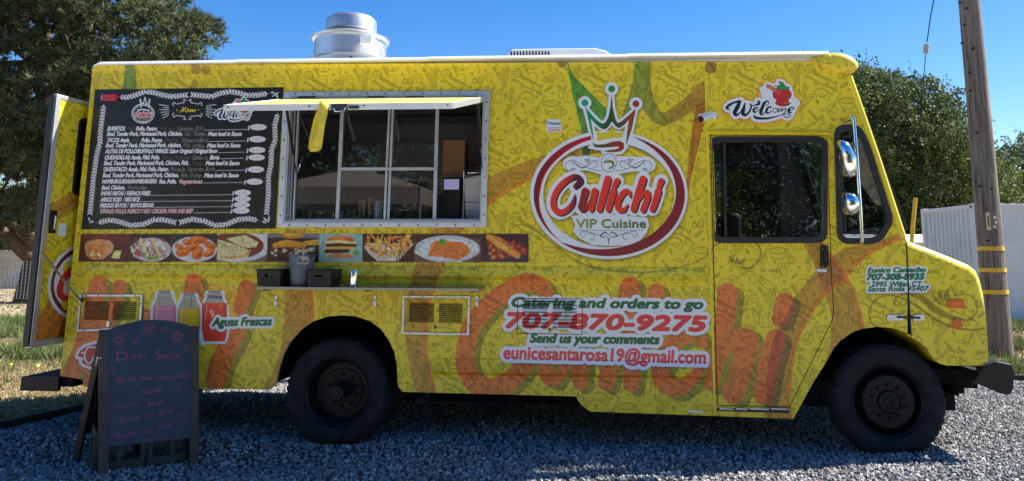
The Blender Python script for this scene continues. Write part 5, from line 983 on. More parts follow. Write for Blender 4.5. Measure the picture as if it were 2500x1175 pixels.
o = MB().prism(ap, ya, ya+.65).build('housing', 'gelcoat', AC, bevel=.03, seg=4, smooth=True)
for k in range(13):
    u = 1246+7.6*k; p0, p1 = XZ(u, 126, ya), XZ(u+3.8, 147, ya); MB().box(p0[0], p1[0], ya-.003, ya+.001, p1[1]-.02, p0[1]).build('vent_slot', 'black', AC)
# ---- open rear door
DA = Art(0, 0, .86, 2.06, 400, YEL)
ex, ey = -2.825, -.25; hx_, hy_ = -2.76, .57
E0 = Vector((ex, ey)); H0 = Vector((hx_, hy_)); dl = (H0-E0).length; dd = (H0-E0)/dl
zb_, zt_ = .70, 2.66
def DP(px, py):
    """photo px -> (distance from the free edge, height) on the open door"""
    d = _F*FPX+_R*(px-CX)-_U*(py-CY); n_ = Vector((dd.y, -dd.x)); t = ((E0-Vector(CAMP[:2])).dot(n_))/(Vector((d.x, d.y)).dot(n_)); q = Vector(CAMP)+d*t
    return ((Vector((q.x, q.y))-E0).dot(dd), q.z-zb_)
DA.conv = lambda p: np.array([DP(a, b_) for a, b_ in np.asarray(p, float)])
tl = icon_tile(400); nn = tl.shape[0]
DA.put(DA.poly([(125, 560), (90, 700), (90, 850), (200, 850), (200, 700), (150, 600)][:0] or [(95, 520), (125, 500), (170, 470), (230, 430), (260, 470), (190, 510), (130, 545), (95, 560)]), (.68, .42, 1), .9, True)
DA.put(DA.poly([(70, 850), (90, 780), (120, 730), (150, 700), (180, 760), (150, 850)]), (.94, .30, .9), .9, True); DA.put(DA.poly([(130, 850), (160, 770), (190, 780), (170, 850)]), (.40, .42, .8), .9, True)
t_ = np.tile(tl, (DA.H//nn+1, DA.W//nn+1))[:DA.H, :DA.W, None]; DA.a *= 1-t_*np.array([.62, .56, .5], np.float32)
cu, cv_ = DP(205, 686); RL = cu-DP(117, 690)[0]; cC = DP(176, 688); DA.conv = lambda p: np.asarray(p, float)
def el(r1, r2): return DA.ell(cu, cv_, r1, r2, 0, 60)
DA.put(DA.poly(el(RL, .31)), WHT); DA.put(DA.poly(el(RL*.92, .285), el(RL*.84, .245)[::-1]), alb(84, 24, 50)); DA.put(DA.poly(DA.ell(cu-RL*.45, cv_-.16, .05, .07, .3)), YEL); DA.put(DA.poly(DA.ell(cu-RL*.5, cv_+.10, .05, .06, .3)), YEL)
DA.put(DA.poly(DA.ell(cC[0]+.03, cC[1], .20, .135, .5), DA.ell(cC[0]+.05, cC[1]-.01, .15, .085, .5)[::-1]), alb(170, 44, 44))
DA.put(DA.poly([(.15, cv_+.36), (.23, cv_+.36), (.23, cv_+.46), (.15, cv_+.46)]), WHT)
DIMG = to_image(DA, 'door_print'); M['door'] = print_mat('door_wrap_print', DIMG)
RD = bpy.data.objects.new('rear_door', None); COL.objects.link(RD); adopt(RD, T)
nrm = Vector((dd.y, -dd.x))  # faces the camera side
if nrm.dot(Vector((CAMP[0], CAMP[1]))-E0) < 0: nrm = -nrm
def D3(u, v, off=0): q = E0+dd*u+nrm*off; return Vector((q.x, q.y, zb_+v))
Hh = zt_-zb_; wl, wr, wb, wt = .25, .60, DP(190, 478)[1], DP(200, 288)[1]
me = bpy.data.meshes.new('door_skin'); ring = rrect([(wl, wb), (wr, wb), (wr, wt), (wl, wt)], .06, 5)
me = sheet([(.02, .02), (dl-.0, .02), (dl-.0, Hh-.02), (.02, Hh-.02)], [ring])
uvl = me.uv_layers.new(name='UVMap')
for l in me.loops: c = me.vertices[l.vertex_index].co; uvl.data[l.index].uv = (c.x*400/DA.W, c.z*400/DA.H)
for v in me.vertices: q = D3(v.co.x, v.co.z, 0); v.co = q
place(me, 'door_skin', 'door', RD).modifiers.new('t', 'SOLIDIFY').thickness = .02
def db(u0, u1, v0, v1, o0, o1, nm, m, bev=.003): return MB().hexa([D3(u0, v0, o1), D3(u1, v0, o1), D3(u1, v1, o1), D3(u0, v1, o1)], [D3(u0, v0, o0), D3(u1, v0, o0), D3(u1, v1, o0), D3(u0, v1, o0)]).build(nm, m, RD, bevel=bev)
db(-.012, .035, 0, Hh, -.03, .006, 'edge_trim', 'alu'); db(.035, dl, Hh-.035, Hh, -.03, .006, 'edge_trim', 'alu'); db(.035, dl, 0, .05, -.03, .006, 'edge_trim', 'aluP'); db(.0, dl, .0, Hh, -.04, -.028, 'inner_skin', 'aluP'); db(-.03, -.012, 0.01, Hh-.01, -.05, -.0, 'rubber_seal', 'black')
wf = [D3(u, v, .004) for u, v in ring]; wfi = [D3(u, v, .004) for u, v in inset(ring, .03)]
n = len(ring); MB().add(wf+wfi, [(i, (i+1) % n, n+(i+1) % n, n+i) for i in range(n)]).build('door_window_rubber', 'black', RD, solid=.008)
MB().add([D3(u, v, -.004) for u, v in ring], [tuple(range(n))]).build('door_window', 'glassdark', RD)
hu, hv = DP(128, 542); k_ = db(hu-.035, hu+.035, hv-.09, hv+.09, .0, .008, 'handle_plate', 'blackp'); db(hu-.01, hu+.01, hv-.06, hv+.05, .008, .03, 'handle', 'chrome')
p0 = D3(-.01, DP(85, 615)[1]+.0, .02); p1 = P(196, 733, -.03); MB().tube([p0, p0+(p1-p0)*.5+Vector((0, -.0, -.01)), p1], .008, 8).build('hold_open_rod', mat('tan_rod', (.24, .18, .06), .5, 0, .2, 9), RD, smooth=True); MB().cyl(p1+Vector((0, .02, 0)), p1+Vector((.03, -.02, -.005)), .013, n=10).build('rod_clip', 'blackp', RD)
# ---- inside: kitchen and cab fittings that belong to the truck
K = MB(); K.box(-2.6, 2.2, WID-.12, WID-.06, 1.0, 2.85); K.box(-1.6, 1.6, 1.1, 1.15, 2.35, 2.62); K.build('kitchen_wall', 'inox', T); MB().box(-1.6, 1.6, 1.0, 2.0, 2.05, 2.42).build('extractor_hood', 'inox', T)
MB().box(-1.3, .9, 1.3, 2.0, .6, 1.68).build('cooking_range', 'inox', T); MB().box(-1.1, .62, .115, .45, 1.585, 1.61).build('counter', 'inox', T, bevel=.004)
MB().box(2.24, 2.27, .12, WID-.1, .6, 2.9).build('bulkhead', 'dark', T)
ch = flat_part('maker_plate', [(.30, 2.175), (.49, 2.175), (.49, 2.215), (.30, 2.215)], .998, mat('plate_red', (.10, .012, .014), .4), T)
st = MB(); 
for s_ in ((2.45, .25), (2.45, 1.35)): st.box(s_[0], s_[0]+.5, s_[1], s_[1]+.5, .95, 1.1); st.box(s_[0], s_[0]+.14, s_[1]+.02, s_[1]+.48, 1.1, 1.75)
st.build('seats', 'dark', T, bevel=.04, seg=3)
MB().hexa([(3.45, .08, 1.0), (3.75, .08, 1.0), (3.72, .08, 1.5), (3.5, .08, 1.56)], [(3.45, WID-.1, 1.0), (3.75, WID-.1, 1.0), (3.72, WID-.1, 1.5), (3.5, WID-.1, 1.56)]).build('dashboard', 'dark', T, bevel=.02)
sw_ = Vector((3.28, 1.45, 1.62)); n = 32; vs = []; ax = Vector((-.55, 0, .83)); u_ = Vector((.83, 0, .55))
MB().tube([sw_+u_*.2*math.cos(2*PI*i/n)+Vector((0, 1, 0))*.2*math.sin(2*PI*i/n) for i in range(n+1)], .015).build('steering_wheel', 'blackp', T, smooth=True); MB().cyl(sw_, sw_-ax*.35, .03).build('steering_column', 'blackp', T)
# ------------------------------------------------------------------ ground
def GZ(px, py, z=0.0):
    d = _F*FPX+_R*(px-CX)-_U*(py-CY); return Vector(CAMP)+d*((z-CAMP[2])/d.z)
def sst(t): t = np.clip(t, 0, 1); return t*t*(3-2*t)
def hgt(x, y):
    x = np.asarray(x, float); y = np.asarray(y, float)
    h = -.085*sst((-y+.1)/.5)*sst((-x+.7)/2.0)+.03*sst((-y-.1)/.5)*sst((x-1.8)/1.2)
    h = h-.05*sst((-y-.9)/1.5)*sst((1.2-x)/2)
    near = np.exp(-((y/6)**2))
    return h+near*(.012*np.sin(x*2.1+1.3*y)+.009*np.sin(3.7*x-2.2*y+1)+.006*np.sin(7.1*x+5.3*y))
def H1_(x, y): return float(hgt(x, y))
def GH(px, py):
    p = GZ(px, py)
    for _ in range(8): p = GZ(px, py, H1_(p.x, p.y))
    return p
def ground_mat():
    m = bpy.data.materials.new('dry_earth'); m.use_nodes = True; t = m.node_tree; b = t.nodes['Principled BSDF']; b.inputs['Roughness'].default_value = .95
    tc = t.nodes.new('ShaderNodeTexCoord')
    def nz(s, d=6):
        n = t.nodes.new('ShaderNodeTexNoise'); n.inputs['Scale'].default_value = s; n.inputs['Detail'].default_value = d; t.links.new(tc.outputs['Object'], n.inputs['Vector']); return n
    r1 = t.nodes.new('ShaderNodeValToRGB'); r1.color_ramp.elements[0].position = .35; r1.color_ramp.elements[0].color = (.26, .20, .125, 1); r1.color_ramp.elements[1].position = .68; r1.color_ramp.elements[1].color = (.46, .37, .24, 1)
    t.links.new(nz(1.4).outputs[0], r1.inputs[0])
    r2 = t.nodes.new('ShaderNodeValToRGB'); r2.color_ramp.elements[0].position = .52; r2.color_ramp.elements[0].color = (0, 0, 0, 1); r2.color_ramp.elements[1].position = .7; t.links.new(nz(.45, 4).outputs[0], r2.inputs[0])
    mx = t.nodes.new('ShaderNodeMix'); mx.data_type = 'RGBA'; mx.inputs[7].default_value = (.085, .105, .035, 1); t.links.new(r2.outputs[0], mx.inputs[0]); t.links.new(r1.outputs[0], mx.inputs[6])
    r3 = t.nodes.new('ShaderNodeMapRange'); r3.inputs[1].default_value = .3; r3.inputs[2].default_value = .7; r3.inputs[3].default_value = .6; r3.inputs[4].default_value = 1.25; t.links.new(nz(22).outputs[0], r3.inputs[0])
    m2 = t.nodes.new('ShaderNodeMix'); m2.data_type = 'RGBA'; m2.blend_type = 'MULTIPLY'; m2.inputs[0].default_value = 1; t.links.new(mx.outputs[2], m2.inputs[6]); t.links.new(r3.outputs[0], m2.inputs[7]); t.links.new(m2.outputs[2], b.inputs[0])
    bp = t.nodes.new('ShaderNodeBump'); bp.inputs['Strength'].default_value = .7; bp.inputs['Distance'].default_value = .05; t.links.new(nz(14).outputs[0], bp.inputs['Height']); t.links.new(bp.outputs[0], b.inputs['Normal']); return m
def grid_mesh(xs, ys, dz=0.0, inside=None):
    X, Y = np.meshgrid(xs, ys); Z = hgt(X, Y)+dz; nx, ny = len(xs), len(ys)
    v = np.stack([X.ravel(), Y.ravel(), Z.ravel()], 1); i, j = np.meshgrid(np.arange(nx-1), np.arange(ny-1)); a = (j*nx+i).ravel(); f = np.stack([a, a+1, a+nx+1, a+nx], 1)
    if inside is not None:
        c = v[f].mean(1); f = f[inside(c[:, 0], c[:, 1])]; u = np.unique(f); mp = np.full(len(v), -1); mp[u] = np.arange(len(u)); v = v[u]; f = mp[f]
    me = bpy.data.meshes.new('g'); me.from_pydata(v.tolist(), [], f.tolist()); return me
xs = np.concatenate([[-700, -300, -120, -60, -30], np.arange(-20, -6, 1.0), np.arange(-6, 9, .2), np.arange(9, 20, 1.0), [30, 60, 120, 300, 700]]); ys = np.concatenate([[-300, -80, -40, -20, -10], np.arange(-7, 7, .2), np.arange(7, 24, 1.0), [30, 45, 80, 150, 400, 1200]])
g = place(grid_mesh(xs, ys, -.03), 'ground', ground_mat(), smooth=True); structure(g, 'dry grassy ground around the gravel pad')
GP = [(-3.6, -7), (-3.36, .18), (-3.16, .9), (-2.7, 2.0), (-2.1, 3.3), (-.5, 4.15), (2.5, 4.3), (6.35, 3.75), (9, 3.3), (16, 3.0), (16, -7)]
def inpoly(poly, x, y):
    r = np.zeros(np.shape(x), bool); n = len(poly)
    for i in range(n):
        (x0, y0), (x1, y1) = poly[i], poly[(i+1) % n]
        if y0 == y1: continue
        r ^= ((y0 > y) != (y1 > y)) & (x < (x1-x0)*(y-y0)/(y1-y0)+x0)
    return r
M['gravelbed'] = mat('gravel_bed', (.05, .05, .05), .95, 0, .4, 30, 1.0, 60); M['gravelfar'] = mat('gravel_bed_front', (.46, .42, .35), .95, 0, .3, 30, 1.0, 60)  # front bed set paler and warmer to bounce light onto the truck side
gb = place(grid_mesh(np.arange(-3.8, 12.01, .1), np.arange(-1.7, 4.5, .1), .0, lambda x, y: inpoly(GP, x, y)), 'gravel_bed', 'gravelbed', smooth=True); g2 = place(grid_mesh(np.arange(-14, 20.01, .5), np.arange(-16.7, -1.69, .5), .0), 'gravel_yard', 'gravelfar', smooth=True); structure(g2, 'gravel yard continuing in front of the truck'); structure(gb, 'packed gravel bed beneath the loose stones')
# loose stones: instanced over the bed
def stones():
    m = bpy.data.materials.new('grey_stone'); m.use_nodes = True; t = m.node_tree; b = t.nodes['Principled BSDF']; b.inputs['Roughness'].default_value = .8
    oi = t.nodes.new('ShaderNodeObjectInfo'); r = t.nodes.new('ShaderNodeValToRGB'); e = r.color_ramp.elements; e[0].color = (.08, .08, .08, 1); e[1].color = (.62, .62, .59, 1); x = e.new(.5); x.color = (.27, .27, .265, 1); x = e.new(.85); x.color = (.36, .34, .31, 1)
    t.links.new(oi.outputs['Random'], r.inputs[0]); tc = t.nodes.new('ShaderNodeTexCoord'); n = t.nodes.new('ShaderNodeTexNoise'); n.inputs['Scale'].default_value = 3; t.links.new(tc.outputs['Object'], n.inputs['Vector'])
    mr = t.nodes.new('ShaderNodeMapRange'); mr.inputs[3].default_value = .65; mr.inputs[4].default_value = 1.3; t.links.new(n.outputs[0], mr.inputs[0]); mx = t.nodes.new('ShaderNodeMix'); mx.data_type = 'RGBA'; mx.blend_type = 'MULTIPLY'; mx.inputs[0].default_value = 1; t.links.new(r.outputs[0], mx.inputs[6]); t.links.new(mr.outputs[0], mx.inputs[7]); t.links.new(mx.outputs[2], b.inputs[0])
    fields = [(np.arange(-3.8, 7.3, .1), np.arange(-1.6, 4.5, .1), 1500, .0155), (np.arange(-3.8, 9.0, .2), np.arange(-2.8, -1.5, .2), 420, .022)]
    for k, (xs, ys, dens, size) in enumerate(fields):
        o = place(grid_mesh(xs, ys, .002, lambda x, y: inpoly(GP, x, y) & ~((x > -2.4) & (x < 2.6) & (y > .9) & (y < 2.9) & False)), 'gravel', m)
        ng = bpy.data.node_groups.new('gravel_scatter', 'GeometryNodeTree'); ng.interface.new_socket('Geometry', in_out='INPUT', socket_type='NodeSocketGeometry'); ng.interface.new_socket('Geometry', in_out='OUTPUT', socket_type='NodeSocketGeometry')
        N = ng.nodes.new; L = ng.links.new; gi, go = N('NodeGroupInput'), N('NodeGroupOutput')
        d = N('GeometryNodeDistributePointsOnFaces'); d.inputs['Density'].default_value = dens; d.inputs['Seed'].default_value = 5+k
        ico = N('GeometryNodeMeshIcoSphere'); ico.inputs['Radius'].default_value = 1; ico.inputs['Subdivisions'].default_value = 1 if k else 2
        sp = N('GeometryNodeSetPosition'); nz = N('ShaderNodeTexNoise'); nz.inputs['Scale'].default_value = 1.1; nz.inputs['Detail'].default_value = 1
        vm = N('ShaderNodeVectorMath'); vm.operation = 'SUBTRACT'; vm.inputs[1].default_value = (.5, .5, .5); vs = N('ShaderNodeVectorMath'); vs.operation = 'SCALE'; vs.inputs['Scale'].default_value = 1.5
        L(nz.outputs['Color'], vm.inputs[0]); L(vm.outputs[0], vs.inputs[0]); L(ico.outputs[0], sp.inputs[0]); L(vs.outputs[0], sp.inputs['Offset'])
        sm = N('GeometryNodeSetMaterial'); sm.inputs['Material'].default_value = m; L(sp.outputs[0], sm.inputs[0])
        rr = N('FunctionNodeRandomValue'); rr.data_type = 'FLOAT_VECTOR'; rr.inputs[0].default_value = (0, 0, 0); rr.inputs[1].default_value = (6.28, 6.28, 6.28)
        rs = N('FunctionNodeRandomValue'); rs.data_type = 'FLOAT_VECTOR'; rs.inputs[0].default_value = (size*.55, size*.5, size*.35); rs.inputs[1].default_value = (size*1.35, size*1.05, size*.85)
        ip = N('GeometryNodeInstanceOnPoints'); L(gi.outputs[0], d.inputs[0]); L(d.outputs[0], ip.inputs['Points']); L(sm.outputs[0], ip.inputs['Instance']); L(rr.outputs[0], ip.inputs['Rotation']); L(rs.outputs[0], ip.inputs['Scale']); L(ip.outputs[0], go.inputs[0])
        o.modifiers.new('scatter', 'NODES').node_group = ng; stuff(o); o['label'] = 'loose grey crushed gravel under and around the truck'
stones()
# edging strip between gravel and grass
def strip(pts, w, h, nm, m, lab):
    b = MB(); 
    for (x0, y0), (x1, y1) in zip(pts[:-1], pts[1:]):
        k = max(1, int(math.hypot(x1-x0, y1-y0)/.4))
        for i in range(k):
            p = (x0+(x1-x0)*i/k, y0+(y1-y0)*i/k); q = (x0+(x1-x0)*(i+1)/k, y0+(y1-y0)*(i+1)/k); b.beam((*p, H1_(*p)+h/2-.02), (*q, H1_(*q)+h/2-.02), h, w, up=(q[1]-p[1], p[0]-q[0], 0))
    return structure(b.build(nm, m), lab)
M['edge'] = mat('black_edging', (.02, .021, .022), .7, 0, .3, 8)
strip(GP[:6], .05, .085, 'gravel_kerb', 'edge', 'black edging strip along the left of the gravel'); strip(GP[5:10], .05, .085, 'gravel_kerb', 'edge', 'black edging strip along the back of the gravel')

# ------------------------------------------------------------------ vegetation
def leaf_mat(nm, c0, c1, c2, rough=.6, sc=1.5):
    m = bpy.data.materials.new(nm); m.use_nodes = True; t = m.node_tree; b = t.nodes['Principled BSDF']; b.inputs['Roughness'].default_value = rough; b.inputs['Specular IOR Level'].default_value = .3
    a = t.nodes.new('ShaderNodeAttribute'); a.attribute_name = 'tone'; r = t.nodes.new('ShaderNodeValToRGB'); e = r.color_ramp.elements; e[0].color = (*c0, 1); e[1].color = (*c2, 1); x = e.new(.5); x.color = (*c1, 1); t.links.new(a.outputs['Fac'], r.inputs[0]); t.links.new(r.outputs[0], b.inputs[0])
    tl_ = t.nodes.new('ShaderNodeBsdfTranslucent'); t.links.new(r.outputs[0], tl_.inputs[0]); ms = t.nodes.new('ShaderNodeMixShader'); ms.inputs[0].default_value = .22; t.links.new(b.outputs[0], ms.inputs[1]); t.links.new(tl_.outputs[0], ms.inputs[2]); t.links.new(ms.outputs[0], t.nodes['Material Output'].inputs[0]); return m
def tri_mesh(V, tone, nm, m, parent=None):
    n = len(V); me = bpy.data.meshes.new(nm); me.vertices.add(n*3); me.vertices.foreach_set('co', V.reshape(-1).astype(np.float32)); me.loops.add(n*3); me.loops.foreach_set('vertex_index', np.arange(n*3, dtype=np.int32)); me.polygons.add(n); me.polygons.foreach_set('loop_start', np.arange(0, n*3, 3, dtype=np.int32)); me.update(calc_edges=True)
    at = me.attributes.new('tone', 'FLOAT', 'FACE'); at.data.foreach_set('value', np.clip(tone, 0, 1).astype(np.float32)); return place(me, nm, m, parent)
def unit(n, r): v = r.normal(size=(n, 3)); return v/np.linalg.norm(v, axis=1, keepdims=True)
def tufts(C, nrm, r, k, L, w, seed=1, spread=.8, tb=0.0):
    """needle or leaf sprays: k blades from each centre C, leaning along nrm"""
    rg = np.random.default_rng(seed); n = len(C); d = nrm[:, None, :]*rg.uniform(.3, 1.1, (n, k, 1))+unit(n*k, rg).reshape(n, k, 3)*spread; d /= np.linalg.norm(d, axis=2, keepdims=True)
    l = L*rg.uniform(.55, 1.15, (n, k, 1)); s = np.cross(d.reshape(-1, 3), unit(n*k, rg)).reshape(n, k, 3); s /= np.linalg.norm(s, axis=2, keepdims=True)+1e-9
    c = C[:, None, :]; a = c-s*w*.5; b = c+s*w*.5; e = c+d*l; T_ = np.stack([a, b, e], 2).reshape(-1, 3, 3)
    tone = np.repeat(rg.normal(.45+tb, .14, n), k)+rg.normal(0, .12, n*k); return T_, tone
def leaves(C, nrm, k, spread, size, seed=1, along=.3):
    """sprigs of small leaves set along a short twig"""
    rg = np.random.default_rng(seed); n = len(C); ax = nrm+unit(n, rg)*.6; ax /= np.linalg.norm(ax, axis=1, keepdims=True); t = rg.uniform(0, 1, (n, k, 1))
    p = C[:, None]+ax[:, None]*t*along+unit(n*k, rg).reshape(n, k, 3)*spread*(1-t*.6); u = unit(n*k, rg).reshape(n, k, 3); v = np.cross(u.reshape(-1, 3), unit(n*k, rg)).reshape(n, k, 3); v /= np.linalg.norm(v, axis=2, keepdims=True)+1e-9
    s = size*rg.uniform(.6, 1.3, (n, k, 1)); a, b, c, d = p-u*s, p+v*s*.5, p+u*s, p-v*s*.5; T_ = np.concatenate([np.stack([a, b, c], 2).reshape(-1, 3, 3), np.stack([a, c, d], 2).reshape(-1, 3, 3)]); tone = np.repeat(rg.normal(.45, .15, n), k)+rg.normal(0, .12, n*k); return T_, np.concatenate([tone, tone])
def crown_pads(outline, y0, dy, n, seed, rmin, rmax, tight=.5):
    """foliage pads filling a crown seen within an outline; each has real depth"""
    rg = np.random.default_rng(seed); o = np.array(outline, float); out = []; lo, hi = o.min(0), o.max(0); cen = o.mean(0); half = (hi-lo)/2
    while len(out) < n:
        x, y = rg.uniform(lo[0], hi[0]), rg.uniform(lo[1], hi[1])
        if not inpoly([tuple(p) for p in o], np.array([x]), np.array([y]))[0]: continue
        q = min(1, math.hypot((x-cen[0])/half[0], (y-cen[1])/half[1])); dd_ = dy*math.sqrt(max(.05, 1-q*q)); s_ = rg.choice([-1, -1, 1])*rg.uniform(.35, 1)
        p = P(x, y, y0+s_*dd_); out.append((p.x, p.y, p.z, rg.uniform(rmin, rmax)))
    return np.array(out)
def pad_points(pads, per, seed, flat=.6):
    rg = np.random.default_rng(seed); n = len(pads); u = unit(n*per, rg).reshape(n, per, 3); u[..., 2] = np.where(rg.random((n, per)) < .72, np.abs(u[..., 2]), u[..., 2]); rad = pads[:, None, 3:4]*rg.uniform(.45, 1.0, (n, per, 1))**.6
    c = pads[:, None, :3]+u*rad*np.array([1, 1, flat]); return c.reshape(-1, 3), u.reshape(-1, 3)
def limbs(base, top, pads, m, parent, seed=2, n=26, r0=.45, nm='limb'):
    rg = np.random.default_rng(seed); base, top = Vector(base), Vector(top)
    for i in rg.choice(len(pads), min(n, len(pads)), replace=False):
        e = Vector(pads[i, :3]); t = rg.uniform(.25, .95); s_ = base.lerp(top, t); mid_ = s_.lerp(e, .5)+Vector((rg.normal(0, .25), rg.normal(0, .25), rg.uniform(-.3, .5))); r = r0*.42*(1-t*.6)
        MB().tube([s_, s_.lerp(mid_, .5)+Vector((0, 0, .1)), mid_, mid_.lerp(e, .5), e], [r, r*.8, r*.6, r*.4, .02], 7).build(nm, m, parent, smooth=True)
M['bark'] = mat('rough_bark', (.095, .062, .042), .9, 0, .45, 5, 1.0, 18); M['bark2'] = mat('grey_bark', (.10, .085, .07), .9, 0, .4, 6, .8, 20)
M['conifer'] = leaf_mat('conifer_needles', (.028, .038, .02), (.085, .105, .045), (.20, .215, .095)); M['oak'] = leaf_mat('oak_leaves', (.028, .042, .014), (.092, .125, .034), (.21, .25, .07)); M['pale'] = leaf_mat('pale_leaves', (.05, .085, .035), (.10, .15, .06), (.19, .24, .10))
# big conifer behind the rear of the truck
tb = GH(88, 722); YT = 15.5; tbx = P(95, 700, YT); TREE = thing('conifer_tree', 'big dark green conifer rising behind the rear of the truck', 'tree', (tbx.x, YT, 0))
ol = [(-420, -200), (-100, -420), (150, -420), (290, -150), (350, -20), (400, 8), (470, 55), (548, 100), (535, 128), (500, 140), (470, 165), (450, 240), (400, 360), (300, 440), (210, 500), (120, 520), (60, 560), (-30, 585), (-420, 600)]
pads = crown_pads(ol, YT, 4.2, 800, 4, .42, .95); c, nn_ = pad_points(pads, 38, 5, .5); up = nn_*.7+np.array([0, 0, .65]); T1, t1 = tufts(c, up/np.linalg.norm(up, axis=1, keepdims=True), .1, 13, .27, .034, 6, .75)
t1 = t1+np.repeat(np.random.default_rng(77).normal(-.05, .16, 800), 38*13); tri_mesh(T1, t1, 'foliage', 'conifer', TREE)['kind'] = 'stuff'
b = MB(); tt = [(tbx.x, YT, -.2), (tbx.x+.05, YT, 1.0), (tbx.x+.25, YT+.1, 2.6), (tbx.x+.4, YT, 4.6), (tbx.x+.6, YT, 7.5), (tbx.x+.5, YT, 10)]; b.tube(tt, [.62, .5, .44, .36, .24, .1], 14).build('trunk', 'bark', TREE, smooth=True)
limbs(tt[2], tt[5], pads, 'bark', TREE, 8, 46, .5)
for q in ([(95, 640, 15.3), (60, 612, 14.8), (10, 572, 14.2), (-60, 540, 13.8)], [(100, 600, 15.2), (70, 575, 14.6), (30, 545, 14.4), (-20, 500, 14)], [(100, 560, 15.4), (140, 500, 14.9), (180, 430, 14.3)], [(98, 620, 15.5), (110, 560, 15), (90, 470, 14.6), (60, 400, 14)]):
    MB().tube([P(*v) for v in q], [.26, .22, .16, .09][:len(q)], 9).build('limb', 'bark', TREE, smooth=True)
# oak behind the cab
YK = 24; kb = P(2200, 640, YK); OAK = thing('oak_tree', 'broad dark oak with spiky top behind the cab and utility pole', 'tree', (kb.x, YK, 0))
ol = [(1800, 560), (1760, 420), (1850, 250), (1980, 190), (2085, 184), (2110, 198), (2150, 202), (2195, 216), (2232, 226), (2262, 222), (2300, 240), (2334, 262), (2340, 300), (2375, 345), (2415, 385), (2440, 410), (2455, 470), (2470, 520), (2400, 560), (2300, 600), (2150, 612), (1950, 610)]
pads2 = crown_pads(ol, YK, 4.0, 560, 14, .5, 1.0); c, nn_ = pad_points(pads2, 30, 15, .8); T1, t1 = leaves(c, nn_, 11, .16, .062, 16, .34); _v = np.repeat(np.random.default_rng(78).normal(0, .13, 560), 30*11); t1 = t1+np.concatenate([_v, _v]); tri_mesh(T1, t1, 'foliage', 'oak', OAK)['kind'] = 'stuff'
rg = np.random.default_rng(3); tops = pads2[np.array([i for i in range(len(pads2)) if pads2[i, 2] > 4.2])]; idx = rg.choice(len(tops), min(110, len(tops)), replace=False); tw = tops[idx, :3]+np.array([0, 0, .3]); ups = np.tile([[0, 0, 1.0]], (len(tw), 1))+rg.normal(0, .25, (len(tw), 3)); T1, t1 = leaves(tw, ups, 26, .05, .05, 17, 1.15); tri_mesh(T1, t1-.1, 'twigs', 'oak', OAK)['kind'] = 'stuff'
MB().tube([(kb.x, YK, -.2), (kb.x+.1, YK, 1.5), (kb.x-.3, YK, 3.2), (kb.x, YK, 6)], [.5, .4, .3, .1], 12).build('trunk', 'bark2', OAK, smooth=True); limbs((kb.x+.1, YK, 1.2), (kb.x, YK, 6), pads2, 'bark2', OAK, 9, 26, .45)
YP = 33; pb = P(2510, 640, YP); PT = thing('pale_tree', 'pale feathery tree at the right edge behind the white container', 'tree', (pb.x, YP, 0)); ol = [(2440, 420), (2470, 372), (2500, 355), (2560, 340), (2640, 380), (2700, 520), (2600, 560), (2460, 530)]
pads3 = crown_pads(ol, YP, 3.0, 150, 24, .5, .9); c, nn_ = pad_points(pads3, 24, 25, .7); T1, t1 = leaves(c, nn_, 10, .2, .07, 26, .4); tri_mesh(T1, t1, 'foliage', 'pale', PT)['kind'] = 'stuff'; MB().tube([(pb.x, YP, -.2), (pb.x, YP, 3), (pb.x-.3, YP, 6)], [.3, .22, .08], 10).build('trunk', 'bark2', PT, smooth=True); limbs((pb.x, YP, 1.5), (pb.x, YP, 6), pads3, 'bark2', PT, 10, 14, .3)
# dark trees far behind the board fence and behind the truck
def back_tree(nm, lab, ol, Y, n, seed, px, mt='oak', lv=.09, grp=None, per=24, k=8):
    b0 = P(px, 640, Y); t = thing(nm, lab, 'tree', (b0.x, Y, 0), grp); pd = crown_pads(ol, Y, 2.5, n, seed, .6, 1.2); c, q_ = pad_points(pd, per, seed+1, .8); a, t_ = leaves(c, q_, k, .2, lv, seed+2, .4); tri_mesh(a, t_-.12, 'foliage', mt, t)['kind'] = 'stuff'; zt = pd[:, 2].mean(); MB().tube([(b0.x, Y, -.2), (b0.x+.1, Y, zt*.6), (b0.x, Y, zt)], [.35, .25, .1], 9).build('trunk', 'bark2', t, smooth=True); return t
back_tree('shade_tree', 'dark bushy tree beyond the grey board fence at the left edge', [(-200, 640), (-200, 480), (60, 470), (180, 500), (200, 640)], 38, 120, 31, 0)
back_tree('shade_tree', 'dark trees seen through the cab windows beyond the truck', [(1500, 640), (1500, 440), (1650, 400), (1850, 430), (1850, 640)], 30, 110, 41, 1700)
# grass
def scatter(n, x0, x1, y0, y1, seed, keep):
    rg = np.random.default_rng(seed); x, y = rg.uniform(x0, x1, n), rg.uniform(y0, y1, n); k = keep(x, y, rg); x, y = x[k], y[k]; return np.stack([x, y, hgt(x, y)-.03], 1)
def patch(x, y, s=1.0, ph=0.0): return np.sin(x*1.3*s+ph)*np.cos(y*1.1*s-ph)+.6*np.sin(x*2.7*s-y*1.9*s+ph)
def blades(C, L, w, k, seed, tb=0): n = np.tile([[0, 0, 1.0]], (len(C), 1)); return tufts(C, n, .1, k, L, w, seed, .75, tb)
M['straw'] = leaf_mat('dry_grass', (.20, .155, .07), (.38, .31, .16), (.55, .46, .26), .8); M['green'] = leaf_mat('green_grass', (.055, .08, .022), (.125, .16, .05), (.24, .27, .10), .7); M['flower'] = mat('yellow_petals', (.72, .50, .02), .6)
off = lambda x, y: ~inpoly(GP, x, y)
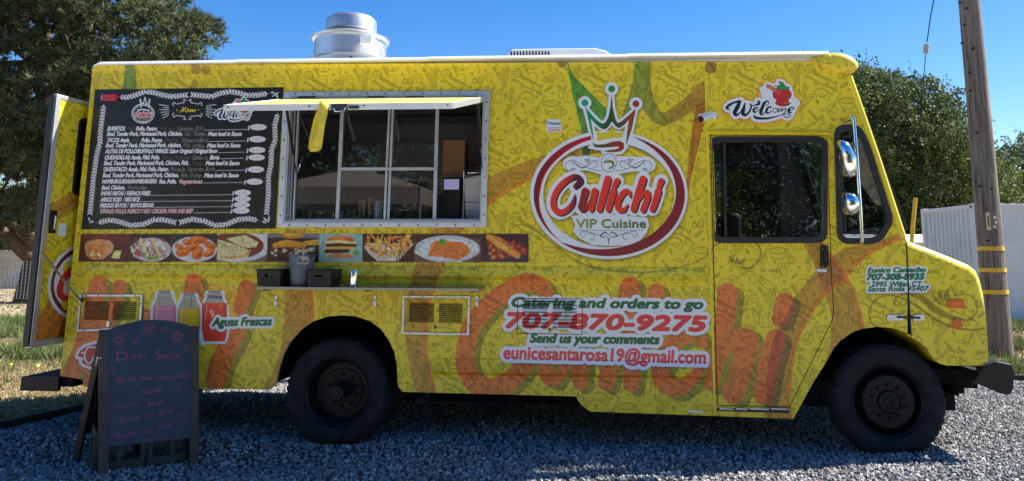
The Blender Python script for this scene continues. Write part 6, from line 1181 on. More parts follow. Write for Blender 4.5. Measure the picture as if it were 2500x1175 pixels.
C1 = np.concatenate([scatter(26000, -9, -2, -1.2, 7, 51, lambda x, y, r: off(x, y) & (x > -8.5)), scatter(9000, -22, -4, 7, 24, 52, lambda x, y, r: r.random(len(x)) < .8), scatter(9000, 4, 13, 3.3, 12, 53, lambda x, y, r: off(x, y))])
T1, t1 = blades(C1, .06, .014, 8, 54); o = stuff(tri_mesh(T1, t1, 'dry_grass', 'straw')); o['label'] = 'short dry straw coloured grass beside the gravel'
C2 = np.concatenate([scatter(6000, -9, -2, -.6, 8, 61, lambda x, y, r: off(x, y) & (patch(x, y)+r.normal(0, .3, len(x)) > .75)), scatter(2200, -20, -4, 8, 15, 62, lambda x, y, r: (patch(x, y, .6, 1)+r.normal(0, .3, len(x)) > .3)), scatter(3500, 4, 14, 3.6, 13, 63, lambda x, y, r: off(x, y) & (patch(x, y, .9, 2)+r.normal(0, .3, len(x)) > .35))])
T1, t1 = blades(C2, .11, .014, 9, 64); o = stuff(tri_mesh(T1, t1, 'green_grass', 'green')); o['label'] = 'green grass and weed patches on the dry ground'
ct = GH(30, 800); rg = np.random.default_rng(5); cc = []
for (px, py, rr, nn2) in ((30, 795, 1.0, 500), (-40, 800, .9, 300), (60, 815, .7, 220), (2485, 800, .8, 200), (2495, 850, .5, 160), (20, 870, .5, 120), (110, 870, .5, 120), (2462, 905, .35, 80)):
    q = GH(px, py); x, y = q.x+rg.normal(0, rr*.6, nn2), q.y+rg.normal(0, rr*.5, nn2); k = off(x, y); cc.append(np.stack([x[k], y[k], hgt(x[k], y[k])-.03], 1))
T1, t1 = blades(np.concatenate(cc), .26, .02, 10, 65, .1); o = stuff(tri_mesh(T1, t1, 'tall_green_grass', 'green')); o['label'] = 'taller clumps of bright green weeds'
b = MB(); rg = np.random.default_rng(9)
for px, py, s_, n_ in ((30, 845, .9, 4), (70, 850, .6, 4), (125, 842, .4, 5), (2440, 868, .3, 14), (2470, 800, .8, 6), (10, 905, .4, 3)):
    q = GH(px, py)
    for i in range(n_):
        x, y = q.x+rg.normal(0, s_*.5), q.y+rg.normal(0, s_*.4); z = H1_(x, y)+rg.uniform(.03, .08)
        b.cyl((x, y, z-.14), (x, y, z), .003, n=4, caps=False); b.cyl((x, y, z), (x+.004, y-.006, z+.012), .008, .018, n=7)
o = stuff(b.build('wildflowers', 'flower')); o['label'] = 'small yellow wildflowers dotting the grass'

# ------------------------------------------------------------------ fences, container, pole
def wood_mat():
    m = mat('weathered_board', (.30, .27, .24), .85, 0, .22, 3, .4, 20); t = m.node_tree; oi = t.nodes.new('ShaderNodeObjectInfo'); return m
M['board'] = wood_mat(); M['board'].node_tree.nodes['Mix'].inputs[6].default_value = (.62, .57, .50, 1); M['board'].node_tree.nodes['Mix'].inputs[7].default_value = (.40, .36, .31, 1)
FY = 23.0; FN_ = thing('board_fence', 'weathered grey vertical board fence at the far left', 'fence', (P(30, 700, FY).x, FY, 0)); x0 = P(-60, 650, FY).x; x1 = P(69, 650, FY).x; n = 26; w = (x1-x0)/n; base = None; rg = np.random.default_rng(12)
for i in range(n):
    ht = P(30, 612, FY).z-(.0 if i < n-1 else .22)-(.0 if i < n-2 else .07)
    if i < n-2 and base is not None: o = copy_part(base, FN_, ((i)*w, rg.uniform(-.012, .012), rg.uniform(-.015, .015)))
    else:
        o = MB().box(x0+i*w+.006 if base is not None else x0+.006, (x0+(i+1)*w-.006) if base is not None else x0+w-.006, FY-.012, FY+.012, -.05, ht).build('board', 'board', FN_)
        if base is None: base = o
MB().box(x0, x1-.1, FY+.012, FY+.06, .35, .44).build('rail', 'board', FN_); MB().box(x0, x1-.1, FY+.012, FY+.06, 1.3, 1.39).build('rail', 'board', FN_)
WY = 14.5; WF = thing('wire_fence', 'thin welded wire fence in front of the board fence', 'fence', (P(40, 740, WY).x, WY, 0)); xa, xb = P(-60, 700, WY).x, P(190, 700, WY).x; zt, zb2 = P(80, 638, WY).z, P(40, 729, WY).z
M['wire'] = mat('galvanised_wire', (.42, .42, .42), .45, .6)
b = MB(); n = int((xb-xa)/.1)
for i in range(n+1): x = xa+(xb-xa)*i/n; b.beam((x, WY, zb2), (x, WY, zt), .006, .006)
for i in range(11): z = zb2+(zt-zb2)*i/10; b.beam((xa, WY, z), (xb, WY, z), .006, .006, up=(0, 1, 0))
b.build('wire_mesh', 'wire', WF)['kind'] = 'stuff'
for px in (-20, 84, 170): x = P(px, 700, WY).x; MB().beam((x, WY+.03, -.2), (x, WY+.03, zt+.05), .04, .04).build('post', 'under', WF)
q = GH(68, 776); p = P(78, 723, q.y); tag(MB().beam((q.x, q.y, q.z-.1), (p.x, p.y, p.z), .028, .028).build('steel_stake', 'under'), 'short dark steel stake leaning in the dirt beside the open rear door', 'stake')
q = P(40, 694, 19); MB_ = MB().hexa([P(24, 692, 18.8), P(62, 694, 18.8), P(68, 662, 19.3), P(38, 661, 19.3)], [p+Vector((0, .04, .01)) for p in (P(24, 692, 18.8), P(62, 694, 18.8), P(68, 662, 19.3), P(38, 661, 19.3))]).build('metal_panel', mat('grey_sheet', (.10, .11, .12), .5, .2, .2, 3)); tag(MB_, 'tilted dark grey metal panel leaning in front of the board fence', 'panel')
# shipping container
A3, B3 = GZ(2374, 497, 2.59), GZ(2277, 518, 2.59); C3 = GZ(2600, 500.5, 2.59); A2 = Vector(A3[:2]); fd = Vector((-math.sin(.10), math.cos(.10))); fr_ = Vector((fd.y, -fd.x))
SCN = thing('shipping_container', 'white corrugated shipping container behind the utility pole', 'container', (A2.x, A2.y, 0)); Ln, Wd, Hc = 2.44, 6.06, 2.59
M['cont'] = mat('container_paint', (.66, .67, .67), .5, 0, .07, 2, .1, 8)
def CP(u, v, z): q = A2+fd*u+fr_*v; return Vector((q.x, q.y, z))
b = MB(); k = 11; us = []; 
for i in range(k):
    u0 = .16+(Ln-.32)*i/k; du = (Ln-.32)/k; us += [(u0, 0), (u0+du*.32, 0), (u0+du*.46, .05), (u0+du*.86, .05)]
us.append((Ln-.16, 0)); vs = []
for u, d_ in us: vs += [CP(u, .03+d_, .16), CP(u, .03+d_, Hc-.12)]
b.add(vs, [(2*i, 2*i+2, 2*i+3, 2*i+1) for i in range(len(us)-1)]).build('corrugated_side', 'cont', SCN)
def cb(u0, u1, v0, v1, z0, z1, nm, m='cont', bev=.006): return MB().hexa([CP(u0, v0, z0), CP(u1, v0, z0), CP(u1, v1, z0), CP(u0, v1, z0)], [CP(u0, v0, z1), CP(u1, v0, z1), CP(u1, v1, z1), CP(u0, v1, z1)]).build(nm, m, SCN, bevel=bev)
for u, v in ((0, 0), (Ln-.16, 0), (0, Wd-.16)): cb(u, u+.16, v, v+.16, 0, Hc, 'corner_post')
cb(.16, Ln-.16, 0, .08, Hc-.12, Hc-.02, 'top_rail'); cb(.16, Ln-.16, 0, .1, .0, .16, 'bottom_rail'); cb(.0, .08, .16, Wd-.16, Hc-.11, Hc-.01, 'top_rail'); cb(.0, .1, .16, Wd-.16, 0, .16, 'bottom_rail'); cb(.03, .05, .16, Wd-.16, .16, Hc-.11, 'end_wall'); cb(.05, Ln-.05, .05, Wd-.05, Hc-.06, Hc-.03, 'roof_sheet')
for i in range(18): cb(.0+.02, .075, .3+i*.3, .42+i*.3, Hc-.02, Hc+.012, 'roof_bow', 'cont', 0)
q = CP(-.002, .08, Hc-.07); MB().cyl(q, q-Vector((fd.x, fd.y, 0))*.004, .036, n=16).build('casting_hole', 'black', SCN); q = CP(.08, -.002, Hc-.07); MB().cyl(q, q-Vector((fr_.x, fr_.y, 0))*.004, .04, n=16).build('casting_hole', 'black', SCN)
# utility pole
pb_ = GH(2441, 866); t0 = P(2366, 0, pb_.y); dr = Vector((t0.x-pb_.x, 0, t0.z-pb_.z)); dr /= dr.z; POLE = thing('utility_pole', 'leaning weathered wooden utility pole banded with yellow tape', 'utility pole', (pb_.x, pb_.y, 0))
def pole_mat():
    m = bpy.data.materials.new('weathered_pole'); m.use_nodes = True; t = m.node_tree; b = t.nodes['Principled BSDF']; b.inputs['Roughness'].default_value = .9
    tc = t.nodes.new('ShaderNodeTexCoord'); mp = t.nodes.new('ShaderNodeMapping'); mp.inputs['Scale'].default_value = (16, 16, .55); mp.inputs['Rotation'].default_value = (0, math.atan2(-dr.x, 1), 0); t.links.new(tc.outputs['Object'], mp.inputs[0])
    n = t.nodes.new('ShaderNodeTexNoise'); n.inputs['Scale'].default_value = 2.2; n.inputs['Detail'].default_value = 9; n.inputs['Roughness'].default_value = .65; t.links.new(mp.outputs[0], n.inputs[0])
    r = t.nodes.new('ShaderNodeValToRGB'); e = r.color_ramp.elements; e[0].position = .36; e[0].color = (.05, .038, .03, 1); e[1].position = .7; e[1].color = (.34, .28, .23, 1); x = e.new(.46); x.color = (.17, .135, .108, 1); t.links.new(n.outputs[0], r.inputs[0]); t.links.new(r.outputs[0], b.inputs[0])
    bp = t.nodes.new('ShaderNodeBump'); bp.inputs['Strength'].default_value = .9; bp.inputs['Distance'].default_value = .02; t.links.new(n.outputs[0], bp.inputs['Height']); t.links.new(bp.outputs[0], b.inputs['Normal']); return m
zl = [-.3, .0, .4, 1, 2, 3, 4, 5, 6, 8, 11]; N = 40; vs = []
for z in zl:
    for j in range(N):
        a = 2*PI*j/N; r = (.186-.007*z)*(1+.02*math.sin(3*a+z)+.012*math.sin(9*a+1.3*z)); vs.append((pb_.x+dr.x*(z-pb_.z)+r*math.cos(a), pb_.y+r*math.sin(a), z))
MB().add(vs, [(i*N+j, i*N+(j+1) % N, (i+1)*N+(j+1) % N, (i+1)*N+j) for i in range(len(zl)-1) for j in range(N)]+[tuple(range(N-1, -1, -1)), tuple(range(len(vs)-N, len(vs)))]).build('shaft', pole_mat(), POLE, smooth=True)
M['band'] = mat('yellow_tape', (.78, .48, .02), .5, 0, .1, 20)
for v in (607, 660, 714):
    z = P(2432, v, pb_.y-.18).z; c0_ = Vector((pb_.x+dr.x*z, pb_.y, z)); MB().cyl(c0_-Vector((0, 0, .03)), c0_+Vector((dr.x*.06, 0, .03)), .186-.007*z+.006, n=40).build('yellow_band', 'band', POLE, smooth=True, angle=50)
def on_pole(u, v): 
    z = P(u, v, pb_.y-.17).z; return P(u, v, pb_.y-.17), z
p0_ = P(2411, 519, pb_.y-.19); p1_ = P(2415, 562, pb_.y-.185); tg = MB().beam(p1_, p0_, .058, .006).build('number_tag', mat('pale_tag', (.62, .58, .34), .5), POLE); MB().beam(p1_.lerp(p0_, .2)+Vector((0, -.004, 0)), p1_.lerp(p0_, .8)+Vector((0, -.004, 0)), .022, .004).build('tag_marks', mat('tag_ink', (.10, .09, .06), .6), POLE)
for u, v in ((2428, 531), (2431, 543), (2428, 554)): q = P(u, v, pb_.y-.17); MB().box(q.x-.016, q.x+.016, q.y-.012, q.y, q.z-.02, q.z+.02).build('paper_scrap', 'white', POLE)
b = MB()
for u, v in ((2344, 6), (2349, 105), (2376, 118), (2370, 222), (2386, 324), (2368, 178), (2392, 455), (2420, 462), (2355, 60), (2413, 588), (2360, 20)): q = P(u, v, pb_.y-.165); b.cyl((q.x, q.y+.03, q.z), (q.x, q.y-.012, q.z), .016, n=8)
stuff(b.build('bolt_holes', 'under', POLE))
# guy wire
YG = 8.6; GW = thing('guy_wire', 'thin guy wire with insulator and yellow guard left of the pole', 'guy wire', tuple(P(2222, 640, YG))[:2]+(0,)); a_, i0, i1, t_ = P(2229, 500, YG), P(2260, 133, YG-.5), P(2263, 104, YG-.52), P(2292, -60, YG-.8)
MB().tube([a_, P(2246, 300, YG-.25), i0], .0075, 6).build('lower_wire', 'under', GW); MB().tube([i1, P(2272, 40, YG-.6), t_], .0095, 6).build('upper_wire', 'under', GW); MB().cyl(i0.lerp(i1, .08), i0.lerp(i1, .85), .05, n=8).build('insulator', mat('porcelain', (.45, .42, .38), .4), GW, bevel=.012)
MB().tube([P(2235, 483, YG-.03), P(2228, 560, YG), P(2222, 640, YG+.03), P(2214, 740, YG+.06)], [.035, .036, .036, .036], 10).build('yellow_guard', 'band', GW, smooth=True)
# low pale shed in the gap under the oak
q0, q1 = P(2208, 578, 17), P(2288, 578, 17); SD = thing('low_shed', 'low pale shed roof glimpsed between the windscreen and the container', 'shed', (q0.x, 17, 0)); MB().box(q0.x-1.5, q1.x+.3, 17, 20, -.1, q0.z-.22).build('wall', 'board', SD); MB().hexa([(q0.x-1.6, 16.8, q0.z-.22), (q1.x+.4, 16.8, q0.z-.22), (q1.x+.4, 20.2, q0.z-.22), (q0.x-1.6, 20.2, q0.z-.22)], [(q0.x-1.6, 16.8, q0.z-.16), (q1.x+.4, 16.8, q0.z-.16), (q1.x+.4, 18.5, q0.z+.1), (q0.x-1.6, 18.5, q0.z+.1)]).build('roof', 'white', SD)

# ------------------------------------------------------------------ things on and around the truck
# baskets
def basket(u0, u1, lab):
    x0, x1 = P(u0, 700, -.275).x, P(u1, 700, -.275).x; y0, y1 = -.278, -.075; z0 = zs+.003; hh = .118; fl = .012
    t = thing('plastic_basket', lab, 'basket', ((x0+x1)/2, (y0+y1)/2, z0), 'baskets on the serving shelf'); b = MB()
    def wall(a, c, nm, slot):
        A0, C0 = Vector((a[0], a[1], z0)), Vector((c[0], c[1], z0)); out = Vector(((c[1]-a[1]), -(c[0]-a[0]), 0)).normalized()*fl; A1, C1 = A0+out+Vector((0, 0, hh)), C0+out+Vector((0, 0, hh)); nx, nz = 26, 14; vs = [A0.lerp(C0, i/nx).lerp(A1.lerp(C1, i/nx), j/nz) for j in range(nz+1) for i in range(nx+1)]; fs = []
        for j in range(nz):
            for i in range(nx):
                if (1 < j < 7 and 2 < i < nx-3 and (i+j) % 2 == 0 and (i % 2 == 0)) or (slot and 8 <= j <= 9 and nx*.3 < i < nx*.62): continue
                k = j*(nx+1)+i; fs.append((k, k+1, k+nx+2, k+nx+1))
        MB().add(vs, fs).build(nm, 'blackp', t, solid=.004)
    wall((x0, y0), (x1, y0), 'front_wall', True); wall((x1, y0), (x1, y1), 'side_wall', False); wall((x1, y1), (x0, y1), 'back_wall', True); wall((x0, y1), (x0, y0), 'side_wall', False)
    MB().box(x0, x1, y0, y1, z0, z0+.004).build('base', 'blackp', t); r = [(x0-fl, y0-fl), (x1+fl, y0-fl), (x1+fl, y1+fl), (x0-fl, y1+fl)]; b = MB()
    for i in range(4): b.beam((*r[i], z0+hh), (*r[(i+1) % 4], z0+hh), .010, .010, up=(0, 0, 1))
    b.build('rim', 'blackp', t); return t
basket(629, 683, 'black perforated plastic basket left of the grey tips bucket'); basket(752, 807, 'black perforated plastic basket right of the grey tips bucket')
bx = P(734, 700, -.17).x; BK = thing('tips_bucket', 'slate grey tapered bucket between the two black baskets', 'bucket', (bx, -.17, zs+.002)); M['slate'] = mat('slate_plastic', (.105, .135, .175), .6, 0, .12, 9)
MB().lathe([(0, 0), (.070, 0), (.073, .004), (.098, .228), (.104, .230), (.104, .236), (.095, .236), (.070, .012), (0, .012)], (bx, -.17, zs+.002), 'z', 40).build('bucket_shell', 'slate', BK, smooth=True, angle=40)
for s_ in (-1, 1): MB().cyl((bx+s_*.088, -.21, zs+.225), (bx+s_*.092, -.225, zs+.225), .01, n=10).build('handle_hole', 'black', BK)
TG = thing('tips_sign', 'small black chalk sign reading TIPS clipped to the grey bucket', 'sign', (bx+.01, -.28, zs+.2)); zc = P(739, 636, -.285).z; xc = P(739.5, 636, -.285).x
oct_ = lambda w, h: [(xc-w, zc-h*.5), (xc-w*.7, zc-h), (xc+w*.7, zc-h), (xc+w, zc-h*.5), (xc+w, zc+h*.5), (xc+w*.7, zc+h), (xc-w*.7, zc+h), (xc-w, zc+h*.5)]
MB().prism(oct_(.040, .027), -.283, -.279).build('border', 'white', TG); MB().prism(oct_(.036, .0235), -.2845, -.2825).build('panel', 'black', TG)
def text_obj(s, size, loc, m, parent, nm='lettering', rot=(PI/2, 0, 0), ext=.0005, shear=0, off=0, width=None):
    cu_ = bpy.data.curves.new(nm, 'FONT'); cu_.body = s; cu_.size = size; cu_.extrude = ext; cu_.shear = shear; cu_.offset = off; cu_.resolution_u = 2; cu_.align_x = 'CENTER'; ob = bpy.data.objects.new(nm, cu_); COL.objects.link(ob)
    dg = ob.to_mesh(); me = bpy.data.meshes.new_from_object(ob); bpy.data.objects.remove(ob)
    R_ = Matrix.Rotation(rot[2], 4, 'Z') @ Matrix.Rotation(rot[0], 4, 'X') if not isinstance(rot, Matrix) else rot
    if width:
        w = max(v.co.x for v in me.vertices)-min(v.co.x for v in me.vertices)
        for v in me.vertices: v.co.x *= width/w
    me.transform(R_); me.transform(Matrix.Translation(loc)); me.materials.clear(); return place(me, nm, m, parent)
text_obj('TIPS', .028, (xc, -.2852, zc+.000), 'white', TG, shear=.2, off=.0004); text_obj('THANK U', .011, (xc, -.2852, zc-.014), 'white', TG)
MB().box(xc-.003, xc+.003, -.281, -.277, zc+.026, zc+.045).build('stick', 'tarp', TG)
sx = P(862.5, 700, -.2).x; SK = thing('napkin_shaker', 'small chrome shaker standing alone on the shelf right of the baskets', 'shaker', (sx, -.2, zs+.002))
MB().lathe([(0, 0), (.029, 0), (.030, .004), (.030, .085)], (sx, -.2, zs+.002), 'z', 32).build('body', 'chrome', SK, smooth=True, angle=40); MB().lathe([(.030, .086), (.032, .088), (.032, .112), (.028, .118), (0, .118)], (sx, -.2, zs+.002), 'z', 32).build('lid', 'chrome', SK, smooth=True, angle=40)
# webbing strap hanging from the awning latch
b = MB(); st_ = []
path = [(791, 248, YO+.03, 0), (791, 256, YO-.016, 0), (788, 282, YO-.02, -1), (781, 318, YO-.03, -2), (775, 345, YO-.035, 0), (771, 364, YO-.03, 2), (768, 370, YO-.012, 1), (764, 362, YO+.01, -1), (768, 330, YO+.02, 0), (776, 290, YO+.02, 1), (784, 262, YO+.015, 0)]
vs = []; wd = [.062, .064, .066, .068, .072, .074, .070, .068, .06, .058, .056]; sm_ = []
for i in range(len(path)-1):
    for t in np.linspace(0, 1, 6)[:-1]: sm_.append((i, t))
sm_.append((len(path)-2, 1.0))
for k, (i, t) in enumerate(sm_):
    a_, c_ = path[i], path[i+1]; t2 = t; p = P(a_[0]+(c_[0]-a_[0])*t2, a_[1]+(c_[1]-a_[1])*t2, a_[2]+(c_[2]-a_[2])*t2); w = wd[i]+(wd[min(i+1, 10)]-wd[i])*t; tw_ = .25*math.sin(k*.35); d_ = Vector((math.cos(tw_), math.sin(tw_), 0))
    vs += [p-d_*w*.5, p+Vector((0, .006*math.sin(k*.9), 0)), p+d_*w*.5]
n = len(sm_); b.add(vs, [f for i in range(n-1) for f in ((3*i, 3*i+1, 3*i+4, 3*i+3), (3*i+1, 3*i+2, 3*i+5, 3*i+4))]); tag(b.build('webbing_strap', 'tarp', None, smooth=True, angle=60, solid=.004), 'yellow webbing strap hanging in a loop from the awning edge', 'strap')
# day's special board
FLp, FRp = P(240, 1172, -.74), P(484, 1143, -.36); TLp = P(241, 806, -.58); _n = (FRp-FLp).cross(TLp-FLp); _d = _F*FPX+_R*(485.5-CX)-_U*(796-CY); TRp = Vector(CAMP)+_d*((FLp-Vector(CAMP)).dot(_n)/_d.dot(_n))
SB = thing('sandwich_board', "dark blue A-frame chalkboard listing the day's special in front of the truck", 'sandwich board', ((FLp.x+FRp.x)/2, (FLp.y+FRp.y)/2+.15, FLp.z))
def BQ(u, v, off=0.0):
    """u across, v up the front of the board"""
    p = FLp.lerp(FRp, u).lerp(TLp.lerp(TRp, u), v); return p+bn*off
bn = (FRp-FLp).cross(TLp-FLp).normalized(); bn = bn if bn.y < 0 else -bn
M['walnut'] = mat('dark_stained_wood', (.050, .034, .024), .6, 0, .35, 6, .3, 30); M['chalk'] = mat('chalkboard_paint', (.022, .038, .062), .55, 0, .16, 4, .05, 30, rvar=.1); M['pinkchalk'] = mat('pink_chalk', (.28, .08, .13), .9, 0, .35, 40)
lw = .055/(FRp-FLp).length*1.05
def post(u0, u1, v1, nm='leg'): MB().hexa([BQ(u0, 0, .012), BQ(u1, 0, .012), BQ(u1, v1, .012), BQ(u0, v1, .012)], [BQ(u0, 0, -.016), BQ(u1, 0, -.016), BQ(u1, v1, -.016), BQ(u0, v1, -.016)]).build(nm, 'walnut', SB, bevel=.003)
post(0, lw, 1.0); post(1-lw, 1, 1.0)
pa = [(lw, .205), (1-lw, .205), (1-lw, .998)]+[(1-lw-(1-2*lw)*i/16, .998+.06*math.sin(PI*i/16)**.8-(.0)*i/16) for i in range(1, 16)]+[(lw, .998)]
n = len(pa); vs = [BQ(u, v, .006) for u, v in pa]+[BQ(u, v, -.006) for u, v in pa]; MB().add(vs, [tuple(range(n)), tuple(range(2*n-1, n-1, -1))]+[(i, n+i, n+(i+1) % n, (i+1) % n) for i in range(n)]).build('board_panel', 'chalk', SB)
BLp = P(184, 1136, -.40); BRp = FRp+(BLp-FLp)
for a_, c_ in ((BLp, BQ(.03, .94, -.02)), (BRp, BQ(.97, .94, -.02))): MB().beam(a_+Vector((0, 0, .0)), c_, .045, .028).build('rear_leg', 'walnut', SB, bevel=.003)
MB().hexa([BLp.lerp(BQ(.03, .94, -.02), .25), BRp.lerp(BQ(.97, .94, -.02), .25), BRp.lerp(BQ(.97, .94, -.02), .96), BLp.lerp(BQ(.03, .94, -.02), .96)], [q+Vector((0, .008, 0)) for q in (BLp.lerp(BQ(.03, .94, -.02), .25), BRp.lerp(BQ(.97, .94, -.02), .25), BRp.lerp(BQ(.97, .94, -.02), .96), BLp.lerp(BQ(.03, .94, -.02), .96))]).build('rear_panel', 'blackp', SB)
MB().tube([BQ(.02, .80, .014), BQ(-.01, .81, -.01), BLp.lerp(BQ(.03, .94, -.02), .78)], .006, 6).build('tie_cord', 'white', SB)
# chalk writing: thin strokes on the board surface
PL0 = BQ(0, 0, .0075)
def onb(px, py):
    d = _F*FPX+_R*(px-CX)-_U*(py-CY); t = ((PL0-Vector(CAMP)).dot(bn))/d.dot(bn); return Vector(CAMP)+d*t
chb = MB()
def chalk(pts, r=.0026):
    q = [onb(*p) for p in pts]
    for a_, c_ in zip(q[:-1], q[1:]):
        if (c_-a_).length > 1e-5: chb.beam(a_, c_, r*2, .0012, up=bn)
Ls = lambda pts: [(160+x/2.831, 760+y/2.831) for x, y in pts]
def flower(x, y, r):
    chalk(Ls([(x+r*.33*math.cos(t), y+r*.33*math.sin(t)) for t in np.linspace(0, 2*PI, 9)]), .002)
    for k in range(6):
        a = k*PI/3; cx_, cy_ = x+r*.66*math.cos(a), y+r*.66*math.sin(a); chalk(Ls([(cx_+r*.3*math.cos(t), cy_+r*.34*math.sin(t)) for t in np.linspace(0, 2*PI, 9)]), .002)
for q in ((373, 200, 42), (573, 125, 44), (772, 176, 46)): flower(*q)
def heart(x, y, s_, rot=-.35):
    pts = [(0, 1), (-.8, .1), (-.9, -.5), (-.5, -.8), (0, -.35), (.5, -.9), (.95, -.5), (.8, .2), (0, 1)]; c_, k_ = math.cos(rot), math.sin(rot); chalk(Ls([(x+s_*(a*c_-b_*k_), y+s_*(a*k_+b_*c_)) for a, b_ in pts]), .0018)
for q in ((488, 212, 22), (682, 135, 22), (832, 256, 24), (322, 412, 22), (780, 538, 24), (290, 705, 24), (818, 728, 28)): heart(*q)
def chalk_text(s, x0, y0, x1, y1, h, w=1.0):
    tri = glyphs(s); mn, mx = tri[:, :, 0].min(), tri[:, :, 0].max(); k = len(chb.v); fs = []; vs = []
    for t_ in tri:
        for a_ in t_:
            u = (a_[0]-mn)/(mx-mn); v = a_[1]/.7; vs.append(onb(*Ls([(x0+(x1-x0)*u, y0+(y1-y0)*u-h*v)])[0]))
    chb.add(vs, [(3*i, 3*i+1, 3*i+2) for i in range(len(tri))])
for a_ in (('D', 352, 345, 430, 338, 64), ("AY's", 455, 333, 555, 328, 34), ('S', 622, 335, 662, 332, 62), ('PECIAL', 668, 333, 812, 328, 36), ('*Birria', 335, 500, 488, 482, 38), ('Plate', 512, 480, 600, 474, 36), ('(BEANS and Rice)', 622, 482, 872, 456, 32), ('$16.00', 525, 578, 665, 560, 36),
           ('*FISH', 342, 668, 424, 660, 26), ('TACO', 440, 660, 516, 652, 28), ('$6.00', 568, 655, 680, 645, 34), ('*', 332, 765, 356, 762, 34), ('Shrimp', 372, 772, 515, 752, 42), ('TACO', 545, 738, 614, 726, 30), ('$6.00', 645, 722, 742, 700, 30), ('*Birria', 320, 888, 494, 858, 40), ('Taco', 515, 850, 600, 832, 32), ('$4.50', 636, 824, 742, 800, 34), ('707 870-9275 thank you', 566, 905, 792, 870, 20)): chalk_text(*a_)
o = chb.build('chalk_writing', 'pinkchalk', SB, recalc=False)
# milk crates under the board
M['crate'] = mat('dark_green_plastic', (.016, .032, .030), .5, 0, .25, 12)
ud = (FRp-FLp).normalized(); ud.z = 0; ud.normalize(); bd = Vector((-ud.y, ud.x, 0))
def crate(o0, lab, sl):
    w, d_, h = .31, .30, .27; t = thing('milk_crate', lab, 'crate', tuple(o0+ud*w/2+bd*d_/2), 'crates holding down the sandwich board')
    def q(a, b_, c): return o0+ud*a+bd*b_+Vector((0, 0, c))
    def wall(p0, p1, nm):
        b = MB(); dirn = (p1-p0); L_ = dirn.length; dirn.normalize(); nn3 = Vector((-dirn.y, dirn.x, 0)); Z = Vector((0, 0, 1))
        for z0, z1 in ((0, .05), (.215, h)): b.beam(p0+Z*(z0+z1)/2, p1+Z*(z0+z1)/2, z1-z0, .012, up=nn3)
        for s0 in (.014, L_/2, L_-.014): b.beam(p0+dirn*s0, p0+dirn*s0+Z*h, .028, .014, up=nn3)
        n_ = 11
        for i in range(n_):
            x0_ = L_*i/n_
            for sg in (1, -1):
                a0 = x0_; a1 = x0_+sg*.165
                if 0 <= a1 <= L_: b.beam(p0+dirn*a0+Z*.05, p0+dirn*a1+Z*.215, .005, .006, up=nn3)
        b.build(nm, 'crate', t)
    wall(q(0, 0, 0), q(w, 0, 0), 'front_wall'); wall(q(w, 0, 0), q(w, d_, 0), 'side_wall'); wall(q(w, d_, 0), q(0, d_, 0), 'back_wall'); wall(q(0, d_, 0), q(0, 0, 0), 'side_wall')
    MB().hexa([q(0, 0, .0), q(w, 0, 0), q(w, d_, 0), q(0, d_, 0)], [q(0, 0, .012), q(w, 0, .012), q(w, d_, .012), q(0, d_, .012)]).build('base', 'crate', t)
co = FLp+bd*.085; co.z = H1_(co.x, co.y)+.005; crate(co-ud*.03, 'dark green milk crate under the left half of the chalkboard', 0); c2 = co+ud*.30; c2.z = co.z+.0; crate(c2, 'dark green milk crate under the right half of the chalkboard', 1)
# ---- goods inside the serving window
zc0 = 1.612
def PB(u0, u1, v0, v1, y): a_, c_ = P(u0, v1, y), P(u1, v0, y); return a_.x, c_.x, a_.z, c_.z
x0, x1, z0, z1 = PB(1080, 1135, 343, 427, .42); M['card'] = mat('cardboard', (.32, .17, .085), .8, 0, .1, 6); cbx = thing('cardboard_box', 'brown cardboard box stacked inside the right of the serving window', 'box', ((x0+x1)/2, .5, z0)); MB().box(x0, x1, .42, .60, z0, z1).build('carton', 'card', cbx, bevel=.003); MB().box(x0+.02, x1-.02, .417, .42, (z0+z1)/2-.004, (z0+z1)/2+.004).build('flap_line', mat('tape', (.24, .13, .06), .5), cbx)
MB().box(x0-.02, x1+.2, .40, .62, z0-.025, z0-.002).build('shelf_board', 'inox', T)
x0, x1, z0, z1 = PB(1084, 1121, 438, 463, .28); sc_ = mat('lit_screen', (.1, .1, .16), .3); e_ = sc_.node_tree.nodes['Principled BSDF']; e_.inputs['Emission Color'].default_value = (.35, .36, .62, 1); e_.inputs['Emission Strength'].default_value = .22
PS = thing('card_terminal', 'black payment terminal with pale violet screen inside the window', 'terminal', ((x0+x1)/2, .3, zc0)); MB().box(x0-.012, x1+.012, .28, .33, zc0, z1+.012).build('terminal_body', 'blackp', PS, bevel=.006); MB().box(x0, x1, .276, .281, z0, z1).build('screen', sc_, PS)
x0, x1, z0, z1 = PB(952, 1047, 459, 534, .24); BC = thing('equipment_case', 'black equipment case with metal handle inside the serving window', 'case', ((x0+x1)/2, .33, zc0)); MB().box(x0, x1, .24, .42, zc0, z1).build('case_body', 'blackp', BC, bevel=.012); hq = [P(u, v, .232) for u, v in ((988, 497), (987, 504), (990, 506), (1010, 506), (1014, 504), (1013, 497))]; MB().tube(hq, .0045, 6).build('handle', 'alu', BC); text_obj('uniwell', .03, (P(985, 513, .236).x, .238, P(985, 515, .236).z), 'white', BC, shear=.3)
x0, x1, z0, z1 = PB(990, 1082, 436, 474, .62); RP = MB().box(x0, x1, .62, .64, z0, z1).build('range_fascia', mat('warm_steel', (.42, .37, .28), .45, .4), T)
for i in range(2):
    for j in range(3): xx = x0+(x1-x0)*(.50+.3*i); zz_ = z1-(z1-z0)*(.28+.22*j); MB().box(xx, xx+.035, .615, .622, zz_-.006, zz_+.006).build('vent_slot', 'black', RP)
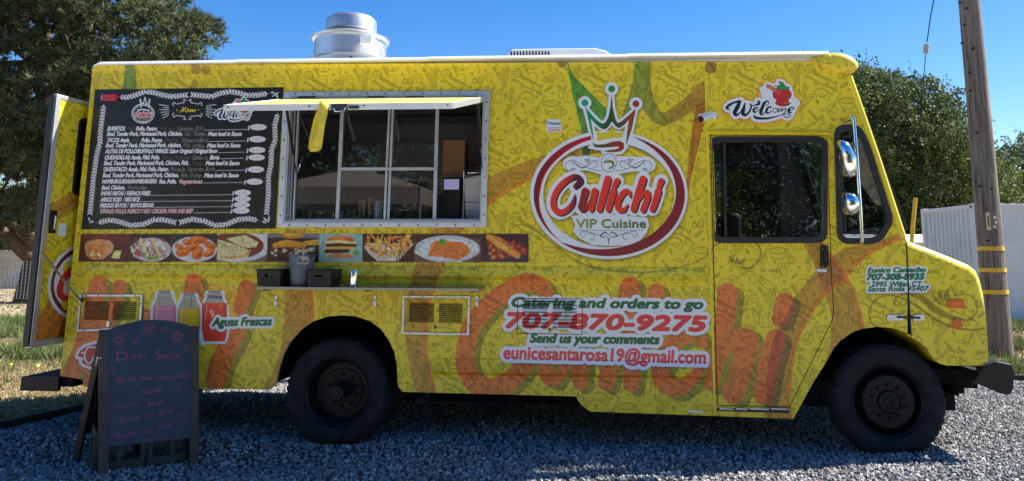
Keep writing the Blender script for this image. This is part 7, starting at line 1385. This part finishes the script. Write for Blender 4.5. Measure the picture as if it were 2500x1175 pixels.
text_obj('CAPTIVEAIRE', .03, (.395, .996, 2.184), 'alu', ch, 'lettering', width=.16); text_obj('ROYAL', .075, ((x0+x1)/2-.09, .615, z1-.075), 'black', RP, off=.002)
x0, x1, z0, z1 = PB(1134, 1179, 418, 524, .26); WB = thing('paper_bag_rack', 'wire rack holding white paper bags at the right of the window', 'rack', ((x0+x1)/2, .3, zc0)); M['paper'] = mat('white_paper', (.62, .63, .66), .8, 0, .08, 14, .5, 12); MB().hexa([(x0+.01, .27, zc0+.01), (x1, .27, zc0+.01), (x1, .38, zc0+.01), (x0+.01, .38, zc0+.01)], [(x0-.02, .25, z1-.06), (x1, .26, z1-.02), (x1, .37, z1-.03), (x0, .38, z1-.05)]).build('paper_bag', 'paper', WB, bevel=.02)
b = MB()
for z in (zc0+.01, zc0+.08, zc0+.15, zc0+.22, z1): b.tube([(x0-.01, .25, z), (x1, .25, z), (x1, .4, z), (x0-.01, .4, z), (x0-.01, .25, z)], .003, 5)
for xx in (x0-.01, x1): b.tube([(xx, .25, zc0), (xx, .25, z1)], .003, 5)
b.build('wire_frame', 'chrome', WB)
for i, (u0, u1, v0, c_) in enumerate(((874, 882, 486, (.30, .27, .2)), (883, 892, 490, (.34, .32, .27)), (897, 905, 484, (.36, .28, .16)))):
    x0, x1, z0, z1 = PB(u0, u1, v0, 533, .22); tag(MB().box(x0, x1, .22, .34, zc0, z1).build('menu_booklet', mat('booklet', c_, .7, 0, .3, 60), None), ['tan booklet standing furthest left on the window counter', 'pale booklet standing between the two tan booklets', 'orange-tan booklet standing next to the steel canister'][i], 'booklet', 'booklets on the counter')
p = P(921, 530, .28); tag(MB().lathe([(0, 0), (.052, 0), (.052, .21), (.046, .23), (0, .23)], (p.x, .30, zc0), 'z', 28).build('steel_canister', 'alu', None, smooth=True, angle=40), 'tall steel canister on the counter behind the middle panes', 'canister')
x0, x1, z0, z1 = PB(710, 815, 512, 534, .3); tag(MB().box(x0, x1, .3, .4, zc0, z1).build('food_tray', mat('pinkish_tray', (.22, .17, .17), .5), None, bevel=.006), 'long pinkish tray on the counter at the left of the window', 'tray')
# ------------------------------------------------------------------ what the glass and chrome reflect: the side behind the photographer
CN = thing('canopy_tent', 'tan topped canopy tent behind the photographer, seen only as a reflection', 'tent', (-4.85, -13.6, 0)); M['tan'] = mat('tan_canvas', (.34, .29, .22), .8, 0, .1, 4)
ce = [(-6.8, -15.2), (-2.9, -15.2), (-2.9, -12), (-6.8, -12)]; ap_ = Vector((-4.85, -13.6, 3.6)); MB().add([(*c_, 2.95) for c_ in ce]+[tuple(ap_)], [(0, 1, 4), (1, 2, 4), (2, 3, 4), (3, 0, 4)]).build('roof', 'tan', CN, solid=.01)
for i in range(4): a_, c_ = ce[i], ce[(i+1) % 4]; MB().add([(*a_, 2.55), (*c_, 2.55), (*c_, 2.95), (*a_, 2.95)], [(0, 1, 2, 3)]).build('valance', 'tan', CN, solid=.008); MB().cyl((*a_, 0), (*a_, 2.95), .025, n=8).build('leg', 'alu', CN)
for i, (xx, yy) in enumerate(((-13, -24), (-4, -26), (5, -25), (14, -24))):  # unseen trees, added to darken what the windows reflect
    t = thing('shade_tree', ['dark tree reflected at the far left of the windows', 'dark tree reflected in the middle serving panes', 'dark tree reflected in the cab door window', 'dark tree reflected in the quarter window'][i], 'tree', (xx, yy, 0)); rg = np.random.default_rng(70+i); pd = np.stack([xx+rg.normal(0, 3.6, 260), yy+rg.normal(0, 1.6, 260), rg.uniform(.3, 9.5, 260), rg.uniform(.8, 1.5, 260)], 1); c, q_ = pad_points(pd, 18, 80+i, .8); a_, t_ = leaves(c, q_, 8, .3, .13, 90+i, .5); tri_mesh(a_, t_-.1, 'foliage', 'oak', t)['kind'] = 'stuff'; MB().cyl((xx, yy, -.2), (xx, yy, 6), .4, .15, 10).build('trunk', 'bark2', t, smooth=True)
